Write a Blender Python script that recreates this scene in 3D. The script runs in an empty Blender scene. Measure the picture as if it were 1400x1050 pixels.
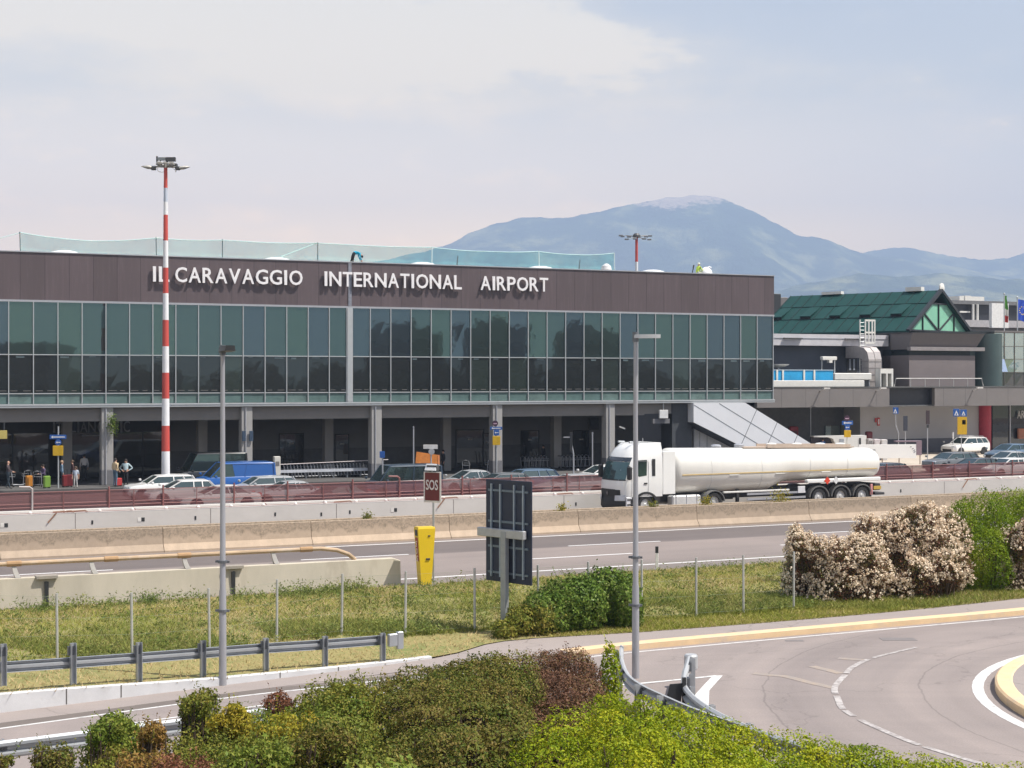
HAZE_D = 2.0e-4
import bpy, math, random
import numpy as np
from mathutils import Vector, Matrix, noise

R = math.radians
rnd = random.Random(7)
scene = bpy.context.scene
COL = scene.collection

# ------------------------------------------------------------------ camera model
F, HZ, CH = 2200.0, 517.0, 7.2            # focal (photo px), horizon row, camera height


def G(px, py, z=0.0):
    """point of the horizontal plane z that the photo shows at px, py"""
    D = F * (CH - z) / (py - HZ)
    return Vector(((px - 700) / F * D, D, z))


def P(px, py, D):
    return Vector(((px - 700) / F * D, D, CH - (py - HZ) * D / F))


TB, TM = R(25.2), R(26.2)
CB, SB, CM, SM = math.cos(TB), math.sin(TB), math.cos(TM), math.sin(TM)
BO = Vector((-32.77, 103.0, 0))           # terminal frame: s along the front, y inward
MO = Vector((-20.24, 63.6, 0))            # motorway frame: u along, w away from the camera


def B2W(s, y, z=0):
    return Vector((BO.x + CB * s - SB * y, BO.y + SB * s + CB * y, z))


def M2W(u, w, z=0):
    return Vector((MO.x + CM * u - SM * w, MO.y + SM * u + CM * w, z))


def W2M(p):
    d = p - MO
    return d.x * CM + d.y * SM, -d.x * SM + d.y * CM


def BS(px, y=0.0):
    k = (px - 700) / F
    x0, d0 = BO.x - SB * y, BO.y + CB * y
    return (k * d0 - x0) / (CB - k * SB)


def BD(px, y=0.0):
    return BO.y + CB * y + SB * BS(px, y)


def BZ(px, py, y=0.0):
    return CH - (py - HZ) * BD(px, y) / F


def MU(px, w):
    k = (px - 700) / F
    x0, d0 = MO.x - SM * w, MO.y + CM * w
    return (k * d0 - x0) / (CM - k * SM)


# ------------------------------------------------------------------ materials
MATS = {}


def nodes(name):
    m = bpy.data.materials.new(name)
    m.use_nodes = True
    nt = m.node_tree
    return m, nt, nt.nodes['Principled BSDF']


def link(nt, a, b):
    nt.links.new(a, b)


def texco(nt, scale=(1, 1, 1), kind='Object'):
    tc = nt.nodes.new('ShaderNodeTexCoord')
    mp = nt.nodes.new('ShaderNodeMapping')
    mp.inputs['Scale'].default_value = scale
    link(nt, tc.outputs[kind], mp.inputs['Vector'])
    return mp.outputs['Vector']


def noise_tex(nt, vec, scale, detail=4, rough=.6):
    n = nt.nodes.new('ShaderNodeTexNoise')
    n.inputs['Scale'].default_value = scale
    n.inputs['Detail'].default_value = detail
    n.inputs['Roughness'].default_value = rough
    link(nt, vec, n.inputs['Vector'])
    return n.outputs['Fac']


def ramp(nt, fac, stops):
    r = nt.nodes.new('ShaderNodeValToRGB')
    e = r.color_ramp.elements
    while len(e) < len(stops):
        e.new(.5)
    for i, (p, c) in enumerate(stops):
        e[i].position = p
        e[i].color = (*c, 1) if len(c) == 3 else c
    link(nt, fac, r.inputs['Fac'])
    return r.outputs['Color']


def mixc(nt, fac, a, b, mode='MIX'):
    m = nt.nodes.new('ShaderNodeMix')
    m.data_type = 'RGBA'
    m.blend_type = mode
    for sock, v in ((m.inputs[0], fac), (m.inputs[6], a), (m.inputs[7], b)):
        if isinstance(v, (int, float)):
            sock.default_value = v
        elif isinstance(v, tuple):
            sock.default_value = (*v, 1)
        else:
            link(nt, v, sock)
    return m.outputs[2]


def bump(nt, h, strength, dist, bsdf):
    b = nt.nodes.new('ShaderNodeBump')
    b.inputs['Strength'].default_value = strength
    b.inputs['Distance'].default_value = dist
    link(nt, h, b.inputs['Height'])
    link(nt, b.outputs['Normal'], bsdf.inputs['Normal'])


def mat(name, c, rough=.6, metal=0., var=.12, scale=3., stretch=(1, 1, 1), bumps=0., coat=0., spec=.5, dirt=None):
    """plain material with soft procedural colour variation (and optional dirt colour)"""
    if name in MATS:
        return MATS[name]
    m, nt, b = nodes(name)
    b.inputs['Roughness'].default_value = rough
    b.inputs['Metallic'].default_value = metal
    b.inputs['Specular IOR Level'].default_value = spec
    if coat:
        b.inputs['Coat Weight'].default_value = coat
        b.inputs['Coat Roughness'].default_value = .06
    v = texco(nt, stretch)
    f = noise_tex(nt, v, scale, 5, .65)
    lo = tuple(x * (1 - var) for x in c)
    hi = tuple(min(1, x * (1 + var)) for x in c)
    col = ramp(nt, f, [(.3, lo), (.7, hi)])
    if dirt:
        f2 = noise_tex(nt, v, scale * .45, 6, .7)
        k = ramp(nt, f2, [(dirt[1], (0, 0, 0)), (min(1, dirt[1] + .18), (1, 1, 1))])
        col = mixc(nt, k, col, dirt[0])
    link(nt, col, b.inputs['Base Color'])
    if bumps:
        bump(nt, noise_tex(nt, texco(nt), 40, 3), bumps, .01, b)
    MATS[name] = m
    return m


def paint(name, c, rough=.3):
    return mat('paint_' + name, c, rough, 0, .03, 1.5, coat=.6)


def glass_dark(name, tint=(.6, .75, .75), refl=.14, base=(.012, .016, .018), rough=.03):
    if name in MATS:
        return MATS[name]
    m, nt, b = nodes(name)
    b.inputs['Base Color'].default_value = (*base, 1)
    b.inputs['Roughness'].default_value = .25
    g = nt.nodes.new('ShaderNodeBsdfGlossy')
    g.inputs['Color'].default_value = (*tint, 1)
    g.inputs['Roughness'].default_value = rough
    v = texco(nt, (1, 1, 1))
    f = noise_tex(nt, v, .9, 2)
    bp = nt.nodes.new('ShaderNodeBump')
    bp.inputs['Strength'].default_value = .12
    bp.inputs['Distance'].default_value = .02
    link(nt, f, bp.inputs['Height'])
    link(nt, bp.outputs['Normal'], g.inputs['Normal'])
    mx = nt.nodes.new('ShaderNodeMixShader')
    mx.inputs[0].default_value = refl
    link(nt, b.outputs[0], mx.inputs[1])
    link(nt, g.outputs[0], mx.inputs[2])
    link(nt, mx.outputs[0], nt.nodes['Material Output'].inputs['Surface'])
    MATS[name] = m
    return m


def leafmat(name, cols, patch=1.2, trans=.35, rough=.5, hue=.5):
    """foliage: colour per leaf (random per island) blended with clumps"""
    if name in MATS:
        return MATS[name]
    m, nt, b = nodes(name)
    geo = nt.nodes.new('ShaderNodeNewGeometry')
    f = noise_tex(nt, texco(nt), patch, 3, .6)
    a = nt.nodes.new('ShaderNodeMath')
    a.operation = 'MULTIPLY_ADD'
    link(nt, geo.outputs['Random Per Island'], a.inputs[0])
    a.inputs[1].default_value = hue
    sub = nt.nodes.new('ShaderNodeMapRange')
    sub.inputs[1].default_value = .3
    sub.inputs[2].default_value = .7
    sub.inputs[3].default_value = 0
    sub.inputs[4].default_value = 1 - hue
    link(nt, f, sub.inputs[0])
    link(nt, sub.outputs[0], a.inputs[2])
    n = len(cols)
    col = ramp(nt, a.outputs[0], [(i / (n - 1), c) for i, c in enumerate(cols)])
    link(nt, col, b.inputs['Base Color'])
    b.inputs['Roughness'].default_value = rough
    b.inputs['Specular IOR Level'].default_value = .10
    t = nt.nodes.new('ShaderNodeBsdfTranslucent')
    link(nt, col, t.inputs['Color'])
    mx = nt.nodes.new('ShaderNodeMixShader')
    mx.inputs[0].default_value = trans * .7
    link(nt, b.outputs[0], mx.inputs[1])
    link(nt, t.outputs[0], mx.inputs[2])
    link(nt, mx.outputs[0], nt.nodes['Material Output'].inputs['Surface'])
    MATS[name] = m
    return m


def netmat(name, c, alpha, trans=.4, st=(1, 1, 1)):
    """woven net: see-through share + cloth that lets some light pass"""
    if name in MATS:
        return MATS[name]
    m, nt, b = nodes(name)
    v = texco(nt, st)
    f = noise_tex(nt, v, 1.3, 4)
    col = ramp(nt, f, [(.3, tuple(x * .78 for x in c)), (.7, tuple(min(1, x * 1.3) for x in c))])
    link(nt, col, b.inputs['Base Color'])
    b.inputs['Roughness'].default_value = .8
    t = nt.nodes.new('ShaderNodeBsdfTranslucent')
    link(nt, col, t.inputs['Color'])
    m1 = nt.nodes.new('ShaderNodeMixShader')
    m1.inputs[0].default_value = trans
    link(nt, b.outputs[0], m1.inputs[1])
    link(nt, t.outputs[0], m1.inputs[2])
    tr = nt.nodes.new('ShaderNodeBsdfTransparent')
    m2 = nt.nodes.new('ShaderNodeMixShader')
    m2.inputs[0].default_value = alpha
    link(nt, tr.outputs[0], m2.inputs[1])
    link(nt, m1.outputs[0], m2.inputs[2])
    link(nt, m2.outputs[0], nt.nodes['Material Output'].inputs['Surface'])
    MATS[name] = m
    return m


# ------------------------------------------------------------------ mesh builder
class MB:
    def __init__(self):
        self.v, self.f, self.m = [], [], []

    def add(self, vs, fs, mi=0):
        o = len(self.v)
        self.v += [tuple(p) for p in vs]
        for f in fs:
            self.f.append([i + o for i in f])
            self.m.append(mi)
        return self

    def box(self, x0, x1, y0, y1, z0, z1, mi=0, M=None, bev=0):
        if bev:
            return self.bbox(x0, x1, y0, y1, z0, z1, bev, mi, M)
        vs = [Vector((x, y, z)) for z in (z0, z1) for x, y in ((x0, y0), (x1, y0), (x1, y1), (x0, y1))]
        if M:
            vs = [M @ p for p in vs]
        return self.add(vs, [(3, 2, 1, 0), (4, 5, 6, 7), (0, 1, 5, 4), (1, 2, 6, 5), (2, 3, 7, 6), (3, 0, 4, 7)], mi)

    def bbox(self, x0, x1, y0, y1, z0, z1, b, mi=0, M=None):
        """box with chamfered edges"""
        rings = []
        for z, k in ((z0, b), (z0 + b, 0), (z1 - b, 0), (z1, b)):
            c = b if k == 0 else b
            xa, xb, ya, yb = x0 + k, x1 - k, y0 + k, y1 - k
            rings.append([Vector(p) for p in ((xa + c, ya, z), (xb - c, ya, z), (xb, ya + c, z), (xb, yb - c, z),
                                              (xb - c, yb, z), (xa + c, yb, z), (xa, yb - c, z), (xa, ya + c, z))])
        if M:
            rings = [[M @ p for p in r] for r in rings]
        return self.loft(rings, True, mi)

    def loft(self, rings, caps=True, mi=0, closed=True):
        n = len(rings[0])
        vs = [p for r in rings for p in r]
        fs = []
        for i in range(len(rings) - 1):
            for j in range(n if closed else n - 1):
                k = (j + 1) % n
                fs.append((i * n + j, i * n + k, (i + 1) * n + k, (i + 1) * n + j))
        if caps and closed:
            fs.append(tuple(reversed(range(n))))
            fs.append(tuple((len(rings) - 1) * n + j for j in range(n)))
        return self.add(vs, fs, mi)

    def tube(self, pts, r, n=8, mi=0, caps=True):
        pts = [Vector(p) for p in pts]
        rings = []
        for i, p in enumerate(pts):
            a = pts[max(0, i - 1)]
            b = pts[min(len(pts) - 1, i + 1)]
            d = (b - a).normalized()
            up = Vector((0, 0, 1)) if abs(d.z) < .95 else Vector((1, 0, 0))
            x = d.cross(up).normalized()
            y = x.cross(d)
            rr = r[i] if isinstance(r, (list, tuple)) else r
            rings.append([p + (x * math.cos(2 * math.pi * k / n) + y * math.sin(2 * math.pi * k / n)) * rr for k in range(n)])
        return self.loft(rings, caps, mi)

    def bar(self, a, b, w, h, mi=0):
        """rectangular bar from a to b"""
        a, b = Vector(a), Vector(b)
        d = (b - a).normalized()
        up = Vector((0, 0, 1)) if abs(d.z) < .95 else Vector((1, 0, 0))
        x = d.cross(up).normalized() * w / 2
        y = x.cross(d).normalized() * h / 2
        return self.loft([[p - x - y, p + x - y, p + x + y, p - x + y] for p in (a, b)], True, mi)

    def prism(self, poly, f0, f1, mi=0):
        """poly 2-D list; f0/f1 map (a,b) to the two end faces"""
        return self.loft([[Vector(f0(a, b)) for a, b in poly], [Vector(f1(a, b)) for a, b in poly]], True, mi)

    def lathe(self, prof, axis='z', n=16, mi=0, o=(0, 0, 0), caps=True):
        """prof: (radius, along)"""
        rings = []
        o = Vector(o)
        for r, h in prof:
            ring = []
            for k in range(n):
                c, s = math.cos(2 * math.pi * k / n) * r, math.sin(2 * math.pi * k / n) * r
                ring.append(o + (Vector((c, s, h)) if axis == 'z' else Vector((s, h, c)) if axis == 'y' else Vector((h, c, s))))
            rings.append(ring)
        return self.loft(rings, caps, mi)

    def quad(self, a, b, c, d, mi=0):
        return self.add([a, b, c, d], [(0, 1, 2, 3)], mi)

    def build(self, name, mats, parent=None, smooth=False, angle=35):
        me = bpy.data.meshes.new(name)
        me.from_pydata(self.v, [], self.f)
        if not isinstance(mats, (list, tuple)):
            mats = [mats]
        for m in mats:
            me.materials.append(m)
        me.polygons.foreach_set('material_index', self.m)
        me.update()
        fix_normals(me)
        if smooth:
            me.shade_smooth()
            try:
                me.set_sharp_from_angle(angle=R(angle))
            except Exception:
                pass
        return put(name, me, parent)


def fix_normals(me):
    import bmesh
    bm = bmesh.new()
    bm.from_mesh(me)
    bmesh.ops.recalc_face_normals(bm, faces=bm.faces)
    bm.to_mesh(me)
    bm.free()


def put(name, data, parent=None):
    o = bpy.data.objects.new(name, data)
    COL.objects.link(o)
    if parent:
        o.parent = parent
    return o


def thing(name, label, cat, loc=(0, 0, 0), rz=0., group=None, kind=None):
    o = put(name, None)
    o.empty_display_size = .3
    o.location = loc
    o.rotation_euler = (0, 0, rz)
    return tag(o, label, cat, group, kind)


def tag(o, label=None, cat=None, group=None, kind=None):
    for k, v in (('label', label), ('category', cat), ('group', group), ('kind', kind)):
        if v:
            o[k] = v
    return o


def struct(o, label, cat):
    return tag(o, label, cat, None, 'structure')


def dup(o, parent=None):
    c = o.copy()
    COL.objects.link(c)
    if parent:
        c.parent = parent
    for ch in list(o.children):
        dup(ch, c)
    return c


def grid_sheet(name, rows, m, parent=None):
    """rows of points -> sheet"""
    n = len(rows[0])
    vs = [p for r in rows for p in r]
    fs = [(i * n + j, i * n + j + 1, (i + 1) * n + j + 1, (i + 1) * n + j) for i in range(len(rows) - 1) for j in range(n - 1)]
    me = bpy.data.meshes.new(name)
    me.from_pydata([tuple(p) for p in vs], [], fs)
    me.materials.append(m)
    me.update()
    if sum(p.normal.z for p in me.polygons) < 0:
        me.flip_normals()
    return put(name, me, parent)


def poly_sheet(name, pts, z, m, parent=None):
    me = bpy.data.meshes.new(name)
    me.from_pydata([(p[0], p[1], z) for p in pts], [], [list(range(len(pts)))])
    me.materials.append(m)
    me.update()
    if me.polygons[0].normal.z < 0:
        me.flip_normals()
    return put(name, me, parent)


def strip(mb, pts, w, z, mi=0, m0=None):
    """flat ribbon of width w along ground points"""
    pts = [Vector((p[0], p[1], z)) for p in pts]
    L, Rr = [], []
    for i, p in enumerate(pts):
        d = (pts[min(i + 1, len(pts) - 1)] - pts[max(0, i - 1)]).normalized()
        nrm = Vector((-d.y, d.x, 0)) * w / 2
        L.append(p + nrm)
        Rr.append(p - nrm)
    for i in range(len(pts) - 1):
        mb.quad(Rr[i], Rr[i + 1], L[i + 1], L[i], mi)


FONT = None


def text_mesh(txt, extrude=.02, offset=0., res=3):
    """a text as a mesh in its own x/y plane (1 unit = font size)"""
    cu = bpy.data.curves.new('t', 'FONT')
    cu.body = txt
    cu.extrude = extrude
    cu.offset = offset
    cu.resolution_u = res
    o = bpy.data.objects.new('t', cu)
    COL.objects.link(o)
    dg = bpy.context.evaluated_depsgraph_get()
    me = bpy.data.meshes.new_from_object(o.evaluated_get(dg))
    bpy.data.objects.remove(o)
    return me


def fit_text(txt, w, h, extrude=.02, offset=0.):
    """text mesh fitted into w x h (m), standing in x/z, facing -y, origin at lower left"""
    me = text_mesh(txt, 0.02, offset)
    co = np.empty(len(me.vertices) * 3)
    me.vertices.foreach_get('co', co)
    co = co.reshape(-1, 3)
    mn, mx = co.min(0), co.max(0)
    sx, sy = w / (mx[0] - mn[0]), h / (mx[1] - mn[1])
    out = np.empty_like(co)
    out[:, 0] = (co[:, 0] - mn[0]) * sx
    out[:, 2] = (co[:, 1] - mn[1]) * sy
    out[:, 1] = -co[:, 2] / .02 * extrude
    me.vertices.foreach_set('co', out.ravel())
    me.update()
    return me
# ================================================================== camera, light, sky
cam = bpy.data.cameras.new('camera')
cam.sensor_width = 36
cam.lens = 36 * F / 1400
cam.shift_y = -(525 - HZ) / 1400
cam.clip_end = 60000
cam.clip_start = .5
co_ = put('camera', cam)
co_.location = (0, 0, CH)
co_.rotation_euler = (R(90), 0, 0)
scene.camera = co_

EL, AZ = R(58), R(-12)                     # sun: from the right, a little behind the camera
SUN = Vector((math.cos(EL) * math.cos(AZ), math.cos(EL) * math.sin(AZ), math.sin(EL)))
sun = bpy.data.lights.new('sun', 'SUN')
sun.energy = 5.0
sun.angle = R(.55)
sun.color = (1, .95, .87)
so = put('sun', sun)
so.rotation_euler = SUN.to_track_quat('Z', 'Y').to_euler()

world = bpy.data.worlds.new('World')
scene.world = world
world.use_nodes = True
nt = world.node_tree
bg = nt.nodes['Background']
sky = nt.nodes.new('ShaderNodeTexSky')
sky.sky_type = 'NISHITA'
sky.sun_disc = False
sky.sun_elevation = EL
sky.sun_rotation = math.atan2(SUN.x, SUN.y)
sky.air_density = 1.0
sky.dust_density = 2.2
sky.ozone_density = 1.0
tc = nt.nodes.new('ShaderNodeTexCoord')
sep = nt.nodes.new('ShaderNodeSeparateXYZ')
link(nt, tc.outputs['Generated'], sep.inputs[0])


def mth(op, a, b=None, c=None):
    n = nt.nodes.new('ShaderNodeMath')
    n.operation = op
    for i, v in enumerate((a, b, c)):
        if v is None:
            continue
        if isinstance(v, (int, float)):
            n.inputs[i].default_value = v
        else:
            link(nt, v, n.inputs[i])
    return n.outputs[0]


az = mth('ARCTAN2', sep.outputs[0], sep.outputs[1])
el = mth('ARCSINE', sep.outputs[2])
comb = nt.nodes.new('ShaderNodeCombineXYZ')
link(nt, az, comb.inputs[0])
link(nt, mth('MULTIPLY', el, 2.6), comb.inputs[1])
comb.inputs[2].default_value = 3.7
n1 = noise_tex(nt, comb.outputs[0], 5.5, 7, .58)          # broken cloud edges
n2 = noise_tex(nt, comb.outputs[0], 1.6, 3, .5)           # broad sheets
n3 = noise_tex(nt, comb.outputs[0], 17, 6, .6)            # small puffs
# one long bank of cloud that thins out towards the right (azimuth / elevation of the real bank)
ea = mth('DIVIDE', mth('ADD', az, .16), .33)
ee = mth('DIVIDE', mth('SUBTRACT', el, mth('MULTIPLY_ADD', az, -.10, .212)), .055)
bank = mth('SUBTRACT', 1.15, mth('SQRT', mth('ADD', mth('MULTIPLY', ea, ea), mth('MULTIPLY', ee, ee))))
cover = mth('ADD', mth('MULTIPLY', bank, .95), mth('MULTIPLY_ADD', n1, 2.2, -1.02))
bankm = nt.nodes.new('ShaderNodeMapRange')
bankm.interpolation_type = 'SMOOTHSTEP'
link(nt, cover, bankm.inputs[0])
bankm.inputs[1].default_value = .0
bankm.inputs[2].default_value = .5
puff = nt.nodes.new('ShaderNodeMapRange')
puff.interpolation_type = 'SMOOTHSTEP'
link(nt, mth('ADD', mth('MULTIPLY', n3, .75), mth('MULTIPLY', n1, .45)), puff.inputs[0])
puff.inputs[1].default_value = .62
puff.inputs[2].default_value = .86
sheet = nt.nodes.new('ShaderNodeMapRange')
link(nt, n2, sheet.inputs[0])
sheet.inputs[1].default_value = .25
sheet.inputs[2].default_value = .8
sheet.inputs[3].default_value = .12
sheet.inputs[4].default_value = .5
# thin high haze-cloud is denser low down and towards the left
low = mth('MULTIPLY_ADD', mth('ABSOLUTE', el), -1.5, .80)
left = mth('MULTIPLY', az, -.75)
veil = mth('MAXIMUM', mth('MAXIMUM', .15, mth('MULTIPLY_ADD', el, -.6, .62)), mth('MINIMUM', .95, mth('ADD', mth('ADD', low, left), mth('MULTIPLY_ADD', n2, .8, -.2))))
f = mth('MAXIMUM', mth('MULTIPLY', bankm.outputs[0], .92), mth('MAXIMUM', mth('MULTIPLY', puff.outputs[0], .8), veil))
skyc = mixc(nt, 1.0, sky.outputs[0], (1.0, 1.0, 1.0), 'MULTIPLY')
elm = nt.nodes.new('ShaderNodeMapRange')
link(nt, el, elm.inputs[0])
elm.inputs[1].default_value = 0
elm.inputs[2].default_value = .5
vcol = ramp(nt, elm.outputs[0], [(0, (.92, .58, .25)), (.175, (.86, .56, .25)), (.26, (.52, .39, .24)), (.35, (.305, .262, .195)), (.47, (.235, .222, .198)), (.62, (.18, .176, .178)), (.8, (.147, .153, .17))])
vcol = mixc(nt, 1.0, vcol, (30., 30., 30.), 'MULTIPLY')
cloudc = mixc(nt, 1.0, vcol, mixc(nt, mth('MAXIMUM', bankm.outputs[0], mth('MULTIPLY', puff.outputs[0], .7)), (1.0, 1.0, 1.0), (1.32, 1.215, 1.03)), 'MULTIPLY')
skymix = mixc(nt, f, skyc, cloudc)
link(nt, skymix, bg.inputs['Color'])
bg.inputs['Strength'].default_value = .1

vs = scene.view_settings
vs.view_transform = 'Standard'
vs.look = 'None'
vs.exposure = 0.6
vs.gamma = 1.0
scene.cycles.use_denoising = True
scene.cycles.max_bounces = 8
scene.cycles.transparent_max_bounces = 24
scene.cycles.volume_bounces = 0

# ================================================================== setting materials
def asphalt(name, c, crack=.3, bands=None, scale=1.0, ringc=None):
    m, nt, b = nodes(name)
    v = texco(nt)
    fine = noise_tex(nt, v, 22 * scale, 6, .8)
    big = noise_tex(nt, v, .18, 4, .55)
    mid = noise_tex(nt, texco(nt, (.12, 1, 1)), 1.1, 5, .6)
    c0 = ramp(nt, fine, [(.25, tuple(x * .8 for x in c)), (.75, tuple(x * 1.2 for x in c))])
    c1 = mixc(nt, big, (.80, .80, .81), (1.18, 1.15, 1.13))
    c2 = mixc(nt, mid, (.86, .86, .87), (1.13, 1.12, 1.1))
    col = mixc(nt, 1, mixc(nt, 1, c0, c1, 'MULTIPLY'), c2, 'MULTIPLY')
    if bands:
        s = nt.nodes.new('ShaderNodeSeparateXYZ')
        link(nt, v, s.inputs[0])
        mr = nt.nodes.new('ShaderNodeMapRange')
        link(nt, s.outputs[1], mr.inputs[0])
        mr.inputs[1].default_value = bands[0]
        mr.inputs[2].default_value = bands[1]
        k = ramp(nt, mr.outputs[0], bands[2])
        col = mixc(nt, 1, col, k, 'MULTIPLY')
    if ringc:                                # tyre-polished lanes and seams round the island
        d = nt.nodes.new('ShaderNodeVectorMath')
        d.operation = 'DISTANCE'
        link(nt, v, d.inputs[0])
        d.inputs[1].default_value = (*ringc, 0)
        cx = nt.nodes.new('ShaderNodeCombineXYZ')
        link(nt, d.outputs['Value'], cx.inputs[0])
        rn = noise_tex(nt, cx.outputs[0], .75, 3, .5)
        col = mixc(nt, 1, col, ramp(nt, rn, [(.3, (.84, .84, .85)), (.5, (1, 1, 1)), (.7, (1.13, 1.12, 1.11))]), 'MULTIPLY')
        w = noise_tex(nt, v, .5, 4, .6)
        sm = nt.nodes.new('ShaderNodeMath')
        sm.operation = 'MULTIPLY_ADD'
        link(nt, w, sm.inputs[0])
        sm.inputs[1].default_value = .35
        link(nt, d.outputs['Value'], sm.inputs[2])
        for r0 in (14.75, 11.2):
            a = nt.nodes.new('ShaderNodeMath')
            a.operation = 'SUBTRACT'
            link(nt, sm.outputs[0], a.inputs[0])
            a.inputs[1].default_value = r0
            a2 = nt.nodes.new('ShaderNodeMath')
            a2.operation = 'ABSOLUTE'
            link(nt, a.outputs[0], a2.inputs[0])
            col = mixc(nt, 1, col, ramp(nt, a2.outputs[0], [(.0, (.72, .72, .72)), (.035, (1, 1, 1))]), 'MULTIPLY')
        st = noise_tex(nt, v, .42, 5, .7)
        col = mixc(nt, 1, col, ramp(nt, st, [(.62, (1, 1, 1)), (.72, (.86, .85, .85))]), 'MULTIPLY')
    vor = nt.nodes.new('ShaderNodeTexVoronoi')
    vor.feature = 'DISTANCE_TO_EDGE'
    vor.inputs['Scale'].default_value = .16
    wv = nt.nodes.new('ShaderNodeVectorMath')
    wv.operation = 'ADD'
    nn = nt.nodes.new('ShaderNodeTexNoise')
    nn.inputs['Scale'].default_value = .8
    nn.inputs['Detail'].default_value = 6
    link(nt, v, nn.inputs['Vector'])
    sc = nt.nodes.new('ShaderNodeVectorMath')
    sc.operation = 'SCALE'
    sc.inputs['Scale'].default_value = 2.2
    link(nt, nn.outputs['Color'], sc.inputs[0])
    link(nt, v, wv.inputs[0])
    link(nt, sc.outputs[0], wv.inputs[1])
    link(nt, wv.outputs[0], vor.inputs['Vector'])
    kk = ramp(nt, vor.outputs['Distance'], [(.0, (1 - crack,) * 3), (.006, (1, 1, 1))])
    col = mixc(nt, 1, col, kk, 'MULTIPLY')
    link(nt, col, b.inputs['Base Color'])
    b.inputs['Roughness'].default_value = .85
    b.inputs['Specular IOR Level'].default_value = .3
    bump(nt, fine, .25, .006, b)
    return m


def roadpaint(name, c, wear=.5, under=(.2, .19, .19)):
    m, nt, b = nodes(name)
    v = texco(nt)
    n = noise_tex(nt, v, 5, 8, .75)
    k = ramp(nt, n, [(wear - .12, under), (wear + .03, c)])
    link(nt, k, b.inputs['Base Color'])
    b.inputs['Roughness'].default_value = .7
    return m


def ground_mat(name, cols, s1=.25, s2=4.0):
    m, nt, b = nodes(name)
    v = texco(nt)
    a = noise_tex(nt, v, s1, 5, .6)
    f2 = noise_tex(nt, v, s2, 7, .75)
    mm = nt.nodes.new('ShaderNodeMath')
    mm.operation = 'MULTIPLY_ADD'
    link(nt, f2, mm.inputs[0])
    mm.inputs[1].default_value = .5
    m2 = nt.nodes.new('ShaderNodeMath')
    m2.operation = 'MULTIPLY'
    link(nt, a, m2.inputs[0])
    m2.inputs[1].default_value = .5
    link(nt, m2.outputs[0], mm.inputs[2])
    n = len(cols)
    col = ramp(nt, mm.outputs[0], [(.3 + .4 * i / (n - 1), c) for i, c in enumerate(cols)])
    link(nt, col, b.inputs['Base Color'])
    b.inputs['Roughness'].default_value = .95
    bump(nt, f2, .6, .05, b)
    return m


M_ASPH_ROAD = asphalt('asphalt_road', (.258, .225, .213), .2, None, 1.0, (20.2, 34.84))
M_MOTOR = asphalt('asphalt_motorway', (.192, .168, .158), .1,
                  (-14.2, 0.2, [(0, (1.0, 1.0, 1.0)), (.10, (1.05, 1.03, 1.02)), (.30, (1.18, 1.16, 1.15)), (.60, (1.25, 1.22, 1.2)), (.63, (.72, .71, .72)),
                                (.9, (.70, .69, .70)), (1, (1.25, 1.2, 1.12))]))
M_MOTOR_FAR = asphalt('asphalt_far', (.17, .14, .125), .1)
M_FORE = asphalt('asphalt_forecourt', (.060, .057, .057), .1)
M_WALK = asphalt('asphalt_walkway', (.29, .255, .24), .3, None, 1.6)
M_WHITE_LINE = roadpaint('road_paint_white', (.74, .73, .72), .40)
M_EDGE_LINE = roadpaint('road_paint_edge', (.62, .61, .60), .45, (.27, .25, .24))
M_WORN_LINE = roadpaint('road_paint_worn', (.46, .43, .415), .54, (.26, .23, .22))
M_FAINT = roadpaint('road_paint_faint', (.34, .27, .215), .55, (.27, .235, .215))
M_DIRT = ground_mat('dry_ground', [(.20, .15, .08), (.33, .24, .14), (.22, .19, .08), (.42, .31, .19)], .3, 5)
M_VERGE = ground_mat('verge_ground', [(.10, .14, .03), (.16, .17, .05), (.28, .23, .09), (.14, .17, .045), (.33, .25, .12)], .22, 3)
M_FIELD = ground_mat('field', [(.08, .10, .03), (.14, .14, .06), (.10, .12, .04)], .01, .2)
M_SOIL = ground_mat('soil', [(.05, .035, .02), (.10, .07, .045)], .5, 6)

# ================================================================== ground, roads
def sheet_big(name, x0, x1, y0, y1, z, m, parent=None):
    return grid_sheet(name, [[(x0, y0, z), (x1, y0, z)], [(x0, y1, z), (x1, y1, z)]], m, parent)


struct(sheet_big('ground', -14000, 14000, -3000, 15000, -.6, M_FIELD), 'flat green plain stretching to the foot of the mountains', 'ground')


def frame_obj(o, origin, ang):
    o.location = origin
    o.rotation_euler = (0, 0, ang)
    return o


mw = sheet_big('motorway', -160, 260, -14.2, -.02, 0, M_MOTOR)
struct(frame_obj(mw, MO, TM), 'near carriageway of grey asphalt with worn lanes', 'road')
mw2 = sheet_big('far_carriageway', -160, 260, .0, 11.15, -.004, M_MOTOR_FAR)
struct(frame_obj(mw2, MO, TM), 'far carriageway under the tanker, mostly hidden behind the tan barriers', 'road')
fc = sheet_big('forecourt', -160, 260, 11.15, 140, -.01, M_FORE)
struct(frame_obj(fc, MO, TM), 'pale asphalt forecourt where cars queue before the terminal', 'forecourt')

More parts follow.
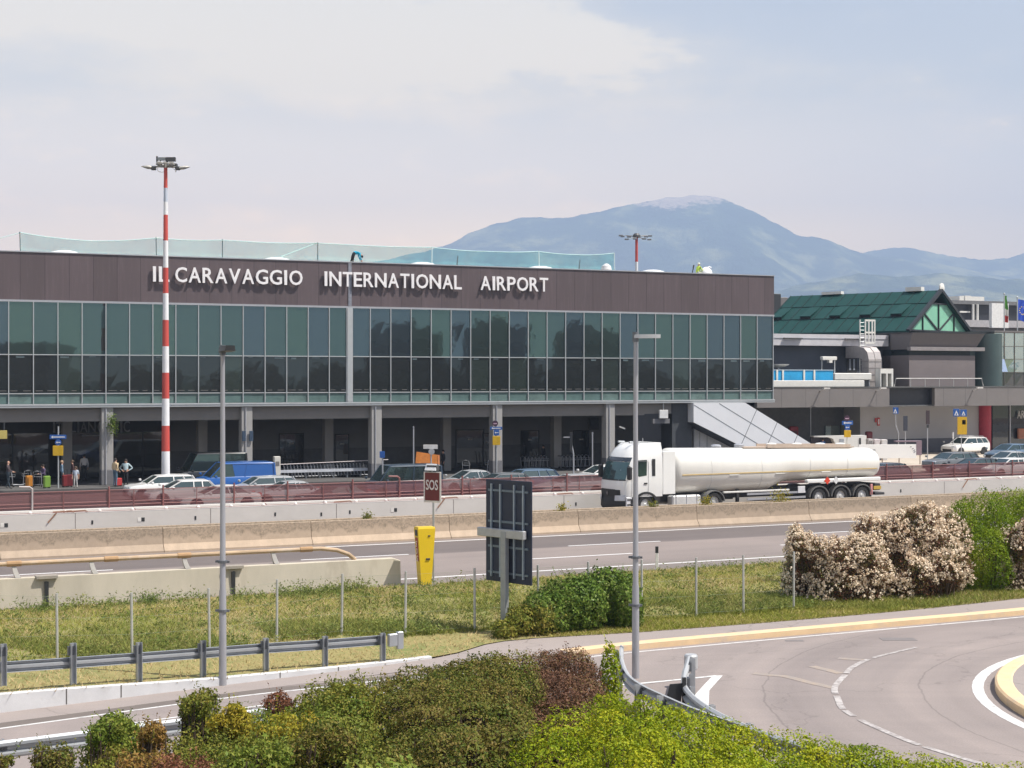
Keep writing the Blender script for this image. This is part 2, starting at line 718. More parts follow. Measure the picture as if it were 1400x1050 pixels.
mk = MB()
for w in (-.95, -12.55):
    mk.quad((-160, w - .09, .004), (260, w - .09, .004), (260, w + .09, .004), (-160, w + .09, .004))
for w, ph in ((-5.15, MU(777, -5.15)), (-8.85, MU(737, -8.85) - .3)):
    # dashes 4.5 m with gaps of 7.5 m
    for k in range(-14, 16):
        a = ph + k * 12
        mk.quad((a, w - .08, .004), (a + 4.6, w - .08, .004), (a + 4.6, w + .08, .004), (a, w + .08, .004))
for w in (3.0, 10.2):
    mk.quad((-160, w - .08, .0), (260, w - .08, .0), (260, w + .08, .0), (-160, w + .08, .0))
ln = mk.build('lane_marking', M_WHITE_LINE)
struct(frame_obj(ln, MO, TM), 'white lane lines and dashes painted on the motorway', 'road marking')

# --- near roads: back edge of the walkway and its front edge, left to right
BACK = [(-30, 21.2), (-17.2, 30.2), (-11.0, 34.6), (-6.77, 37.7), (-2.05, 41.2), (-.2, 43.4), (3.5, 44.7), (7.4, 46.5), (12, 48.9), (16.4, 51.6), (26, 57.5), (44, 68)]
FRONT = [(-29.4, 20.3), (-16.6, 29.3), (-10.45, 33.75), (-6.3, 36.9), (-1.5, 40.2), (.9, 41.3), (3.2, 42.6), (6.66, 44.4), (11, 46.6), (15.6, 48.95), (25, 54.2), (43, 64.5)]
ZW = [.004, .004, .004, .004, .02, .10, .14, .14, .14, .14, .14, .14]      # walkway height along it
KZ = [.55, .47, .39, .17, .06, .12, .15, .15, .15, .15, .15, .15]         # height of the verge behind it


def refine(pts, n=4):
    """Catmull-Rom through the points"""
    out = []
    P_ = [np.array(p, float) for p in pts]
    for i in range(len(P_) - 1):
        a, b, c, d = P_[max(0, i - 1)], P_[i], P_[i + 1], P_[min(len(P_) - 1, i + 2)]
        for k in range(n):
            t = k / n
            out.append(.5 * ((2 * b) + (c - a) * t + (2 * a - 5 * b + 4 * c - d) * t * t + (3 * b - a - 3 * c + d) * t ** 3))
    out.append(P_[-1])
    return out


bk = refine([(x, y, k) for (x, y), k in zip(BACK, KZ)])
fr = refine([(x, y, z) for (x, y), z in zip(FRONT, ZW)])
NV = 26
rows = []
VER = []                                   # verge grid, kept for planting grass


def far_w(p):
    u, w = W2M(Vector((p[0], p[1], 0)))
    return M2W(u, -14.2)


for j in range(NV + 1):
    t = j / NV
    row = []
    for b in bk:
        fpt = far_w(b)
        x, y = b[0] + (fpt.x - b[0]) * t, b[1] + (fpt.y - b[1]) * t
        z = b[2] * (1 - t) ** 1.5 - .005 * t
        if 0 < j < NV:
            z += .14 * noise.noise(Vector((x * .35, y * .35, 1))) * math.sin(math.pi * t) + .25 * math.sin(math.pi * t) ** 2
        row.append((x, y, z))
    VER.append(row)
struct(grid_sheet('grass_verge', VER, M_VERGE), 'grassy bank between the motorway and the roundabout, green and straw coloured', 'grass bank')
VERA = np.array(VER)

asp = [(p[0], p[1]) for p in fr] + [(60, 40), (60, 2), (-40, 2)]
struct(poly_sheet('access_road', asp, 0.0, M_ASPH_ROAD), 'grey brown asphalt of the slip road and roundabout', 'road')
struct(grid_sheet('walkway', [[(p[0], p[1], p[2]) for p in fr], [(b[0], b[1], p[2]) for b, p in zip(bk, fr)]], M_WALK),
       'narrow grey asphalt footway behind the kerb', 'pavement')


# kerbs
def kerb_mat(name, c, dirt):
    return mat(name, c, .8, 0, .08, 2.0, (1, 1, 1), .3, dirt=dirt)


M_KERB_Y = kerb_mat('kerb_yellow', (.68, .49, .29), ((.54, .43, .33), .50))
M_KERB_W = kerb_mat('kerb_white', (.55, .55, .56), ((.42, .41, .40), .6))


def kerb(name, pts, tops, width, m, joints=1.0, inward=1):
    """ribbon with real height: pts (x,y), tops z"""
    mb = MB()
    n = len(pts)
    ps = [Vector((p[0], p[1], 0)) for p in pts]
    rings = []
    for i, p in enumerate(ps):
        d = (ps[min(i + 1, n - 1)] - ps[max(0, i - 1)]).normalized()
        nr = Vector((-d.y, d.x, 0)) * inward
        t = tops[i]
        rings.append([p + Vector((0, 0, -.3)), p + nr * .0 + Vector((0, 0, t - .025)), p + nr * .03 + Vector((0, 0, t)),
                      p + nr * width + Vector((0, 0, t)), p + nr * width + Vector((0, 0, -.3))])
    mb.loft(rings, True)
    return mb.build(name, m)


ky = [p for p in fr if p[0] > 1.0]
k0 = kerb('yellow_kerb', ky, [p[2] + .012 for p in ky], .42, M_KERB_Y)
struct(k0, 'yellow painted kerb along the footway by the roundabout', 'kerb')
kw = [b for b in bk if b[0] < -1.6]
kg = [p for p in fr if -6.4 < p[0] <= ky[0][0] + 1e-6]
struct(kerb('grey_kerb', kg, [p[2] + .002 for p in kg], .1, M_WALK), 'low grey kerb edge where the footway begins to rise', 'kerb')
k1 = kerb('white_kerb', kw, [b[2] + .02 for b in kw], .16, M_KERB_W)
struct(k1, 'white kerb wall below the left guardrail, tapering to the right', 'kerb')
jt = MB()
for px in (71, 190, 322, 400, 480):
    c = min(kw, key=lambda b: abs(700 + F * b[0] / b[1] - px))
    jt.box(c[0] - .012, c[0] + .012, c[1] - .012, c[1] + .03, .02, c[2] + .012)
jo = jt.build('kerb_joint', mat('joint_dark', (.16, .15, .14), .9))
struct(jo, 'dark joints between the white kerb stones', 'joint')

# roundabout markings and island
RC, RI = Vector((20.2, 34.84, 0)), 9.34
mk = MB()
ring = [(RC.x + 9.72 * math.cos(a), RC.y + 9.72 * math.sin(a)) for a in [R(60 + i * 4) for i in range(60)]]
strip(mk, ring, .26, .005)
rl = [p for p in fr if p[0] > -1]
off = []
for i, p in enumerate(rl):
    q = rl[min(i + 1, len(rl) - 1)]
    q0 = rl[max(i - 1, 0)]
    d = Vector((q[0] - q0[0], q[1] - q0[1], 0)).normalized()
    off.append((p[0] + d.y * .3, p[1] - d.x * .3))
strip(mk, off, .10, .005)
strip(mk, refine([(-22, 24.2), (-14.5, 29.9), (-10.5, 33.07), (-6.45, 36.2), (-4.6, 37.35), (-2.4, 38.7), (.5, 39.9)]), .10, .005)
for a, b in ((.02, .33), (.45, .66), (.78, .97)):
    p0, p1 = np.array((-8.2, 33.35)), np.array((-3.7, 36.75))
    strip(mk, [p0 + (p1 - p0) * a, p0 + (p1 - p0) * b], .085, .005)
gt = MB()
strip(gt, refine([(-22, 24.55), (-14.5, 30.25), (-10.5, 33.42), (-6.45, 36.55), (-4.6, 37.7), (-2.4, 39.05)]), .42, .003)
struct(gt.build('gutter_strip', asphalt('asphalt_gutter', (.15, .13, .118), .1)), 'dark worn gutter strip between the footway and the edge line', 'road')
# splitter island outline: thick tapered bar plus thin line
mk.add([(5.1, 38.95, .005), (4.86, 38.95, .005), (3.75, 35.2, .005), (4.3, 35.2, .005), (4.55, 37.1, .005)], [(0, 1, 2, 3, 4)])
strip(mk, [(4.95, 38.9), (4.1, 38.45), (3.0, 37.9), (1.2, 37.3)], .13, .009)
o = mk.build('road_marking', M_EDGE_LINE)
struct(o, 'white edge lines and give way outline painted on the roundabout approach', 'road marking')
mk = MB()
arc = [(10.8, 43.0), (9.3, 41.4), (8.5, 40.1), (8.07, 39.0), (7.5, 37.4), (7.3, 36.0), (7.2, 35.0), (7.3, 34.1), (7.44, 33.4), (7.86, 31.9), (8.3, 30.9), (9.2, 29.2)]
arc = refine(arc, 6)
na = len(arc)
for a, b in ((0, 6), (7, 17), (18, 27), (28, 36), (37, 41), (44, 56), (57, 65)):
    strip(mk, arc[a:b + 1], .15 if a > 6 else .11, .010)
struct(mk.build('worn_lane_marking', M_WORN_LINE), 'worn white curved lane line crossing the roundabout', 'road marking')
mk = MB()
for q in ([(1030, 921), (1075, 925), (1110, 934), (1142, 941)], [(1110, 911), (1150, 921)], [(1146, 900), (1185, 903)]):
    strip(mk, [G(*p).xy for p in q], .26, .006)
struct(mk.build('faded_marking', M_FAINT), 'faded orange road works lines on the roundabout', 'road marking')
mk = MB()
for c in ((1228, 874, .95, .5), (1086, 876, .5, .22)):
    p = G(c[0], c[1])
    mk.box(p.x - c[2] / 2, p.x + c[2] / 2, p.y - c[3] / 2, p.y + c[3] / 2, -.02, .006)
struct(mk.build('manhole_cover', mat('cast_iron', (.19, .17, .165), .7, .1)), 'dark rectangular manhole covers set in the roundabout asphalt', 'manhole')
isl = MB()
ring = lambda r, z, n=96: [Vector((RC.x + r * math.cos(2 * math.pi * i / n), RC.y + r * math.sin(2 * math.pi * i / n), z)) for i in range(n)]
isl.loft([ring(RI, -.2), ring(RI, .17), ring(RI - .05, .21), ring(RI - .36, .21), ring(RI - .40, .19)], False)
struct(isl.build('island_kerb', M_KERB_Y), 'yellow kerb ring around the roundabout island', 'kerb')
isl = MB()
isl.loft([ring(RI - .38, .19), ring(.05, .24)], True)
struct(isl.build('roundabout_island', M_WALK), 'paved grey top of the roundabout island', 'traffic island')
# bed under the near hedges
struct(poly_sheet('hedge_bed', [(-16, 19), (-9.5, 24.6), (-4.6, 28.8), (-.5, 32.6), (2.35, 36.8), (3.2, 32.3), (5.0, 27.9), (9.5, 23.2), (12, 18), (12, 12), (-16, 12)], .012, M_SOIL),
       'dark soil bed under the near hedges', 'flower bed')

# ================================================================== mountains
def mountain(name, prof, D, depth, m, label, seed, rough):
    pr = sorted(prof)
    xs = [p[0] for p in pr]
    ys = [p[1] for p in pr]
    N, K = 420, 64
    rows = []
    for j in range(K + 1):
        t = j / K                                       # 0 = ridge, 1 = foot towards camera; negative side behind
        row = []
        for i in range(N + 1):
            px = xs[0] + (xs[-1] - xs[0]) * i / N
            yy = np.interp(px, xs, ys)
            Hr = (HZ - yy) / F * D
            d = D - depth * t
            X = (px - 700) / F * D
            base = Hr * (1 - t) ** 1.15
            q = Vector((X * .00045, d * .00045, seed))
            spur = noise.fractal(q, 1.0, 2.0, 6)
            # spurs run down the slope: stretch across
            spur2 = abs(noise.noise(Vector((X * .0016 + spur * .5, d * .0005, seed + 5))))
            amp = Hr * math.sin(math.pi * min(1, t * 1.02)) * rough
            z = base + amp * (spur * .5 - spur2 * .8)
            z += 5 * noise.noise(Vector((X * .03, d * .02, seed))) + 9 * noise.noise(Vector((X * .011, d * .01, seed)))
            row.append((X, d, max(z, -30)))
        rows.append(row)
    back = [(x * 1.03, y + 350, -30) for x, y, z in rows[0]]
    o = grid_sheet(name, [back] + rows, m)
    o.data.shade_smooth()
    return struct(o, label, 'mountain')


def forest(name, zbare, xb):
    m, nt, b = nodes(name)
    v = texco(nt)
    n1 = noise_tex(nt, v, .004, 7, .62)
    n2 = noise_tex(nt, v, .03, 5, .7)
    c1 = ramp(nt, n1, [(.38, (.012, .03, .014)), (.5, (.04, .07, .03)), (.62, (.30, .30, .13))])
    c2 = mixc(nt, n2, (.65, .65, .65), (1.3, 1.3, 1.3))
    col = mixc(nt, 1, c1, c2, 'MULTIPLY')
    if zbare:
        s = nt.nodes.new('ShaderNodeSeparateXYZ')
        link(nt, v, s.inputs[0])

        def mm(op, a, b=None):
            q = nt.nodes.new('ShaderNodeMath')
            q.operation = op
            for i, x in enumerate((a, b)):
                if isinstance(x, (int, float)):
                    q.inputs[i].default_value = x
                elif x is not None:
                    link(nt, x, q.inputs[i])
            return q.outputs[0]
        dx = mm('ABSOLUTE', mm('DIVIDE', mm('SUBTRACT', s.outputs[0], xb[0]), xb[1]))
        hz = mm('DIVIDE', mm('SUBTRACT', s.outputs[2], zbare), 60.)
        k = mm('ADD', mm('ADD', .55, mm('SUBTRACT', hz, mm('MULTIPLY', dx, .8))), mm('MULTIPLY', mm('SUBTRACT', n2, .5), 3.5))
        kk = ramp(nt, mm('MULTIPLY', k, .8), [(.3, (0, 0, 0)), (.75, (1, 1, 1))])
        col = mixc(nt, kk, col, (.66, .50, .38))
    link(nt, col, b.inputs['Base Color'])
    b.inputs['Roughness'].default_value = 1
    b.inputs['Specular IOR Level'].default_value = .05
    bump(nt, n2, 1.0, 30, b)
    return m


main = [(-300, 470), (100, 420), (380, 372), (470, 362), (520, 355), (560, 346), (605, 336), (640, 318), (680, 303), (720, 295.5), (770, 296), (800, 291.5), (850, 280),
        (900, 271), (945, 265), (965, 265.5), (985, 269), (1030, 287), (1060, 304), (1095, 321), (1130, 325), (1160, 338), (1180, 346), (1230, 352), (1290, 360), (1350, 372), (1500, 400), (1800, 440)]
far = [(900, 400), (1060, 372), (1140, 352), (1180, 344), (1215, 338), (1235, 336.5), (1252, 338), (1275, 344), (1310, 350.5), (1350, 353.5), (1378, 351), (1400, 345), (1450, 338), (1600, 350), (1900, 420)]
foot = [(300, 500), (700, 470), (900, 430), (1040, 402), (1090, 388), (1130, 380), (1175, 371), (1230, 376), (1290, 371), (1350, 378), (1420, 380), (1600, 392), (1900, 430)]
mountain('mountain', main, 9000, 2900, forest('forest_high', (HZ - 287) / F * 9000, ((915 - 700) / F * 9000, 290.)), 'broad blue mountain with a bare pale summit', 3, .52)
mountain('far_mountain', far, 9900, 1900, forest('forest_far', 0, 0), 'lower blue ridge on the right behind the mountain', 11, .45)
mountain('foothill', foot, 6400, 1800, forest('forest_foot', 0, 0), 'pale wooded foothills low behind the green roof', 21, .3)

hz = MB()
hz.box(-9000, 9000, -9000, 10700, -1.7, 1180)
ho = put('haze', None)
bpy.data.objects.remove(ho)
me_h = bpy.data.meshes.new('haze')
me_h.from_pydata(hz.v, [], hz.f)
me_h.update()
m = bpy.data.materials.new('haze_air')
m.use_nodes = True
nt = m.node_tree
nt.nodes.remove(nt.nodes['Principled BSDF'])
pv = nt.nodes.new('ShaderNodeVolumePrincipled')
pv.inputs['Color'].default_value = (.53, .70, 1.0, 1)
pv.inputs['Density'].default_value = HAZE_D
pv.inputs['Anisotropy'].default_value = .0
link(nt, pv.outputs[0], nt.nodes['Material Output'].inputs['Volume'])
me_h.materials.append(m)
tag(put('haze', me_h), 'thin blue haze lying over the plain and the mountains', 'haze', kind='stuff')
# ================================================================== terminal building
M_CLAD = mat('cladding_brown', (.103, .079, .084), .42, 0, .07, .7, (1, 1, .15), dirt=((.118, .096, .102), .62))
M_CLADJ = mat('cladding_joint', (.055, .043, .05), .8)
M_ALU = mat('aluminium', (.47, .49, .50), .38, .35, .05)
M_ALUD = mat('aluminium_edge', (.42, .43, .46), .4, .4, .05)
M_COLUMN = mat('column_render', (.33, .32, .31), .8, 0, .06, 1.2, dirt=((.33, .31, .3), .62))
M_COLBASE = mat('column_base', (.14, .14, .15), .7)
M_BEAM = mat('beam_render', (.21, .195, .18), .85, 0, .06, .8)
M_INWALL = mat('inner_wall', (.165, .168, .172), .8, 0, .08, .6)
M_INDARK = mat('inner_dado', (.10, .104, .11), .6)
M_SOFFIT = mat('soffit', (.2, .2, .2), .8)
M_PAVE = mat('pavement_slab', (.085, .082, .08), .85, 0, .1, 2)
M_ROOF = mat('roof_membrane', (.45, .44, .43), .9)
M_DARK = mat('dark_void', (.018, .02, .022), .7)
M_BLACKMET = mat('black_metal', (.03, .032, .035), .5)
M_WHITEPANEL = mat('white_panel', (.68, .69, .72), .4, 0, .04, .5)
GL_UP = glass_dark('glass_upper', (.275, .525, .575), .20, (.016, .026, .024))
GL_LO = glass_dark('glass_lower', (.32, .50, .60), .08, (.010, .013, .014))
GL_SP = mat('glass_spandrel', (.105, .165, .158), .12, 0, .22, .8, coat=.5)
GL_DOOR = glass_dark('glass_door', (.7, .75, .78), .10, (.012, .013, .015))

GL_UP2 = glass_dark('glass_upper_blue', (.285, .50, .62), .20, (.016, .024, .030))
GL_UP3 = glass_dark('glass_upper_green', (.285, .55, .55), .20, (.018, .032, .028))
GL_LO2 = glass_dark('glass_lower_open', (.32, .52, .58), .09, (.020, .030, .026))
GL_SP2 = mat('glass_spandrel_pale', (.13, .19, .18), .12, 0, .3, 1.2, coat=.5)
M_RAILREFL = mat('painted_rail_reflection', (.14, .135, .13), .5)  # handrail reflection painted as pale dashes on the glass front, no rail behind
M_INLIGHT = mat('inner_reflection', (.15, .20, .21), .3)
S_A, S_B = -24.0, 59.3                     # ends of the front along s
Z0, Z1, Z2, Z3, Z4, ZT = 5.42, 6.20, 8.72, 12.12, 12.22, 15.32   # sill, spandrel top, transom, head, cladding, roof edge
DEPTH = 34
terminal = thing('terminal_building', 'long terminal with brown clad band over green glazing on grey columns', 'terminal building', BO, TB)
mb = MB()
mb.box(S_A, S_B, .0, .2, Z4, ZT)
mb.box(S_A, S_A + .2, .2, DEPTH, Z4, ZT)
mb.box(S_B - .2, S_B, .2, DEPTH, Z4, ZT)
mb.box(S_A + .2, S_B - .2, DEPTH - .2, DEPTH, Z0, ZT)
_nt = M_CLAD.node_tree                        # each cladding panel has its own slight tone
_b = _nt.nodes['Principled BSDF']
_src = _b.inputs['Base Color'].links[0].from_socket
_s = _nt.nodes.new('ShaderNodeSeparateXYZ')
link(_nt, texco(_nt), _s.inputs[0])
_m = _nt.nodes.new('ShaderNodeMath')
_m.operation = 'MULTIPLY_ADD'
link(_nt, _s.outputs[0], _m.inputs[0])
_m.inputs[1].default_value = 1 / 1.545
_m.inputs[2].default_value = .19
_f = _nt.nodes.new('ShaderNodeMath')
_f.operation = 'FLOOR'
link(_nt, _m.outputs[0], _f.inputs[0])
_w = _nt.nodes.new('ShaderNodeTexWhiteNoise')
_w.noise_dimensions = '1D'
link(_nt, _f.outputs[0], _w.inputs['W'])
_st = noise_tex(_nt, texco(_nt, (1, 1, .06)), 5, 5, .7)
_c = mixc(_nt, 1, _src, ramp(_nt, _w.outputs['Value'], [(0, (.90, .90, .90)), (1, (1.08, 1.07, 1.08))]), 'MULTIPLY')
_c = mixc(_nt, 1, _c, ramp(_nt, _st, [(.5, (1, 1, 1)), (.72, (1.25, 1.25, 1.26))]), 'MULTIPLY')
link(_nt, _c, _b.inputs['Base Color'])
s = S_A + .53
k = 0
while s < S_B - .5:                         # vertical joints every panel
    if not (5 < 1):
        mb.box(s - .012, s + .012, -.004, .02, Z4 + .02, ZT - .05, 1)
    s += 1.545
    k += 1
mb.build('brown_cladding', [M_CLAD, M_CLADJ], terminal)
mb = MB()
mb.box(S_A - .04, S_B + .04, -.06, .26, ZT + .002, ZT + .07)
mb.box(S_A, S_B + .0, -.05, -.003, Z3 + .0, Z4 + .03)
mb.build('metal_trim', M_ALUD, terminal)
mb = MB()
mb.box(S_A + .2, S_B - .2, .2, DEPTH - .2, ZT - .45, ZT - .3)
roof = mb.build('roof', M_ROOF, terminal)
for px in (88, 378, 577, 738, 892):
    c = BS(px, 3.0)
    d = MB()
    d.lathe([(1.22, 0), (1.22, .34), (1.12, .48), (.85, .62), (.45, .71), (.04, .74)], 'z', 24, 0, (c, 3.0, ZT - .3))
    d.build('skylight', mat('skylight_dome', (.78, .79, .78), .25, 0, .03), roof, True, 60)
# dark core behind the glazing and floor plate
mb = MB()
mb.box(S_A + .1, S_B - .02, .35, DEPTH - .3, Z0 + .12, ZT - .5)
mb.build('inner_core', M_DARK, terminal)
mb = MB()
mb.box(S_A + .1, S_B - .05, .1, DEPTH - .3, Z0 - .1, Z0 + .1)
mb.build('soffit', M_SOFFIT, terminal)


def window_bay(a, b, bm_tilt=.004):
    """one bay of glazing between s=a and s=b: spandrel, lower, upper pane; returns the window part"""
    w = MB()
    for (z0, z1, mi) in ((Z0 + .12, Z1, 0), (Z1, Z2, 1), (Z2, Z3, 2)):
        t = [rnd.uniform(-bm_tilt, bm_tilt) for _ in range(4)] if mi else [0] * 4
        w.quad((a + .02, .05 + t[0], z0), (b - .02, .05 + t[1], z0), (b - .02, .05 + t[2], z1), (a + .02, .05 + t[3], z1), mi)
    q_ = rnd.random()
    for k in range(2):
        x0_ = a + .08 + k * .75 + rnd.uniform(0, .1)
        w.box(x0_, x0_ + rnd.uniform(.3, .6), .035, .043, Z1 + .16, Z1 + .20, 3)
    if rnd.random() < .45:
        x0_ = a + rnd.uniform(.1, .8)
        w.box(x0_, x0_ + rnd.uniform(.3, .7), .035, .043, Z2 - rnd.uniform(.12, .22), Z2 - .09, 4)
    o = w.build('window', [GL_SP if q_ < .7 else GL_SP2, GL_LO if rnd.random() < .75 else GL_LO2, GL_UP if q_ < .45 else (GL_UP2 if q_ < .75 else GL_UP3), M_RAILREFL, M_INLIGHT], terminal)
    fr_ = MB()
    fr_.box(b - .028, b + .028, -.045, .12, Z0 + .12, Z3)
    fr_.box(a + .028, b - .028, -.02, .1, Z1 - .03, Z1 + .03)
    fr_.box(a + .028, b - .028, -.02, .1, Z2 - .03, Z2 + .03)
    fr_.build('window_frame', M_ALU, o)
    return o


edges = []
x = .53
while x > S_A + 1.6:
    x -= 1.541
edges.append(x)
while edges[-1] < 22.3:
    edges.append(edges[-1] + 1.541)
edges = [e for e in edges if e < 23.0]
edges.append(23.38)
for a, b in zip(edges[:-1], edges[1:]):
    window_bay(a, b)
ed2 = [23.86] + [25.14 + 1.5495 * k for k in range(22)] + [59.2]
for a, b in zip(ed2[:-1], ed2[1:]):
    window_bay(a, b)
mb = MB()
mb.box(23.42, 23.82, -.09, .14, Z0 + .12, Z3)
mb.build('wide_mullion', M_ALU, terminal)
mb = MB()
mb.box(23.5, 23.74, -.05, -.006, Z4 + .05, ZT - .02)
mb.build('downpipe', mat('weathered_zinc', (.24, .25, .29), .5, .3, .3, 2.5), terminal)
mb = MB()
mb.box(S_A, S_B, -.10, .3, Z0 - .14, Z0 + .10)
mb.box(S_A, S_B + .02, -.13, .2, Z0 - .0, Z0 + .06)
mb.build('sill_rail', M_ALU, terminal)
mb = MB()                                   # glazed return of the right end
mb.quad((S_B - .03, .1, Z0 + .12), (S_B - .03, DEPTH - .3, Z0 + .12), (S_B - .03, DEPTH - .3, Z3), (S_B - .03, .1, Z3))
for y in np.arange(.2, 20, 1.55):
    mb.box(S_B - .05, S_B + .03, y - .035, y + .035, Z0 + .12, Z3, 1)
mb.build('end_glazing', [GL_LO, M_ALU], terminal)
# ---- ground floor
BZ0 = 4.36
mb = MB()
cols = [6.8 + 9.42 * k for k in range(-3, 5)]
bs = [S_A] + cols + [47.9]
for a, b in zip(bs[:-1], bs[1:]):
    mb.box(a + .3, b - .3, .32, .7, BZ0, Z0 - .16)
mb.box(47.6, 50.0, .32, .7, BZ0 + .1, Z0 - .16)
mb.build('front_beam', M_BEAM, terminal)
for c in cols:
    cb = MB()
    cb.bbox(c - .38, c + .38, .02, .75, 1.15, Z0 - .15, .02)
    o = cb.build('column', M_COLUMN, terminal)
    cb = MB()
    cb.bbox(c - .40, c + .40, .0, .77, .15, 1.15, .02)
    cb.build('column_base', M_COLBASE, o)
    for k in (-1, 1):
        cb = MB()
        cb.tube([(c + .12 * k + .02, -.02, .2), (c + .12 * k + .02, -.02, Z0 - .2)], .045, 8)
        cb.build('rain_pipe', M_ALUD, o)
        break
for k in range(-3, 5):
    c = 5.2 + 9.42 * k
    cb = MB()
    cb.bbox(c - .33, c + .33, 5.7, 6.36, .15, Z0 - .15, .02)
    cb.build('inner_column', M_COLUMN, terminal)
YB = 9.0
mb = MB()
mb.box(S_A, 52, YB, YB + .3, 1.9, Z0 - .1)
mb.box(S_A, 52, YB - .03, YB + .3, .15, 1.9, 1)
mb.build('back_wall', [M_INWALL, M_INDARK], terminal)
# shop front at the left (darker glazing) and doors in the back wall
mb = MB()
mb.box(S_A, 12.6, YB - .28, YB - .06, .15, 3.35, 0)
mb.box(S_A, 13.0, YB - .35, YB - .06, 3.35, Z0 - .2, 1)
for k in range(12):
    sx = S_A + 2 + k * 3.0
    mb.box(sx - .04, sx + .04, YB - .36, YB - .27, .15, 3.35, 2)
mb.build('shop_front', [GL_DOOR, mat('shop_fascia', (.05, .052, .058), .5), M_BLACKMET], terminal)
for px, z1, wd in ((398, 3.0, 1.8), (467, 2.9, 1.0), (724, 2.95, 1.5), (794, 2.9, 1.3), (642, 3.1, 2.3), (667, 2.8, .9)):
    sx = BS(px, YB)
    d = MB()
    d.box(sx - wd / 2, sx + wd / 2, YB - .09, YB - .032, .15, z1, 0)
    d.box(sx - wd / 2 - .07, sx - wd / 2, YB - .11, YB - .032, .15, z1 + .07, 1)
    d.box(sx + wd / 2, sx + wd / 2 + .07, YB - .11, YB - .032, .15, z1 + .07, 1)
    d.box(sx - wd / 2, sx + wd / 2, YB - .11, YB - .032, z1, z1 + .07, 1)
    d.box(sx - .18, sx + .18, YB - .1, YB - .088, z1 - .75, z1 - .62, 2)
    d.build('service_door', [GL_DOOR, M_BLACKMET, mat('pale_notice', (.3, .3, .3), .6)], terminal)
# recess at the right end: dark portal, pale kiosk wall
mb = MB()
mb.box(BS(918, .6), BS(945, .6), .5, 2.2, .15, Z0 - .15)
mb.build('dark_pier', mat('dark_pier', (.055, .06, .068), .55), terminal)
mb = MB()
mb.box(BS(905, 2.6), BS(925, 2.6), 2.4, 2.7, 1.3, 4.3)
mb.build('pale_panel', mat('pale_panel', (.45, .45, .46), .6), terminal)
mb = MB()
mb.box(BS(947, 1.4), BS(1003, 1.4), 1.2, 1.5, .15, 3.9, 0)
a, b = BS(956, 1.2), BS(967, 1.2)
for q in ((a, a + .06, .9, 3.2), (b - .06, b, .9, 3.2), (a, b, 3.14, 3.2), (a, b, .9, .96)):
    mb.box(q[0], q[1], 1.16, 1.198, q[2], q[3], 1)
mb.build('under_stair_wall', [mat('white_wall', (.6, .6, .61), .6), M_ALUD], terminal)
# slanted white panelled stair casing under the right end
sA, sB, sC = 51.6, 56.35, 65.9
poly = [(sA, Z0 - .16), (sB, Z0 - .16), (sC, .2), (sC - 6.2, .2), (sA, 3.78)]
mb = MB()
mb.prism(poly, lambda a, b: (a, -.35, b), lambda a, b: (a, 2.6, b))
stair = mb.build('stair_casing', M_WHITEPANEL, terminal)
jn = MB()
dv = Vector((sC - sB, 0, .2 - (Z0 - .16))).normalized()
nv = Vector((-dv.z, 0, dv.x))
for t in (.33, .66):                        # joints along the slope
    p0 = Vector((sB, -.354, Z0 - .16)) + (Vector((sA, -.354, 3.78)) - Vector((sB, -.354, Z0 - .16))) * t
    k0_ = (Z0 - .16 - p0.z) / -dv.z if False else 0
    a = p0 - dv * ((Z0 - .2 - p0.z) / (-dv.z) if p0.z < Z0 - .2 else 0)
    a = Vector((max(a.x, sA + .02), a.y, p0.z - (max(a.x, sA + .02) - p0.x) * (-dv.z / dv.x)))
    jn.bar(a, p0 + dv * 9.0, .012, .06)
for t in (1.2, 3.4, 5.6, 7.8):
    p0 = Vector((sB, -.354, Z0 - .16)) + dv * t
    wd_ = 3.7
    q = p0 - nv * wd_
    if q.x < sA:
        q = p0 + (q - p0) * ((p0.x - sA) / (p0.x - q.x))
    jn.bar(p0, q, .012, .06)
jn.build('panel_joint', mat('panel_joint', (.2, .21, .23), .7), stair)
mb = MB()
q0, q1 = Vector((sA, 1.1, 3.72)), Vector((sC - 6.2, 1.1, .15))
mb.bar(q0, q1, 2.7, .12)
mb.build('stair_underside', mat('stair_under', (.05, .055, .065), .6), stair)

# pavement under and before the terminal
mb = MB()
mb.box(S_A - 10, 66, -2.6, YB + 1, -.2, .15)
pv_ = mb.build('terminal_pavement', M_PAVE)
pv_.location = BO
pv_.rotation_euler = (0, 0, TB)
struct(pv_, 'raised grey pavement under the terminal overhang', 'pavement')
lp = sheet_big('pale_paving', 66.2, 190, -9, 16.9, .004, mat('paving_pale', (.46, .40, .33), .9, 0, .1, .6, dirt=((.36, .32, .28), .6)))
lp.location = BO
lp.rotation_euler = (0, 0, TB)
struct(lp, 'pale beige paving before the annex at the right', 'paving')

# ---- roof sign, each letter a part
M_LETTER = mat('letter_white', (.80, .78, .79), .45, 0, .03)
M_LETTER_SIDE = mat('letter_side', (.58, .55, .57), .5)


def word_sign(root, txt, s0, s1, z0, h, y, depth, m, bold=.012, name='letter', weights=None):
    W = {'I': .34, 'L': .62, 'C': .82, 'A': .86, 'R': .78, 'V': .84, 'G': .90, 'O': .98, 'N': .92, 'T': .74, 'E': .66, 'P': .72, 'S': .66}
    ws = [W.get(c, .8) for c in txt]
    gap = .055
    tot = sum(ws) + gap * (len(txt) - 1)
    k = (s1 - s0) / tot
    x = s0
    for c, w in zip(txt, ws):
        ww = w * k * .93
        if c == 'I':
            ww = .19 * h
        me = fit_text(c, ww, h, depth, bold)
        me.name = name
        me.materials.clear()
        me.materials.append(m)
        o = put(name, me, root)
        o.location = (x + (w * k - ww) / 2, y, z0)
        x += (w + gap) * k


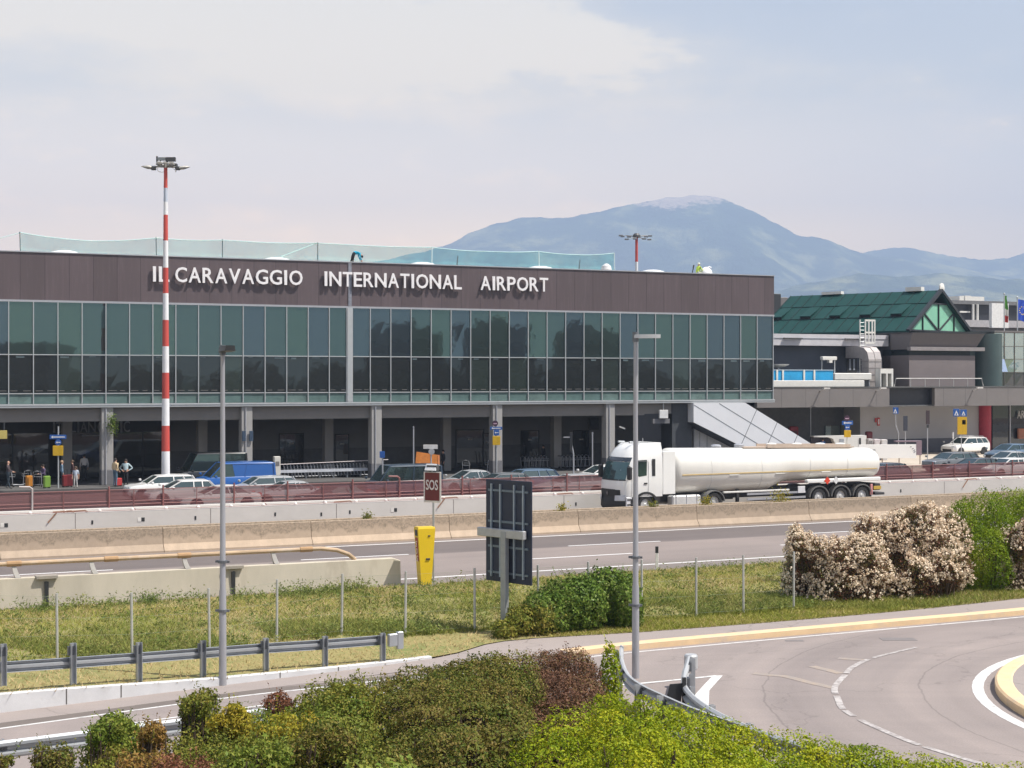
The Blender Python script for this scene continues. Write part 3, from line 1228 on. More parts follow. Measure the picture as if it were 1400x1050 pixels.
sign = thing('airport_sign', 'white raised capitals reading IL CARAVAGGIO INTERNATIONAL AIRPORT on the brown band', 'sign', BO, TB)
for txt, p0, p1 in (('IL', 206, 231), ('CARAVAGGIO', 238, 413), ('INTERNATIONAL', 441, 630), ('AIRPORT', 655, 748)):
    word_sign(sign, txt, BS(p0), BS(p1), 13.62, 1.02, -.18, .06, M_LETTER)
shop = thing('shop_sign', 'unlit grey lettering ITALIAN OPTIC over the dark shop front', 'sign', BO, TB)
M_SHOPL = mat('shop_letter', (.30, .30, .31), .5)
yy = YB - .42
word_sign(shop, 'ITALIAN', BS(72, yy), BS(131, yy), BZ(100, 591, yy), .72, yy, .03, M_SHOPL, .0)
word_sign(shop, 'OPTIC', BS(133, yy), BS(178, yy), BZ(150, 591, yy), .78, yy, .03, M_SHOPL, .0)
mb = MB()
mb.box(BS(112, yy), BS(137, yy), yy, yy + .04, BZ(120, 596.5, yy), BZ(120, 595, yy))
mb.build('underline', M_SHOPL, shop)

# ---- green debris net on the roof
net = thing('safety_net', 'sagging turquoise net strung on thin posts along the terminal roof', 'net', BO, TB)
NY = 3.6
tops = [(-60, 322), (28, 318), (121, 329.5), (214, 325.5), (304, 328.5), (434, 332.5), (590, 338), (664, 343.5), (737, 343.5), (788, 348), (840, 346)]
fine_t = []
for i in range(1, len(tops) - 1):
    a, b = tops[i], tops[i + 1]
    for k in range(8):
        t = k / 8
        fine_t.append((a[0] + (b[0] - a[0]) * t, a[1] + (b[1] - a[1]) * t + 1.3 * math.sin(math.pi * t)))
fine_t.append(tops[-1])
r0 = [(BS(x, NY), NY + .12 * math.sin(i * .7), BZ(x, y, NY)) for i, (x, y) in enumerate(fine_t)]
r1 = [(p[0] + .05 * math.sin(i), NY + .2 * math.sin(i * .5 + 1), ZT - .28) for i, p in enumerate(r0)]
rm = [tuple((np.array(a) + np.array(b)) / 2 + np.array((0, .25, 0))) for a, b in zip(r0, r1)]
M_NET = netmat('net_turquoise', (.13, .45, .42), .38, .5)
o = grid_sheet('net', [r1, rm, r0], M_NET, net)
M_NETPOST = mat('net_post', (.10, .14, .15), .6)
for x, y in ((28, 317), (214, 324), (304, 327), (434, 331.5), (590, 337.5), (737, 343), (840, 345.5)):
    mb = MB()
    c = BS(x, NY)
    mb.tube([(c, NY - .05, ZT - .3), (c + rnd.uniform(-.06, .06), NY - .05, BZ(x, y, NY))], .035, 6)
    mb.build('post', M_NETPOST if x < 500 else mat('net_post_pale', (.5, .6, .6), .6), net)
mb = MB()
mb.tube(r0, .025, 4)
mb.tube([(BS(-70, NY), NY, BZ(-70, 345, NY)), (BS(28, NY), NY, BZ(28, 318, NY))], .02, 4)
mb.tube([(BS(384, NY), NY, BZ(384, 351, NY)), (BS(434, NY), NY, BZ(434, 332, NY))], .03, 4)
mb.build('rope', mat('net_rope', (.42, .62, .6), .7), net)
for px, py in ((624, 349), (791, 354)):
    t = thing('roof_bracket', 'thin dark upright bracket on the roof edge ' + ('above the A of INTERNATIONAL' if px < 700 else 'right of the word AIRPORT'), 'bracket', B2W(BS(px, .6), .6, ZT - .3), TB)
    mb = MB()
    mb.bar((0, 0, 0), (.12, 0, .3 + 14 * BD(px) / F * .6 + .35), .06, .06)
    mb.build('upright', M_NETPOST, t)
    mb = MB()
    mb.bar((-.35, 0, .33), (.1, 0, .36), .06, .05)
    mb.build('foot', M_NETPOST, t)
t = thing('roof_vent', 'small pale cowl on the roof edge right of the turquoise net', 'vent', B2W(BS(829, 1.6), 1.6, ZT - .3), TB)
mb = MB()
mb.lathe([(.3, 0), (.3, .45), (.42, .5), (.34, .8), (.1, .98)], 'z', 12)
mb.build('cowl', mat('pale_metal', (.6, .6, .6), .5), t, True)
t = thing('ceiling_sign', 'small white hanging sign box under the overhang by the dark pier', 'sign', B2W(BS(907, .1), .1, 0), TB)
mb = MB()
mb.bbox(-.38, .38, -.08, .08, BZ(907, 572, .1), BZ(907, 560.5, .1), .02)
mb.build('sign_box', mat('sign_white', (.62, .62, .62), .4), t)
mb = MB()
mb.box(-.03, .03, -.03, .03, BZ(907, 560, .1), Z0 - .15)
mb.build('hanger', M_ALU, t)
mb = MB()
mb.box(-.85, .65, .15, .35, BZ(907, 579, .1), BZ(907, 572.6, .1))
mb.build('dark_panel', M_COLBASE, t)
t = thing('wall_screen', 'black display screen hung high on the back wall left of the cab', 'screen', B2W(BS(811.5, YB - .5), YB - .5, 0), TB)
mb = MB()
mb.bbox(-.45, .45, -.06, .06, BZ(811, 587, YB), BZ(811, 571, YB), .02)
mb.build('screen', M_BLACKMET, t)
mb = MB()
mb.box(-.05, .05, .06, .46, BZ(811, 580, YB), BZ(811, 578, YB))
mb.build('arm', M_BLACKMET, t)

# ================================================================== annex on the right
M_GREYP = mat('panel_grey', (.16, .148, .145), .6, 0, .06, .9, dirt=((.14, .13, .13), .6))
M_GREYPJ = mat('panel_grey_joint', (.07, .07, .07), .8)
M_DGREEN = mat('dark_green_wall', (.020, .032, .036), .45)
M_BLUEG = mat('bluegrey_wall', (.065, .075, .095), .6, 0, .08, .5)
M_BANDW = mat('weathered_white', (.50, .49, .51), .7, 0, .1, .8, dirt=((.34, .33, .35), .55))
annex = thing('terminal_annex', 'grey annex with canopy band, panelled block and curtain glass right of the terminal', 'building', BO, TB)
YC = 12.0
zt, zb = BZ(1200, 530.5, YC), BZ(1200, 556, YC)
a0, a1, a2, a3 = BS(1035, YC), BS(1216, YC), BS(1278, YC), BS(1500, YC)
mb = MB()
mb.box(a0, a1, YC, YC + .4, zb, zt, 0)
mb.box(a1, a2, YC + .8, YC + 1.2, zb, zt, 2)
mb.box(a1 - .3, a1, YC + .4, YC + 1.2, zb, zt, 2)
mb.box(a2, a2 + .3, YC + .4, YC + 1.2, zb, zt, 2)
mb.box(a2, a3, YC, YC + .4, zb, zt, 0)
mb.box(a0, a3, YC - .03, YC + 9, zt + .002, zt + .12, 1)
x = a0
while x < a3:
    if not (a1 - .1 < x < a2 + .1):
        mb.box(x - .012, x + .012, YC - .004, YC + .01, zb + .02, zt - .01, 1)
    x += 2.6
mb.build('canopy_band', [M_GREYP, M_GREYPJ, mat('dark_panel', (.035, .037, .045), .5)], annex)
mb = MB()
mb.box(a0, a3, YC + .4, YC + 12, zb + .0, zb + .12)
mb.build('canopy_soffit', mat('canopy_soffit', (.10, .105, .11), .7), annex)
for px in (1121, 1198, 1330):
    c = BS(px, YC)
    mb = MB()
    mb.bar((c, YC, zt - .22), (c - .02, YC - .75, zt - .05), .09, .1)
    mb.bar((c - .15, YC - .72, zt + .0), (c + .45, YC - .8, zt + .0), .28, .12)
    mb.build('canopy_light', mat('lamp_grey', (.6, .58, .55), .5), annex)
YW = 17.0
zg = .15
mb = MB()
b0, b1 = BS(1176, YW), BS(1343, YW)
mb.box(BS(1040, YW) - 4, b0, YW + 2.5, YW + 2.8, 0, zb, 2)
mb.box(b0, b0 + .25, YW, YW + 2.8, 0, zb, 0)
mb.box(b0 + .25, b1, YW, YW + .3, BZ(1260, 599.5, YW), zb, 0)
mb.box(b0 + .25, b1, YW - .02, YW + .3, 0, BZ(1260, 599.5, YW), 1)
mb.build('ground_wall', [mat('pale_wall', (.46, .45, .46), .7, 0, .05, .4), mat('blue_dado', (.10, .105, .13), .5), M_INDARK], annex)
for a, b in ((1128, 1146), (1149, 1158), (1162, 1174)):
    mb = MB()
    mb.box(BS(a, YW + 2.4), BS(b, YW + 2.4), YW + 2.3, YW + 2.45, 1.0, BZ(1140, 582, YW + 2.4))
    mb.build('window', glass_dark('glass_pale', (.8, .95, .85), .4, (.10, .12, .11)), annex)
mb = MB()
r0_, r1_ = BS(1343.5, YW - .6), BS(1357, YW - .6)
mb.lathe([((r1_ - r0_) / 2, 0), ((r1_ - r0_) / 2, zb)], 'z', 24, 0, ((r0_ + r1_) / 2, YW - .2, 0))
mb.build('red_column', mat('red_column', (.42, .03, .055), .45), annex, True)
mb = MB()
e0, e1 = BS(1357, YW + .4), BS(1500, YW + .4)
mb.box(e0, e1, YW + .4, YW + .7, 0, zb, 0)
for px in (1384, 1420, 1450):
    mb.box(BS(px, YW) - .06, BS(px, YW) + .06, YW + .28, YW + .4, 0, zb, 1)
mb.build('entrance_glazing', [GL_DOOR, M_ALUD], annex)
mb = MB()
yl = YW + .2
word_sign(annex, 'ARR', BS(1390.5, yl), BS(1406, yl), BZ(1395, 572, yl), .78, yl, .04, mat('letter_grey', (.6, .6, .6), .5), .0)
mb = MB()
mb.box(BS(1393, YW), BS(1440, YW), YW + .05, YW + .25, BZ(1395, 600, YW), BZ(1395, 586, YW))
mb.build('orange_panel', mat('orange_panel', (.45, .17, .09), .5), annex)
# upper storey
YU = 19.5
zu0, zu1, zu2 = zt + .1, BZ(1130, 473, YU), BZ(1130, 457.5, YU)
mb = MB()
u0, u1 = BS(1040, YU) - 6, BS(1219, YU)
mb.box(u0, u1, YU, YU + .3, zu0, zu1, 0)
mb.box(u0, u1 - .2, YU - .9, YU + .3, zu1, zu2, 1)
mb.box(u0, u1 - .1, YU - .95, YU - .5, zu2 - .42, zu2 - .36, 2)
mb.build('upper_wall', [M_BLUEG, M_BANDW, M_ALUD], annex)
mb = MB()
for px, w_ in ((1084, 2.1), (1168, 2.2)):
    c = BS(px, YU - 1)
    mb.box(c - w_ / 2, c + w_ / 2, YU - 1.15, YU - .92, zu1 + .62, zu1 + .72, 0)
mb.build('band_lamp', M_GREYPJ, annex)
mb = MB()
mb.box(BS(1157.5, YU), BS(1171, YU), YU - .06, YU - .005, zu0, BZ(1163, 486, YU), 0)
mb.box(BS(1158.5, YU), BS(1170, YU), YU - .08, YU - .02, BZ(1163, 486, YU), BZ(1163, 479.5, YU), 1)
for px in (1161.5, 1167):
    mb.box(BS(px, YU) - .1, BS(px, YU) + .1, YU - .09, YU - .062, BZ(1163, 506, YU), BZ(1163, 491, YU), 1)
mb.build('roof_door', [M_BLACKMET, mat('door_pane', (.33, .36, .42), .4)], annex)
# panelled block with cornice
YK = 15.5
k0_, k1_ = BS(1243, YK), BS(1333, YK)
zk = lambda y: BZ(1290, y, YK)
mb = MB()
mb.box(k0_, k1_, YK, YK + 6, zt + .12, zk(486), 0)
mb.box(k0_ + .3, k1_ - .3, YK + .35, YK + 6, zk(486), zk(478), 1)
mb.build('panel_block', [mat('block_grey', (.175, .15, .15), .7, 0, .05, .6), M_DGREEN], annex)
mb = MB()
c0, c1 = k0_, BS(1342, YK)
mb.loft([[Vector(p) for p in ((c0, YK + .2, zk(478)), (c1 - .7, YK + .2, zk(478)), (c1 - .7, YK + 6, zk(478)), (c0, YK + 6, zk(478)))],
         [Vector(p) for p in ((c0, YK - .5, zk(456)), (c1, YK - .5, zk(456)), (c1, YK + 6, zk(456)), (c0, YK + 6, zk(456)))]], True)
mb.box(c0 - .1, c1 + .1, YK - .35, YK + .19, zk(479.6), zk(474.5), 1)
mb.box(c0 - .1, c1 + .1, YK - .56, YK + 6, zk(455.9), zk(454.6), 2)
mb.build('cornice', [mat('block_grey2', (.15, .135, .135), .7, 0, .05), mat('cornice_edge', (.24, .22, .22), .6), M_BLACKMET], annex)
mb = MB()
mb.box(u1, k0_, YU - 1.2, YU + 3, zt + .12, zk(456), 0)
mb.box(u1 - .3, k0_ + .1, YU - 1.5, YU - 1.2, zk(480), zk(477), 1)
mb.box(u1 + .6, u1 + .9, YU - 1.4, YU - 1.2, zt + .12, zk(480), 1)
mb.build('dark_flank', [M_DGREEN, mat('teal_trim', (.035, .065, .075), .5)], annex)
mb = MB()
mb.lathe([(1.55, zt + .12), (1.55, zk(455))], 'z', 32, 0, (BS(1349, YK + 1.5), YK + 1.6, 0))
mb.box(k1_ - .02, BS(1345, YK + 2), YK + 1.4, YK + 6, zt + .12, zk(462), 0)
mb.build('round_tower', mat('tower_teal', (.055, .085, .085), .35, 0, .12, .8), annex, True)
YG = 16.5
gx0, gx1 = BS(1359, YG), BS(1510, YG)
cells = [gx0 + 1.53 * 0]
zr = [BZ(1380, y, YG) for y in (528.5, 509, 491, 473.5, 455)]
GLP = glass_dark('glass_sky', (.74, .90, .84), .62, (.10, .11, .09), .02)
GLD = glass_dark('glass_dim', (.6, .62, .58), .18, (.03, .032, .03), .02)
pw = BS(1373, YG) - gx0
i = 0
x = gx0
while x < gx1:
    w_ = MB()
    for r in range(4):
        tl = [rnd.uniform(-.012, .012) for _ in range(4)]
        w_.quad((x + .04, YG + tl[0], zr[r] + .03), (x + pw - .04, YG + tl[1], zr[r] + .03), (x + pw - .04, YG + tl[2], zr[r + 1] - .03), (x + .04, YG + tl[3], zr[r + 1] - .03), 0 if r > 0 else 1)
    wo = w_.build('window', [GLP, GLD], annex)
    f_ = MB()
    f_.box(x - .04, x + .04, YG - .05, YG + .3, zr[0], zr[4])
    for r in range(5):
        f_.box(x + .04, x + pw - .04, YG - .04, YG + .2, zr[r] - .03, zr[r] + .03)
    f_.build('window_frame', mat('bronze_frame', (.10, .095, .085), .5), wo)
    if i == 0:
        q_ = MB()
        q_.add([(x + .1, YG - .55, zr[1] + .05), (x + pw - .02, YG - .5, zr[1] + .05), (x + pw - .1, YG - .08, zr[2]), (x + .05, YG - .08, zr[2]),
                (x + .1, YG - .58, zr[1] + .05), (x + pw - .02, YG - .53, zr[1] + .05), (x + pw - .1, YG - .11, zr[2]), (x + .05, YG - .11, zr[2])],
               [(3, 2, 1, 0), (4, 5, 6, 7), (0, 1, 5, 4), (1, 2, 6, 5), (2, 3, 7, 6), (3, 0, 4, 7)])
        q_.build('open_sash', glass_dark('glass_open', (.8, .88, 1), .75, (.2, .23, .28), .05), wo)
    x += pw
    i += 1
mb = MB()
mb.box(gx0, gx1, YG + .3, YG + 8, zt + .12, zr[4] - .05, 0)
mb.box(gx0, gx1, YG - .08, YG + 8, zr[4] + .03, zr[4] + .2, 1)
mb.build('glazed_core', [M_DARK, M_GREYP], annex)
mb = MB()
mb.box(BS(1040, YU) - 6, gx1, YU + .3, YU + 34, 0, zu2 - .5)
mb.box(BS(1040, YU) - 6, gx1 - 20, YU + 34, YU + 48, 0, zu2 - .5)
mb.build('rear_mass', M_BLUEG, annex)
mb = MB()
za = zt + .12
for px0, px1 in ((1225, 1342),):
    a, b = BS(px0, 13.6), BS(px1, 13.6)
    mb.tube([(a - .2, 13.6, za), (a, 13.6, za + .75), (b, 13.6, za + .75), (b + .2, 13.6, za)], .05, 6)
    for k in range(1, 6):
        c = a + (b - a) * k / 6
        mb.tube([(c, 13.6, za), (c, 13.6, za + .75)], .03, 6)
mb.build('roof_railing', mat('rail_pale', (.5, .49, .47), .5), annex)

# ---- roof items standing on the canopy deck
deck = lambda px, y: B2W(BS(px, y), y, zt + .12)
M_OFFW = mat('offwhite_metal', (.66, .65, .61), .55, 0, .05)
t = thing('fence_screen', 'bright blue fence screen with white posts on the annex deck', 'screen fence', deck(1098, 13.4), TB)
w_ = BS(1139, 13.4) - BS(1098, 13.4)
zz = lambda y: BZ(1100, y, 13.4) - zt - .12
mb = MB()
mb.box(-w_ - 1.5, w_, 0, .05, zz(521), zz(506.5))
mb.build('blue_sheet', mat('blue_sheet', (.02, .32, .62), .45, 0, .18, .8), t)
for px in (1062, 1070, 1099, 1113):
    c = BS(px, 13.4) - BS(1098, 13.4)
    mb = MB()
    mb.box(c - .09, c + .09, -.07, -.01, zz(522), zz(505.6))
    mb.build('post', M_OFFW, t)
mb = MB()
mb.box(-w_ - 1.5, w_, -.06, .1, zz(506.4), zz(505.4))
mb.build('top_rail', mat('pale_blue', (.4, .5, .58), .5), t)
t = thing('deck_parapet', 'low off white parapet in front of the blue screen', 'parapet', deck(1098, 12.6), TB)
mb = MB()
mb.bbox(BS(1056, 12.6) - BS(1098, 12.6) - 1.5, BS(1182, 12.6) - BS(1098, 12.6), 0, .3, 0, .58, .03)
mb.build('parapet_wall', M_OFFW, t)
t = thing('deck_unit', 'long low white duct box beside the blue screen', 'duct', deck(1166, 14.2), TB)
mb = MB()
a, b = BS(1141, 14.2) - BS(1166, 14.2), BS(1192, 14.2) - BS(1166, 14.2)
mb.bbox(a, b, 0, 1.2, .62, 1.25, .05)
mb.build('duct_box', M_OFFW, t)
for q in np.linspace(a + .2, b - .2, 4):
    mb = MB()
    mb.box(q - .05, q + .05, .1, .9, 0, .63)
    mb.build('leg', M_ALUD, t)
t = thing('deck_lamp_frame', 'white floodlight bar on two thin legs on the annex deck', 'light frame', deck(1132, 15), TB)
mb = MB()
w_ = (BS(1142, 15) - BS(1122, 15)) / 2
mb.bbox(-w_, w_, -.3, .1, 2.45, 2.78, .04)
mb.box(-.1, .25, -.35, .0, 2.2, 2.44)
mb.build('light_bar', M_OFFW, t)
for q in (-w_ + .15, w_ - .05):
    mb = MB()
    mb.box(q - .04, q + .04, 0, .08, 0, 2.46)
    mb.build('leg', M_ALU, t)
t = thing('roof_dish', 'white tilted dish at the left end of the blue screen', 'dish', deck(1064, 14.5), TB)
mb = MB()
mb.lathe([(.05, 0), (.55, .06), (.95, .22), (1.0, .3), (.9, .26), (.3, .12)], 'z', 20, 0, (0, 0, 1.75))
mb.build('dish', M_OFFW, t, True)
mb = MB()
mb.tube([(0, 0, 0), (0, 0, 1.76)], .08, 8)
mb.build('stem', M_ALU, t)
for k, (px, hgt, lb) in enumerate(((1187, 3.15, 'pale'), (1196, 3.2, 'taller'))):
    t = thing('air_duct', f'{lb} bent ventilation duct rising from the annex deck, {"left" if k == 0 else "right"} of the pair', 'air duct', deck(px, 15.8), TB)
    mb = MB()
    d0 = []
    pts = [(0, 0, .0), (0, 0, hgt - .6), (.0, .12, hgt - .25), (0, .45, hgt), (0, 1.2, hgt + .1), (0, 3.0, hgt + .1)]
    for i_, p in enumerate(pts):
        ang = [0, 0, 35, 65, 90, 90][i_]
        c, s_ = math.cos(R(ang)), math.sin(R(ang))
        hw, hd = (.36, .55)
        d0.append([Vector(p) + Vector((sx * hw, sy * hd * c, -sy * hd * s_)) for sx, sy in ((-1, -1), (1, -1), (1, 1), (-1, 1))])
    mb.loft(d0, True)
    mb.build('duct', mat('duct_metal', (.40, .37, .36), .45, .3, .1), t)
    for z in np.arange(.5, hgt - .5, .62):
        mb = MB()
        mb.box(-.39, .39, -.58, .58, z - .03, z + .03)
        mb.build('flange', mat('duct_flange', (.28, .26, .25), .5, .3), t)
t = thing('deck_cabinet', 'white upright cabinet with a dark open front on the annex deck', 'cabinet', deck(1212.5, 13.6), TB)
w_ = (BS(1221.5, 13.6) - BS(1204, 13.6)) / 2
mb = MB()
hh = BZ(1212, 504, 13.6) - zt - .12
mb.box(-w_, w_, .7, .76, 0, hh)
mb.box(-w_, -w_ + .1, 0, .7, 0, hh)
mb.box(w_ - .2, w_, 0, .7, 0, hh)
mb.box(-.05, .1, 0, .7, 0, hh - .45)
mb.box(-w_ + .1, w_ - .2, 0, .7, hh - .45, hh)
mb.build('shell', M_OFFW, t)
mb = MB()
mb.box(-w_ + .1, w_ - .2, .6, .69, .05, hh - .46)
mb.build('dark_back', M_BLACKMET, t)
t = thing('roof_ladder', 'white caged access ladder against the green roof', 'ladder', deck(1186, 16.8), TB)
hh = BZ(1186, 437, 16.8) - zt - .12
h0 = BZ(1186, 473, 16.8) - zt - .12
w_ = (BS(1197.5, 16.8) - BS(1177, 16.8)) / 2
for x in (-w_, -w_ * .3):
    mb = MB()
    mb.tube([(x, 0, 0), (x, 0, hh)], .06, 6)
    mb.build('stile', M_OFFW, t)
mb = MB()
for z in np.arange(.3, hh, .36):
    mb.tube([(-w_, 0, z), (-w_ * .3, 0, z)], .025, 5)
mb.build('rung', M_ALU, t)
mb = MB()
for z in (hh - .05, hh - 1.2, hh - 2.2):
    mb.box(-w_ * .3, w_, -.06, .02, z - .1, z + .06)
    mb.box(w_ - .1, w_, -.06, 1.0, z - .1, z + .06)
for x in (-w_ * .3, 0.15 * w_, .6 * w_, w_ - .05):
    mb.box(x - .05, x + .05, -.07, .03, hh - 2.25, hh)
mb.build('cage', M_OFFW, t)
# ---- hall with green roof
HL = thing('green_roof_hall', 'hall with dark green panelled gable roof and pale green triangular front', 'building', (0, 0, 0))
rx = Vector((.744, -.668, 0))               # ridge direction, towards the camera
gx = Vector((.668, .744, 0))
DG = 165.0
A_ = P(1281, 397, DG)
base = Vector((A_.x, A_.y, 0))
HL.location = base
HL.rotation_euler = (0, 0, math.atan2(rx.y, rx.x))
Lr, hw, zR, zE = 17.4, 6.8, A_.z, CH + (HZ - 453.0) * DG / F     # local x = ridge towards the viewer, local y = gable right
t_ = (zR - zE)
xl = -26
M_GROOF = mat('green_roof', (.009, .050, .045), .6, 0, .12, .5, spec=.25, dirt=((.012, .062, .053), .55))
M_GROOFJ = mat('green_roof_joint', (.004, .022, .022), .6)
mb = MB()
for sgn in (-1, 1):
    p = [Vector((0.5, 0, zR)), Vector((.5, sgn * hw * 1.02, zE - t_ * .02)), Vector((-Lr, sgn * hw * 1.02, zE - t_ * .02)), Vector((-Lr, 0, zR))]
    th = Vector((0, 0, -.3))
    mb.loft([p, [q + th for q in p]], True)
groof = mb.build('roof', M_GROOF, HL)
sl = Vector((0, -hw, zE - zR))
nrm = Vector((0, -(zR - zE), hw)).normalized()
if nrm.z < 0:
    nrm = -nrm
jn = MB()
for j in range(1, 3):
    q = Vector((0, 0, zR)) + sl * (j / 3.0) + nrm * .03
    jn.bar(q + Vector((.5, 0, 0)), q + Vector((-Lr, 0, 0)), .09, .05)
for k in range(0, 14):
    x = .4 - k * (Lr + .4) / 13
    q0, q1 = Vector((x, 0, zR)) + nrm * .03, Vector((x, 0, zR)) + sl * 1.0 + nrm * .03
    jn.bar(q0, q1, .06, .05)
jn.build('seam', M_GROOFJ, groof)
for k in range(5):                           # raised vent flaps in the middle row
    x = -1.6 - k * 3.55
    fl = MB()
    c = [Vector((x - 1.2 + 1.2 * a, 0, zR)) + sl * (.345 + .305 * b) + nrm * (.05 + .28 * b) for a, b in ((0, 0), (1, 0), (1, 1), (0, 1))]
    lo_ = [q - nrm * .1 for q in c]
    fl.loft([lo_, c], True, 0)
    b_ = [q - nrm * .34 for q in c[2:]]
    fl.quad(lo_[3], lo_[2], b_[0], b_[1], 1)
    fl.build('roof_vent', [M_GROOF, M_DARK], groof)
mb = MB()
mb.add([(.12, -hw * .62, zR - t_ * .60 + .0), (.12, hw * .62, zR - t_ * .60), (.12, hw * .37, zR - t_ * .34), (.12, -hw * .37, zR - t_ * .34)], [(0, 1, 2, 3)], 0)
pg = [(-hw * .97, zE), (hw * .97, zE), (hw * .33, zR - t_ * .33), (-hw * .33, zR - t_ * .33)]
mb = MB()
mb.prism(pg, lambda a, b: (.12, a, b), lambda a, b: (-.05, a, b), 0)
mb.build('gable_front', mat('pale_green', (.20, .46, .32), .4, 0, .06, .6), HL)
fm = MB()
fb = lambda y0, z0, y1, z1: fm.bar((.18, y0, z0), (.18, y1, z1), .1, .16)
zz = lambda k: zE + t_ * k
fb(0, zz(.0), 0, zz(.67))
fb(-hw * .50, zz(0), -hw * .50, zz(.48))
fb(hw * .50, zz(0), hw * .50, zz(.48))
fb(-hw * .50, zz(.46), -.1, zz(.02))
fb(hw * .50, zz(.46), .1, zz(.02))
fb(-hw * .34, zz(.67), hw * .34, zz(.67))
fb(-hw, zz(-.0), hw, zz(-.0))
fm.bar((.45, -hw * 1.02, zz(-.02)), (.45, 0, zz(1.0)), .35, .3)
fm.bar((.45, hw * 1.02, zz(-.02)), (.45, 0, zz(1.0)), .35, .3)
fm.build('gable_frame', mat('frame_dark', (.025, .028, .032), .5), HL)
mb = MB()
mb.prism([(-hw * .33, zz(.67)), (hw * .33, zz(.67)), (0, zz(.98))], lambda a, b: (-1.2, a, b), lambda a, b: (-1.3, a, b))
mb.build('gable_louvre', mat('louvre_brown', (.05, .035, .03), .7), HL)
mb = MB()
mb.box(-Lr, -.1, -hw * .97, hw * .97, 4, zE - .25)
mb.build('hall_wall', M_BLUEG, HL)
mb = MB()
mb.box(-3.4, -1.6, -.35, .35, zR, zR + .42)
mb.box(-13.4, -11.0, -.3, .3, zR, zR + .3)
mb.lathe([(.5, 0), (.5, .12), (.1, .2)], 'x', 12, 0, (.3, .35, zR + .25))
mb.build('ridge_vent', M_OFFW, groof)

# ---- far block behind on the right
FB = thing('background_block', 'distant grey flat roofed block with dark window band behind the flags', 'building', BO, TB)
YF = 58
zf = lambda y: BZ(1350, y, YF)
mb = MB()
f0, f1 = BS(1292, YF), BS(1520, YF)
mb.box(f0, f1, YF, YF + 20, 0, zf(440), 0)
mb.box(f0, f1, YF + 1.4, YF + 20, zf(440), zf(416), 1)
mb.box(f0 - 1, f1, YF + .9, YF + 20, zf(416), zf(411), 2)
mb.box(f0 + 2, f1, YF - .4, YF + 1.4, zf(447.5), zf(438), 3)
mb.build('block_wall', [M_GREYP, mat('window_band', (.03, .033, .042), .3), mat('roof_edge', (.16, .16, .165), .7), mat('balcony', (.42, .40, .41), .7)], FB)
mb = MB()
mb.box(BS(1326, YF), BS(1360, YF), YF + 2, YF + 7, zf(411), zf(404.5))
mb.box(BS(1333, YF), BS(1341, YF), YF + 1.9, YF + 7, zf(411), zf(403.6))
mb.build('roof_unit', M_OFFW, FB)
mb = MB()
mb.box(BS(1356, YF - 6), BS(1379, YF - 6), YF - 6, YF - 5.5, zf(440) - 1, zf(418))
mb.build('white_panel', mat('white_screen', (.75, .74, .72), .5), FB)
mb = MB()
for px in (1336, 1342, 1300):
    mb = MB()
    mb.tube([(BS(px, YF), YF + .8, zf(440)), (BS(px, YF), YF + .8, zf(416))], .16, 8)
    mb.build('roof_post', M_OFFW, FB)
mb = MB()
mb.box(BS(1321, YF), BS(1335, YF), YF + 1.2, YF + 1.38, zf(427.5), zf(425.3))
mb.build('pale_slat', M_OFFW, FB)
t = thing('roof_plant', 'black plant box on the roof left of the green gable roof', 'plant box', B2W(BS(1062.5, 56), 56, zu2 - .5), TB)
mb = MB()
w_ = BS(1069, 56) - BS(1060, 56)
mb.bbox(-w_, w_ * .6, 0, 2, 0, BZ(1062, 401.5, 56) - zu2 + .5, .05)
mb.build('casing', M_BLACKMET, t)
mb = MB()
mb.bbox(w_ * .62, w_ * 1.9, .3, 2, 0, BZ(1062, 406, 56) - zu2 + .5, .05)
mb.build('side_casing', M_GREYP, t)

# ---- flags
def flag(name, label, px, top, bottom, y, cols, wpx, droop):
    t = thing(name, label, 'flag', B2W(BS(px, y), y, zr[4] + .2 if y > YG else zt), TB)
    z0 = t.location.z
    zt_, zb_ = BZ(px, top, y) - z0, BZ(px, bottom, y) - z0
    mb = MB()
    mb.tube([(0, 0, 0), (0, 0, zt_ + .1)], .06, 8)
    mb.lathe([(.02, 0), (.1, .06), (.1, .12), (.01, .2)], 'z', 8, 0, (0, 0, zt_ + .08))
    mb.build('flagpole', M_ALU, t)
    W = wpx * BD(px, y) / F
    N = 12
    rows = []
    for j in range(13):
        tt = j / 12
        row = []
        for i in range(N + 1):
            u = i / N
            row.append((.06 + W * u * (1 - droop * .3 * tt), .22 * math.sin(u * 9 + tt * 3) * u + .02, zt_ - (zt_ - zb_) * tt - droop * u * u * .6))
        rows.append(row)
    mb = MB()
    vs = [p for r in rows for p in r]
    for j in range(12):
        for i in range(N):
            c = cols(i / N, j / 12)
            mb.add([vs[j * (N + 1) + i], vs[j * (N + 1) + i + 1], vs[(j + 1) * (N + 1) + i + 1], vs[(j + 1) * (N + 1) + i]], [(0, 1, 2, 3)], c)
    return t, mb, (W, zt_, zb_)


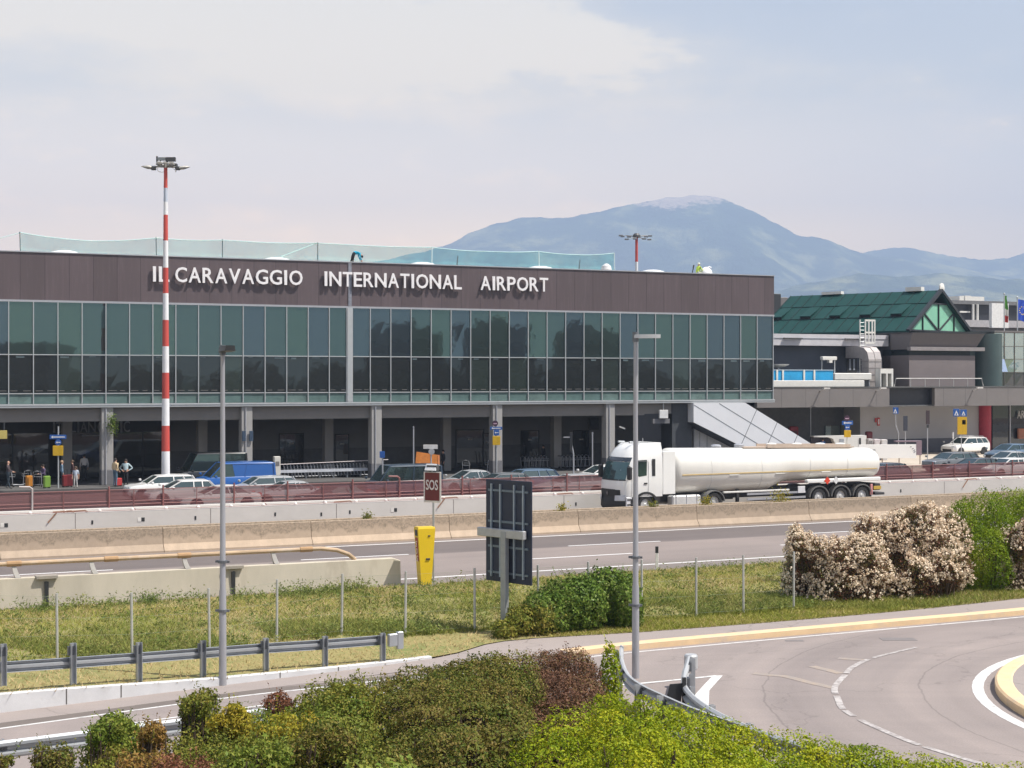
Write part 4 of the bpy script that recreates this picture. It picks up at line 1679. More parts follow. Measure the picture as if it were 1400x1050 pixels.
t, mb, _ = flag('national_flag', 'limp green white and red flag on a pole right of the green gable', 1373, 404, 440, YG + .8, lambda u, v: 0 if v < .5 else (1 if v < .68 else 2), 4.5, .2)
mb.build('flag_cloth', [mat('flag_green', (.10, .32, .05), .8), mat('flag_white', (.75, .74, .7), .8), mat('flag_red', (.5, .04, .03), .8)], t)
t, mb, dd = flag('blue_flag', 'blue flag with a ring of yellow stars at the right edge', 1391, 409, 437, YG + .8, lambda u, v: 0, 18, .6)
fl = mb.build('flag_cloth', mat('flag_blue', (.012, .06, .42), .8), t)
st = MB()
for k in range(12):
    a = math.pi * 2 * k / 12
    cx, cz = dd[0] * .5 + .42 * math.cos(a), (dd[1] + dd[2]) / 2 - .1 + .42 * math.sin(a)
    u = cx / dd[0]
    yv = .22 * math.sin(u * 9 + 1.5) * u - .03
    vv = []
    for i in range(10):
        r_ = .085 if i % 2 == 0 else .035
        vv.append((cx + r_ * math.sin(i * math.pi / 5), yv, cz + r_ * math.cos(i * math.pi / 5)))
    st.add(vv, [tuple(range(10))])
st.build('star', mat('flag_yellow', (.8, .6, .05), .7), fl)
# ================================================================== vehicles
M_TYRE = mat('tyre', (.02, .02, .021), .85)
M_RIM = mat('rim', (.38, .38, .39), .35, .5)
M_TRIM = mat('trim_black', (.022, .023, .025), .6)
M_CARGLASS = glass_dark('car_glass', (.55, .9, .88), .09, (.014, .022, .022), .03)
M_LAMPGL = mat('headlamp', (.62, .65, .68), .12, .3, .05)
M_TAIL = mat('tail_lamp', (.42, .02, .02), .2)
M_PLATE = mat('plate', (.6, .6, .58), .5)


def wheel(root, x, y, r=.32, w=.2, name='wheel', rim=M_RIM):
    sgn = 1 if y > 0 else -1
    t = MB()
    t.lathe([(r * .62, -w / 2), (r * .95, -w / 2), (r, -w * .3), (r, w * .3), (r * .95, w / 2), (r * .62, w / 2)], 'y', 24, 0, (0, 0, 0), False)
    o = t.build(name, M_TYRE, root, True)
    o.location = (x, y, r)
    t = MB()
    t.lathe([(r * .64, -w * .4), (r * .64, w * .36), (r * .56, w * .40), (r * .5, w * .3), (r * .16, w * .34), (r * .12, w * .40), (.001, w * .40)] if sgn > 0 else
            [(r * .64, w * .4), (r * .64, -w * .36), (r * .56, -w * .40), (r * .5, -w * .3), (r * .16, -w * .34), (r * .12, -w * .40), (.001, -w * .40)], 'y', 20, 0)
    t.build('rim', rim, o, True)
    return o


def car(label, cat, pos, head, pm, L=4.4, W=1.78, H=1.46, kind='hatch', group=None, name='parked_car', mirror=None):
    """pos = ground point under the middle; local +x is forwards"""
    root = thing(name, label, cat, pos, head, group)
    f, r = L / 2, -L / 2
    van = kind in ('van', 'bus')
    zb = .24
    belt = {'hatch': .95, 'sedan': .92, 'suv': 1.06, 'van': 1.16, 'bus': 1.12}[kind] * (H / {'hatch': 1.46, 'sedan': 1.44, 'suv': 1.68, 'van': 2.05, 'bus': 2.3}[kind]) ** .5
    wsx = {'hatch': f - .27 * L, 'sedan': f - .29 * L, 'suv': f - .27 * L, 'van': f - .20 * L, 'bus': f - .17 * L}[kind]     # windscreen foot
    rfx = {'hatch': f - .46 * L, 'sedan': f - .47 * L, 'suv': f - .42 * L, 'van': f - .36 * L, 'bus': f - .30 * L}[kind]     # roof front
    rrx = {'hatch': r + .14 * L, 'sedan': r + .27 * L, 'suv': r + .10 * L, 'van': r + .03 * L, 'bus': r + .03 * L}[kind]     # roof rear
    bgx = {'hatch': r + .035 * L, 'sedan': r + .13 * L, 'suv': r + .025 * L, 'van': r + .01 * L, 'bus': r + .01 * L}[kind]   # rear glass foot
    hw = W / 2
    # lower body
    st = [(f, .42, .62, .70), (f - .04, .30, .68, .86), (f - .22, zb, .74, .95), (f - .5, zb, .80, .985), (wsx + .35, zb, belt - .07, 1), (wsx, zb, belt, 1),
          (0, zb, belt + .02, 1), (rrx, zb, belt + .04, 1), (bgx + .02, zb, belt + (.05 if kind != 'sedan' else .02), .985), (r + .12, .28, belt - .02, .95), (r + .02, .34, belt - .12, .88), (r, .45, belt - .22, .8)]
    if kind == 'suv':
        st = [(x, a + .06, b + .12 if b < .9 else b, c) for x, a, b, c in st]
    if van:
        st = [(x, a, max(b, belt - .16) if x > wsx else b, c) for x, a, b, c in st]
    rings = []
    for x, z0, z1, k in st:
        w = hw * k
        zm = z0 + (z1 - z0) * .45
        rings.append([Vector(p) for p in ((x, -w * .9, z0), (x, -w, z0 + .10), (x, -w, zm), (x, -w * .985, z1 - .08), (x, -w * .93, z1), (x, 0, z1 + .025),
                                          (x, w * .93, z1), (x, w * .985, z1 - .08), (x, w, zm), (x, w, z0 + .10), (x, w * .9, z0))])
    mb = MB()
    mb.loft(rings, True)
    # roof shell
    ht = hw * (.76 if not van else .9)
    zr_ = H
    zs = H - .09
    sec = []
    for x, zt_, k in ((rfx, 0, .97), (rfx - .12, .045, 1), ((rfx + rrx) / 2, .075, 1), (rrx + .12, .05, 1), (rrx, 0, .97)):
        sec.append([Vector(p) for p in ((x, -ht * k, zs - .03), (x, -ht * k * .96, zs + zt_ * .5 + .01), (x, -ht * .6, zs + zt_ + .012), (x, 0, zs + zt_ + .015), (x, ht * .6, zs + zt_ + .012), (x, ht * k * .96, zs + zt_ * .5 + .01), (x, ht * k, zs - .03), (x, 0, zs - .06))])
    mb.loft(sec, True)
    hb = hw * .93
    bpt = lambda x, s: Vector((x, s * hb, belt + .01))
    tpt = lambda x, s: Vector((x, s * ht * .97, zs - .0))
    for s in (-1, 1):
        mb.bar(bpt(wsx, s), tpt(rfx, s), .075, .05)
        xm, xt_ = (wsx + bgx) / 2 - .02 * L, (rfx + rrx) / 2 + .02 * L
        mb.bar(bpt(xm, s), tpt(xt_, s), .05, .06)
        mb.bar(bpt(bgx + .05, s), tpt(rrx, s), .10, .11 if kind != 'sedan' else .09)
        if not van:
            x2, x2t = bgx + (.16 if kind == 'suv' else .2) * L, rrx + (.13 if kind == 'suv' else .1) * L
            mb.bar(bpt(x2, s), tpt(x2t, s), .05, .08)
    if kind == 'van':                       # panelled load space
        for s in (-1, 1):
            xm, xt_ = (wsx + bgx) / 2 + .10 * L, (rfx + rrx) / 2 + .20 * L
            q = [bpt(xm, s) * 1, bpt(bgx, s), tpt(rrx, s), tpt(xt_, s)]
            q2 = [p + Vector((0, -s * .05, 0)) for p in q]
            mb.loft([q, q2], True)
    mb.build('body', pm, root, True, 40)
    # glass
    def pane(name, pts, off=0.0):
        g = MB()
        g.add(pts, [tuple(range(len(pts)))])
        return g.build(name, M_CARGLASS, root)
    ins = .985
    pane('windscreen', [bpt(wsx + .0, -1) * 1, bpt(wsx + .0, 1) * 1, tpt(rfx, 1), tpt(rfx, -1)])
    pane('rear_window', [bpt(bgx + .02, 1), bpt(bgx + .02, -1), tpt(rrx, -1), tpt(rrx, 1)])
    for s in (-1, 1):
        a = Vector((0, -s * .012, 0))
        xe, xte = (bgx + .05, rrx) if kind != 'van' else ((wsx + bgx) / 2 + .10 * L, (rfx + rrx) / 2 + .2 * L)
        pane('side_window', [bpt(wsx, s) + a, bpt(xe, s) + a, tpt(xte, s) + a, tpt(rfx, s) + a])
        g = MB()                            # mirror
        g.bbox(wsx - .16, wsx - .02, s * (hw + .03) - .1, s * (hw + .03) + .1, belt + .02, belt + .17, .03)
        g.build('wing_mirror', mirror or pm, root, True)
        g = MB()
        g.bbox(f - .34, f - .045, s * hw * .68 - .17, s * hw * .68 + .17, .60 + (.1 if kind == 'suv' else 0), .73 + (.12 if kind == 'suv' else 0), .03)
        g.build('headlight', M_LAMPGL, root, True)
        g = MB()
        g.bbox(r - .005, r + .16, s * hw * .72 - .14, s * hw * .72 + .14, .68, .92, .03)
        g.build('tail_light', M_TAIL, root, True)
        for x in (f - .19 * L, r + .19 * L):
            g = MB()                        # wheel arch lining
            g.lathe([(.39, -.01), (.39, .012)], 'y', 20, 0, (x, s * (hw + .002), .34))
            g.build('wheel_arch', M_TRIM, root)
            wheel(root, x, s * (hw - .09), .325 if kind != 'suv' else .36, .22)
            # stand the wheel slightly proud of the arch lining
            root.children[-1].location.y = s * (hw - .085)
    g = MB()
    g.bbox(f - .03, f + .025, -hw * .62, hw * .62, .30, .56, .02)
    g.build('grille', M_TRIM, root)
    g = MB()
    g.bbox(f - .2, f + .035, -hw * .8, hw * .8, .24, .31, .02)
    g.box(r - .03, r + .12, -hw * .82, hw * .82, .30, .42)
    g.build('bumper', M_TRIM, root)
    if kind in ('suv',) and H > 1.6:
        for s in (-1, 1):
            g = MB()
            g.tube([(rfx - .2, s * ht * .85, H), (rfx - .35, s * ht * .85, H + .06), (rrx + .3, s * ht * .85, H + .06), (rrx + .15, s * ht * .85, H)], .025, 6)
            g.build('roof_rail', M_RIM, root)
    return root


HD = math.pi + TB                           # facing left along the terminal


def car_at(label, x0, x1, D, pm, kind, L, W, H, dz=0, rz=0, cat='car', name='parked_car', group='cars queuing on the forecourt'):
    c = P((x0 + x1) / 2, HZ, D)
    return car(label, cat, (c.x, c.y, dz), HD + rz, pm, L, W, H, kind, group, name)


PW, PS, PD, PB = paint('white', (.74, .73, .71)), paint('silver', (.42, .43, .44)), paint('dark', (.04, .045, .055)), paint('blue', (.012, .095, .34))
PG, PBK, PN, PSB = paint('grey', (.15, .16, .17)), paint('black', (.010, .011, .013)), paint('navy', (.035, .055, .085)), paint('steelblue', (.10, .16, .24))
car_at('white hatchback at the foot of the striped mast, leftmost of the cars', 178, 262, 95.5, PW, 'suv', 4.2, 1.75, 1.5)
car_at('white car with dark windows just right of the striped mast, half behind the red mesh', 205, 290, 92.0, PW, 'hatch', 4.0, 1.75, 1.43)
car_at('white saloon low behind the red mesh before the blue van', 248, 348, 88.2, PW, 'sedan', 4.5, 1.78, 1.36)
car_at('silver estate in front of the blue van tail', 315, 400, 94.8, PS, 'suv', 4.2, 1.75, 1.46)
car_at('silver grey saloon right of the blue van, close behind the mesh', 344, 436, 91.3, PS, 'sedan', 4.4, 1.76, 1.40)
car_at('black saloon low behind the mesh below the trolley row', 408, 510, 89.5, PD, 'sedan', 4.5, 1.78, 1.30)
car_at('bright blue panel van beside the slim lamp post', 262, 371, 99.0, PB, 'van', 5.2, 1.95, 2.08, cat='van', name='panel_van')
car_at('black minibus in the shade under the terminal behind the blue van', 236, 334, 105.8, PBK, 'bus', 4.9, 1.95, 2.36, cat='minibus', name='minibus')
car_at('dark grey van with pale roof left of the SOS sign', 497, 598, 97.0, PN, 'bus', 4.9, 1.9, 2.03, cat='van', name='dark_van')
car_at('pale saloon just right of the SOS sign', 598, 682, 101.2, PS, 'sedan', 4.3, 1.76, 1.45)
car_at('grey green hatchback between the pale saloon and the estate', 640, 722, 98.6, PG, 'hatch', 4.1, 1.74, 1.42)
car_at('silver blue estate above the dark board', 676, 760, 101.8, PSB, 'suv', 4.3, 1.76, 1.48)
car_at('pale hatchback seen mostly through the mesh left of the tanker', 728, 830, 97.6, PS, 'hatch', 4.3, 1.76, 1.40)
car_at('white saloon partly hidden by the tanker cab', 782, 860, 107.0, PW, 'sedan', 4.3, 1.76, 1.46)
car_at('white people carrier parked alone by the yellow panel', 1286, 1354, 152.0, PW, 'suv', 4.75, 1.85, 1.66, 0, R(4))
car_at('steel blue hatchback behind the white people carrier', 1348, 1410, 140.0, PSB, 'hatch', 4.3, 1.78, 1.52, 0, R(2))
car_at('dark grey estate in the front row right of the white banner', 1266, 1334, 124.5, PG, 'suv', 4.5, 1.8, 1.5)
car_at('black hatchback low behind the mesh under the yellow panel', 1302, 1360, 117.0, PD, 'hatch', 4.0, 1.75, 1.42)
car_at('white small car low behind the mesh at the right', 1346, 1404, 116.6, PW, 'hatch', 3.9, 1.72, 1.44)
car_at('pale silver saloon between the white small car and the steel blue hatchback', 1346, 1408, 127.0, PS, 'sedan', 4.3, 1.76, 1.46)
car_at('white hatchback cut by the right edge of the view', 1388, 1446, 121.5, PW, 'hatch', 4.1, 1.76, 1.45)
car_at('dark car just behind the tail of the tanker', 1176, 1232, 110.5, PD, 'hatch', 4.1, 1.76, 1.40)

# ------------------------------------------------------------------ tanker
uF = 32.35
org = M2W(uF, 7.06 + 1.25, 0)               # middle of the front face on the road
trk = thing('tanker_truck', 'white articulated tank lorry with rounded cab driving left on the motorway', 'tank truck', org, math.pi + TM + R(2.5))
# local: +x forwards, front at x=0; y>0 = side facing the camera
M_TW = paint('truck_white', (.78, .78, .76), .28)
M_TG = mat('tank_white', (.72, .70, .65), .32, 0, .06, .5, (1, 1, .3), coat=.3, dirt=((.55, .51, .45), .64))
M_TSHADE = paint('truck_pale', (.62, .62, .64))
M_CHAS = mat('chassis', (.035, .035, .037), .7)
M_GOLD = mat('gold_stripe', (.55, .40, .16), .45)
M_VISOR = mat('visor', (.02, .03, .045), .2, coat=.5)
M_TGLASS = glass_dark('truck_glass', (.5, .9, .92), .12, (.010, .02, .021), .03)
hw = 1.25


def cab_ring(x_front, x_back, w, z, bulge=.16, rad=.22):
    """plan outline of the cab at height z: rounded front"""
    pts = []
    N = 12
    for i in range(N + 1):
        t = -1 + 2 * i / N
        y = t * (w - rad * .25)
        x = x_front - bulge * t * t - .14 * max(0, abs(t) - .72) ** 1 / .28 * 1.0
        pts.append(Vector((x, y, z)))
    pts.append(Vector((x_front - .62, w, z)))
    pts.append(Vector((x_back, w, z)))
    pts.append(Vector((x_back, -w, z)))
    pts.append(Vector((x_front - .62, -w, z)))
    return pts


cabs = [(-.02, .93, 1.22), (.02, 1.30, 1.245), (.0, 1.72, 1.25), (-.16, 2.35, 1.24), (-.33, 2.86, 1.225), (-.42, 3.02, 1.21), (-.62, 3.38, 1.17), (-.9, 3.62, 1.10), (-1.3, 3.74, .98)]
mb = MB()
mb.loft([cab_ring(a, -2.32, w, z, .16) for a, z, w in cabs], True)
cab = mb.build('cab', M_TW, trk, True, 50)
# windscreen: slightly proud of the cab skin
def front_patch(name, za, zb, t0, t1, m, off=.015, n=10, parent=cab):
    rows = []
    for k in range(5):
        z = za + (zb - za) * k / 4
        a = np.interp(z, [c[1] for c in cabs], [c[0] for c in cabs])
        w = np.interp(z, [c[1] for c in cabs], [c[2] for c in cabs])
        row = []
        for i in range(n + 1):
            t = t0 + (t1 - t0) * i / n
            y = t * (w - .055)
            x = a - .16 * t * t - .14 * max(0, abs(t) - .72) / .28
            row.append(Vector((x + off, y, z)))
        rows.append(row)
    mb = MB()
    vs = [p for r in rows for p in r]
    for k in range(4):
        for i in range(n):
            q = k * (n + 1) + i
            mb.add([vs[q], vs[q + 1], vs[q + n + 2], vs[q + n + 1]], [(0, 1, 2, 3)])
    return mb.build(name, m, parent, True, 60)


front_patch('windscreen', 1.86, 2.78, -.97, .97, M_TGLASS)
front_patch('screen_surround', 1.80, 1.86, -.98, .98, M_TRIM, .013)
mb = MB()                                    # sun visor
vis = [[Vector((x, y, z)) for y in np.linspace(-1.13, 1.13, 9)] for x, z in ((0, 0), (.3, 0))]
vp = []
for x_, z_ in ((-.34, 2.98), (.03, 2.86), (.02, 2.78), (-.30, 2.80)):
    vp.append([Vector((x_ - .16 * (y / 1.2) ** 2 - (.12 if abs(y) > 1.05 else 0), y, z_)) for y in np.linspace(-1.15, 1.15, 11)])
front_patch('sun_visor', 2.80, 3.02, -.98, .98, M_VISOR, .02)
front_patch('lower_grille', .55, 1.32, -.80, .80, M_TRIM, .02, 10, trk)
# lower front: bumper and lamps
mb = MB()
mb.loft([cab_ring(.0, -.9, 1.21, .30, .17), cab_ring(.06, -.9, 1.245, .42, .17), cab_ring(.05, -.9, 1.25, .72, .17), cab_ring(-.02, -.9, 1.24, .95, .16)], True)
mb.build('bumper', M_TRIM, trk, True, 50)
front_patch('badge_strip', 1.26, 1.34, -.55, .55, M_TRIM, .03, 8, trk)
mb = MB()
mb.add([(.075, 0, 1.0), (.075, .10, 1.13), (.075, 0, 1.26), (.075, -.10, 1.13)], [(0, 1, 2, 3)])
mb.build('badge', mat('badge_grey', (.14, .14, .15), .3, .5), trk)
for sgn in (-1, 1):
    mb = MB()
    ys = [.66, .80, .95, 1.08, 1.17, 1.235]
    top, bot = [], []
    for y in ys:
        t = y / 1.195
        x = .075 - .17 * min(t, 1) ** 2 - .14 * max(0, min(t, 1.02) - .72) / .28
        top.append(Vector((x, sgn * y, 1.02 + .07 * (t - .5))))
        bot.append(Vector((x + .015, sgn * y, .74 + .03 * (t - .5))))
    for i in range(5):
        mb.quad(bot[i], bot[i + 1], top[i + 1], top[i])
    mb.build('headlight', mat('truck_lamp', (.50, .53, .58), .15, .2), trk, True)
    # side window + quarter, door lines, mirror, step
    mb = MB()
    y = sgn * 1.253
    mb.add([(-.72, y, 2.18), (-1.0, y, 2.00), (-1.42, y, 2.06), (-1.44, y * .992, 2.88), (-.86, y * .99, 2.86)], [(0, 1, 2, 3, 4)])
    mb.build('side_window', M_TGLASS, cab)
    mb = MB()
    for a, b in (((-.60, 1.0), (-.60, 2.4)), ((-1.50, 1.0), (-1.52, 2.78)), ((-.60, 1.0), (-1.50, 1.0)), ((-.6, 2.4), (-.9, 2.8)), ((-.9, 2.8), (-1.52, 2.82))):
        mb.bar((a[0], y * .9995, a[1]), (b[0], y * .9995, b[1]), .012, .016)
    mb.build('door_seam', mat('seam_grey', (.25, .25, .26), .7), cab)
    mb = MB()
    mb.bbox(-1.44, -1.26, sgn * 1.27 - .02, sgn * 1.27 + .02, 1.60, 1.68, .008)
    mb.build('door_handle', M_TRIM, cab)
    mb = MB()
    mb.bbox(-1.9, -1.72, sgn * 1.255 - .006, sgn * 1.255 + .006, 2.02, 2.92, .004)
    mb.build('side_slot', M_TRIM, cab)
    mb = MB()
    mb.bbox(-.46, -.26, sgn * 1.42 - .13, sgn * 1.42 + .13, 1.86, 2.56, .05)
    mb.bar((-.42, sgn * 1.2, 2.62), (-.38, sgn * 1.42, 2.5), .05, .06)
    mb.bar((-.42, sgn * 1.2, 1.95), (-.38, sgn * 1.42, 1.98), .05, .06)
    mb.build('wing_mirror', M_TRIM, cab, True)
    mb = MB()                                # skirts, steps and wheel arch
    mb.bbox(-.80, -.28, sgn * 1.19 - .05, sgn * 1.19 + .05, .38, .95, .03)
    for z in (.52, .78):
        mb.bbox(-.76, -.34, sgn * 1.245 - .02, sgn * 1.245 + .02, z, z + .07, .008, 1)
    mb.build('cab_step', [M_TSHADE, M_TRIM], trk)
    mb = MB()
    arch = [(r_, a) for r_ in (.56, .68) for a in range(0, 181, 15)]
    o1 = [Vector((-1.38 + .57 * math.cos(R(a)), 0, .52 + .57 * math.sin(R(a)))) for a in range(0, 181, 12)]
    o2 = [Vector((-1.38 + .70 * math.cos(R(a)), 0, .52 + .68 * math.sin(R(a)))) for a in range(180, -1, -12)]
    ya, yb = (Vector((0, sgn * 1.0, 0)), Vector((0, sgn * 1.262, 0)))
    mb.loft([[p + ya for p in o1 + o2], [p + yb for p in o1 + o2]], True)
    mb.build('wheel_arch', M_TRIM, trk)
    mb = MB()                                # side fairing behind the door
    mb.bbox(-3.05, -2.34, sgn * 1.21 - .035, sgn * 1.21 + .035, 1.02, 3.30, .015)
    mb.build('side_fairing', M_TW, trk)
    wheel(trk, -1.38, sgn * 1.06, .50, .30, 'front_wheel', mat('truck_rim', (.55, .55, .54), .4, .3))
    wheel(trk, -5.35, sgn * .95, .50, .52, 'drive_wheel', mat('truck_rim', (.55, .55, .54), .4, .3))
    mb = MB()
    o1 = [Vector((-5.35 + .56 * math.cos(R(a)), 0, .52 + .56 * math.sin(R(a)))) for a in range(0, 181, 12)]
    o2 = [Vector((-5.35 + .60 * math.cos(R(a)), 0, .52 + .60 * math.sin(R(a)))) for a in range(180, -1, -12)]
    ya, yb = (Vector((0, sgn * .70, 0)), Vector((0, sgn * 1.24, 0)))
    mb.loft([[p + ya for p in o1 + o2], [p + yb for p in o1 + o2]], True)
    mb.build('mudguard', mat('mudguard_pale', (.16, .16, .16), .5), trk)
    mb = MB()
    mb.bbox(-4.55, -2.9, sgn * .96 - .27, sgn * .96 + .27, .34, .92, .06)
    fuel = mb.build('fuel_tank', mat('fuel_tank', (.66, .66, .65), .3, .3), trk)
    mb = MB()
    for x in (-4.3, -3.7, -3.1):
        mb.bbox(x - .03, x + .03, sgn * .96 - .29, sgn * .96 + .29, .32, .94, .02)
    mb.build('strap', M_ALUD, fuel)
    for x in (-11.75, -13.15, -14.55):
        wheel(trk, x, sgn * 1.03, .50, .36, 'trailer_wheel', mat('truck_rim', (.55, .55, .54), .4, .3))
        mb = MB()
        o1 = [Vector((x + .57 * math.cos(R(a)), 0, .51 + .57 * math.sin(R(a)))) for a in range(0, 181, 12)]
        o2 = [Vector((x + .64 * math.cos(R(a)), 0, .51 + .64 * math.sin(R(a)))) for a in range(180, -1, -12)]
        ya, yb = (Vector((0, sgn * .84, 0)), Vector((0, sgn * 1.25, 0)))
        mb.loft([[p + ya for p in o1 + o2], [p + yb for p in o1 + o2]], True)
        mb.build('mudguard', mat('mudguard', (.11, .108, .105), .55), trk)
    mb = MB()                                # landing leg
    mb.box(-7.0, -6.86, sgn * .85 - .07, sgn * .85 + .07, .32, 1.1)
    mb.box(-7.08, -6.78, sgn * .85 - .13, sgn * .85 + .13, .28, .33)
    mb.build('landing_leg', M_CHAS, trk)
    mb = MB()                                # under-run side guard
    for z in (.50, .78):
        mb.box(-10.9, -7.3, sgn * 1.19 - .02, sgn * 1.19 + .02, z, z + .11)
    mb.build('side_guard', M_ALUD, trk)
mb = MB()                                    # roof deflector
mb.loft([[Vector(p) for p in ((-1.1, -1.0, 3.60), (-2.3, -1.18, 3.30), (-2.3, -1.1, 3.78), (-1.25, -.9, 3.735))], [Vector(p) for p in ((-1.1, 1.0, 3.60), (-2.3, 1.18, 3.30), (-2.3, 1.1, 3.78), (-1.25, .9, 3.735))]], True)
mb.build('roof_deflector', M_TW, cab, True)
mb = MB()
for y in (-.55, .55):
    mb.tube([(-1.2, y, 3.78), (-.85, y, 3.80)], .055, 8)
mb.tube([(-1.75, .3, 3.76), (-1.75, .3, 4.0)], .015, 5)
mb.build('air_horn', M_ALU, cab)
mb = MB()
mb.box(-6.9, -2.2, -.5, .5, .55, .98)
mb.box(-15.6, -6.6, -.52, .52, .62, 1.12)
mb.box(-15.4, -11.0, -.9, .9, .36, .62)
for x in (-11.75, -13.15, -14.55, -5.35, -1.38):
    mb.tube([(x, -1, .5), (x, 1, .5)], .09, 8)
mb.build('chassis', M_CHAS, trk)
# tank
N = 40


def tank_ring(x, hh, zc, w=1.24):
    out = []
    for k in range(N):
        a = 2 * math.pi * k / N
        c, s = math.cos(a), math.sin(a)
        e = .86
        out.append(Vector((x, w * math.copysign(abs(c) ** e, c), zc + hh * math.copysign(abs(s) ** e, s))))
    return out


tk = []
xs = [-3.02, -3.06, -3.14, -3.26, -3.42, -8.9, -9.3, -9.7, -9.95, -15.55, -15.78, -15.92, -16.0]
kk = [.30, .58, .78, .91, 1, 1, 1, 1, 1, 1, .90, .70, .36]
for x, k in zip(xs, kk):
    top = 3.43 - (-x - 3) * .020
    bot = .94 if x > -8.9 else (.94 + .44 * min(1, (-x - 8.9) / 1.0))
    tk.append(tank_ring(x, (top - bot) / 2 * k, (top + bot) / 2, 1.24 * k))
mb = MB()
mb.loft(tk, True)
tank = mb.build('tank', M_TG, trk, True, 55)
mb = MB()
for sgn in (-1, 1):
    mb.box(-15.5, -3.45, sgn * 1.243 - .012, sgn * 1.243 + .012, 1.985, 2.035)
mb.build('gold_stripe', M_GOLD, tank)
for x in (-6.5, -9.3, -12.2):
    for sgn in (-1, 1):
        mb = MB()
        mb.bbox(x - .3, x + .3, sgn * 1.2 - .06, sgn * 1.2 + .06, 1.89, 1.93, .01)
        mb.build('tank_rib', M_OFFW, tank)
for sgn in (-1, 1):
    mb = MB()
    mb.bbox(-9.9, -5.9, sgn * 1.14 - .07, sgn * 1.14 + .07, .93, 1.03, .02)
    mb.build('side_shelf', mat('shelf_pale', (.56, .55, .53), .5, 0, .1), trk)
mb = MB()                                    # roof walkway and hatches
zc = lambda x: 3.43 - (-x - 3) * .02
mb.bar((-9.0, .50, zc(-9) + .10), (-14.3, .50, zc(-14.3) + .10), .05, .2, 0)
mb.bar((-9.0, -.50, zc(-9) + .10), (-14.3, -.50, zc(-14.3) + .10), .05, .2, 0)
mb.bar((-7.6, 0, zc(-7.6) + .02), (-14.6, 0, zc(-14.6) + .04), .9, .06, 0)
mb.build('roof_walkway', mat('walkway_tan', (.45, .36, .29), .6), tank)
for x, hh in ((-6.2, .12), (-7.6, .16), (-9.6, .2), (-11.2, .2), (-12.7, .2), (-14.0, .2)):
    mb = MB()
    mb.lathe([(.27, -.05), (.27, hh), (.2, hh + .05), (.02, hh + .07)], 'z', 16, 0, (x, 0, zc(x)))
    mb.build('hatch', M_ALUD if x > -9 else M_OFFW, tank, True)
mb = MB()
mb.bbox(-15.75, -10.95, 1.02, 1.27, 1.30, 1.52, .04)
mb.bbox(-15.75, -10.95, -1.27, -1.02, 1.30, 1.52, .04)
mb.build('side_box', M_TW, trk)
for x, m_, lb in ((-12.22, mat('hazard_red', (.62, .06, .03), .4), None), (-12.78, mat('hazard_white', (.70, .70, .70), .4), None)):
    mb = MB()
    y = 1.30
    mb.loft([[Vector((x + .19 * a, yy_, 1.42 + .22 * b)) for a, b in ((0, -1), (1, 0), (0, 1), (-1, 0))] for yy_ in (y - .025, y)], True)
    mb.build('hazard_plate', m_, trk)
mb = MB()
mb.bbox(-16.05, -15.4, -1.2, 1.2, .48, .62, .02)
mb.bbox(-15.75, -15.35, -1.22, 1.22, .75, 1.15, .03)
mb.build('rear_bumper', M_CHAS, trk)
for sgn in (-1, 1):
    mb = MB()
    mb.bbox(-15.78, -15.28, sgn * 1.235 - .012, sgn * 1.235 + .012, .80, 1.0, .004)
    mb.build('rear_marker', mat('amber', (.50, .33, .06), .4), trk)
for sgn in (-1, 1):
    mb = MB()
    mb.bbox(-15.22, -15.08, sgn * 1.2 - .05, sgn * 1.2 + .05, .50, 1.12, .01)
    mb.build('red_board', mat('pink_board', (.55, .25, .25), .5), trk)
    mb = MB()
    mb.bbox(-10.85, -10.4, sgn * 1.22 - .02, sgn * 1.22 + .02, .78, 1.16, .01)
    mb.build('white_plate', mat('white_plate', (.6, .6, .62), .5), trk)
mb = MB()
mb.bbox(-3.35, -3.12, .35, .85, 2.3, 2.6, .02)
mb.bbox(-3.16, -3.06, .5, .9, 1.3, 1.75, .03)
mb.build('front_fitting', M_GREYP, tank)
mb = MB()
for y in (.0, .35):
    mb.tube([(-2.35, y, 1.55), (-2.6, y + .1, 1.25), (-2.9, y + .05, 1.3), (-3.05, y, 1.7)], .03, 6)
mb.build('air_hose', mat('hose', (.05, .05, .06), .6), trk)

# bring the lorry to its measured length
KX = 1.125


def stretch(o):
    for c in o.children:
        stretch(c)
    if o.type != 'MESH':
        return
    if 'wheel' in o.name and 'arch' not in o.name:
        o.location.x *= KX
        return
    if o.parent and 'wheel' in o.parent.name and 'arch' not in o.parent.name:
        return
    co = np.empty(len(o.data.vertices) * 3)
    o.data.vertices.foreach_get('co', co)
    co[0::3] *= KX
    o.data.vertices.foreach_set('co', co)
    o.data.update()


stretch(trk)
for x in (-5.2, -8.2, -11.2, -13.6):
    top, bot = 3.43 - (-x - 3) * .020, .94 if x > -8.9 else .94 + .44 * min(1, (-x - 8.9) / 1.0)
    mb = MB()                                # weld rings on the tank
    a_ = [tank_ring(x * KX + d_, (top - bot) / 2 + e_, (top + bot) / 2, 1.24 + e_) for d_, e_ in ((-.03, .0), (-.02, .008), (.02, .008), (.03, .0))]
    mb.loft(a_, False)
    mb.build('weld_ring', mat('weld', (.60, .59, .56), .5), tank, True)
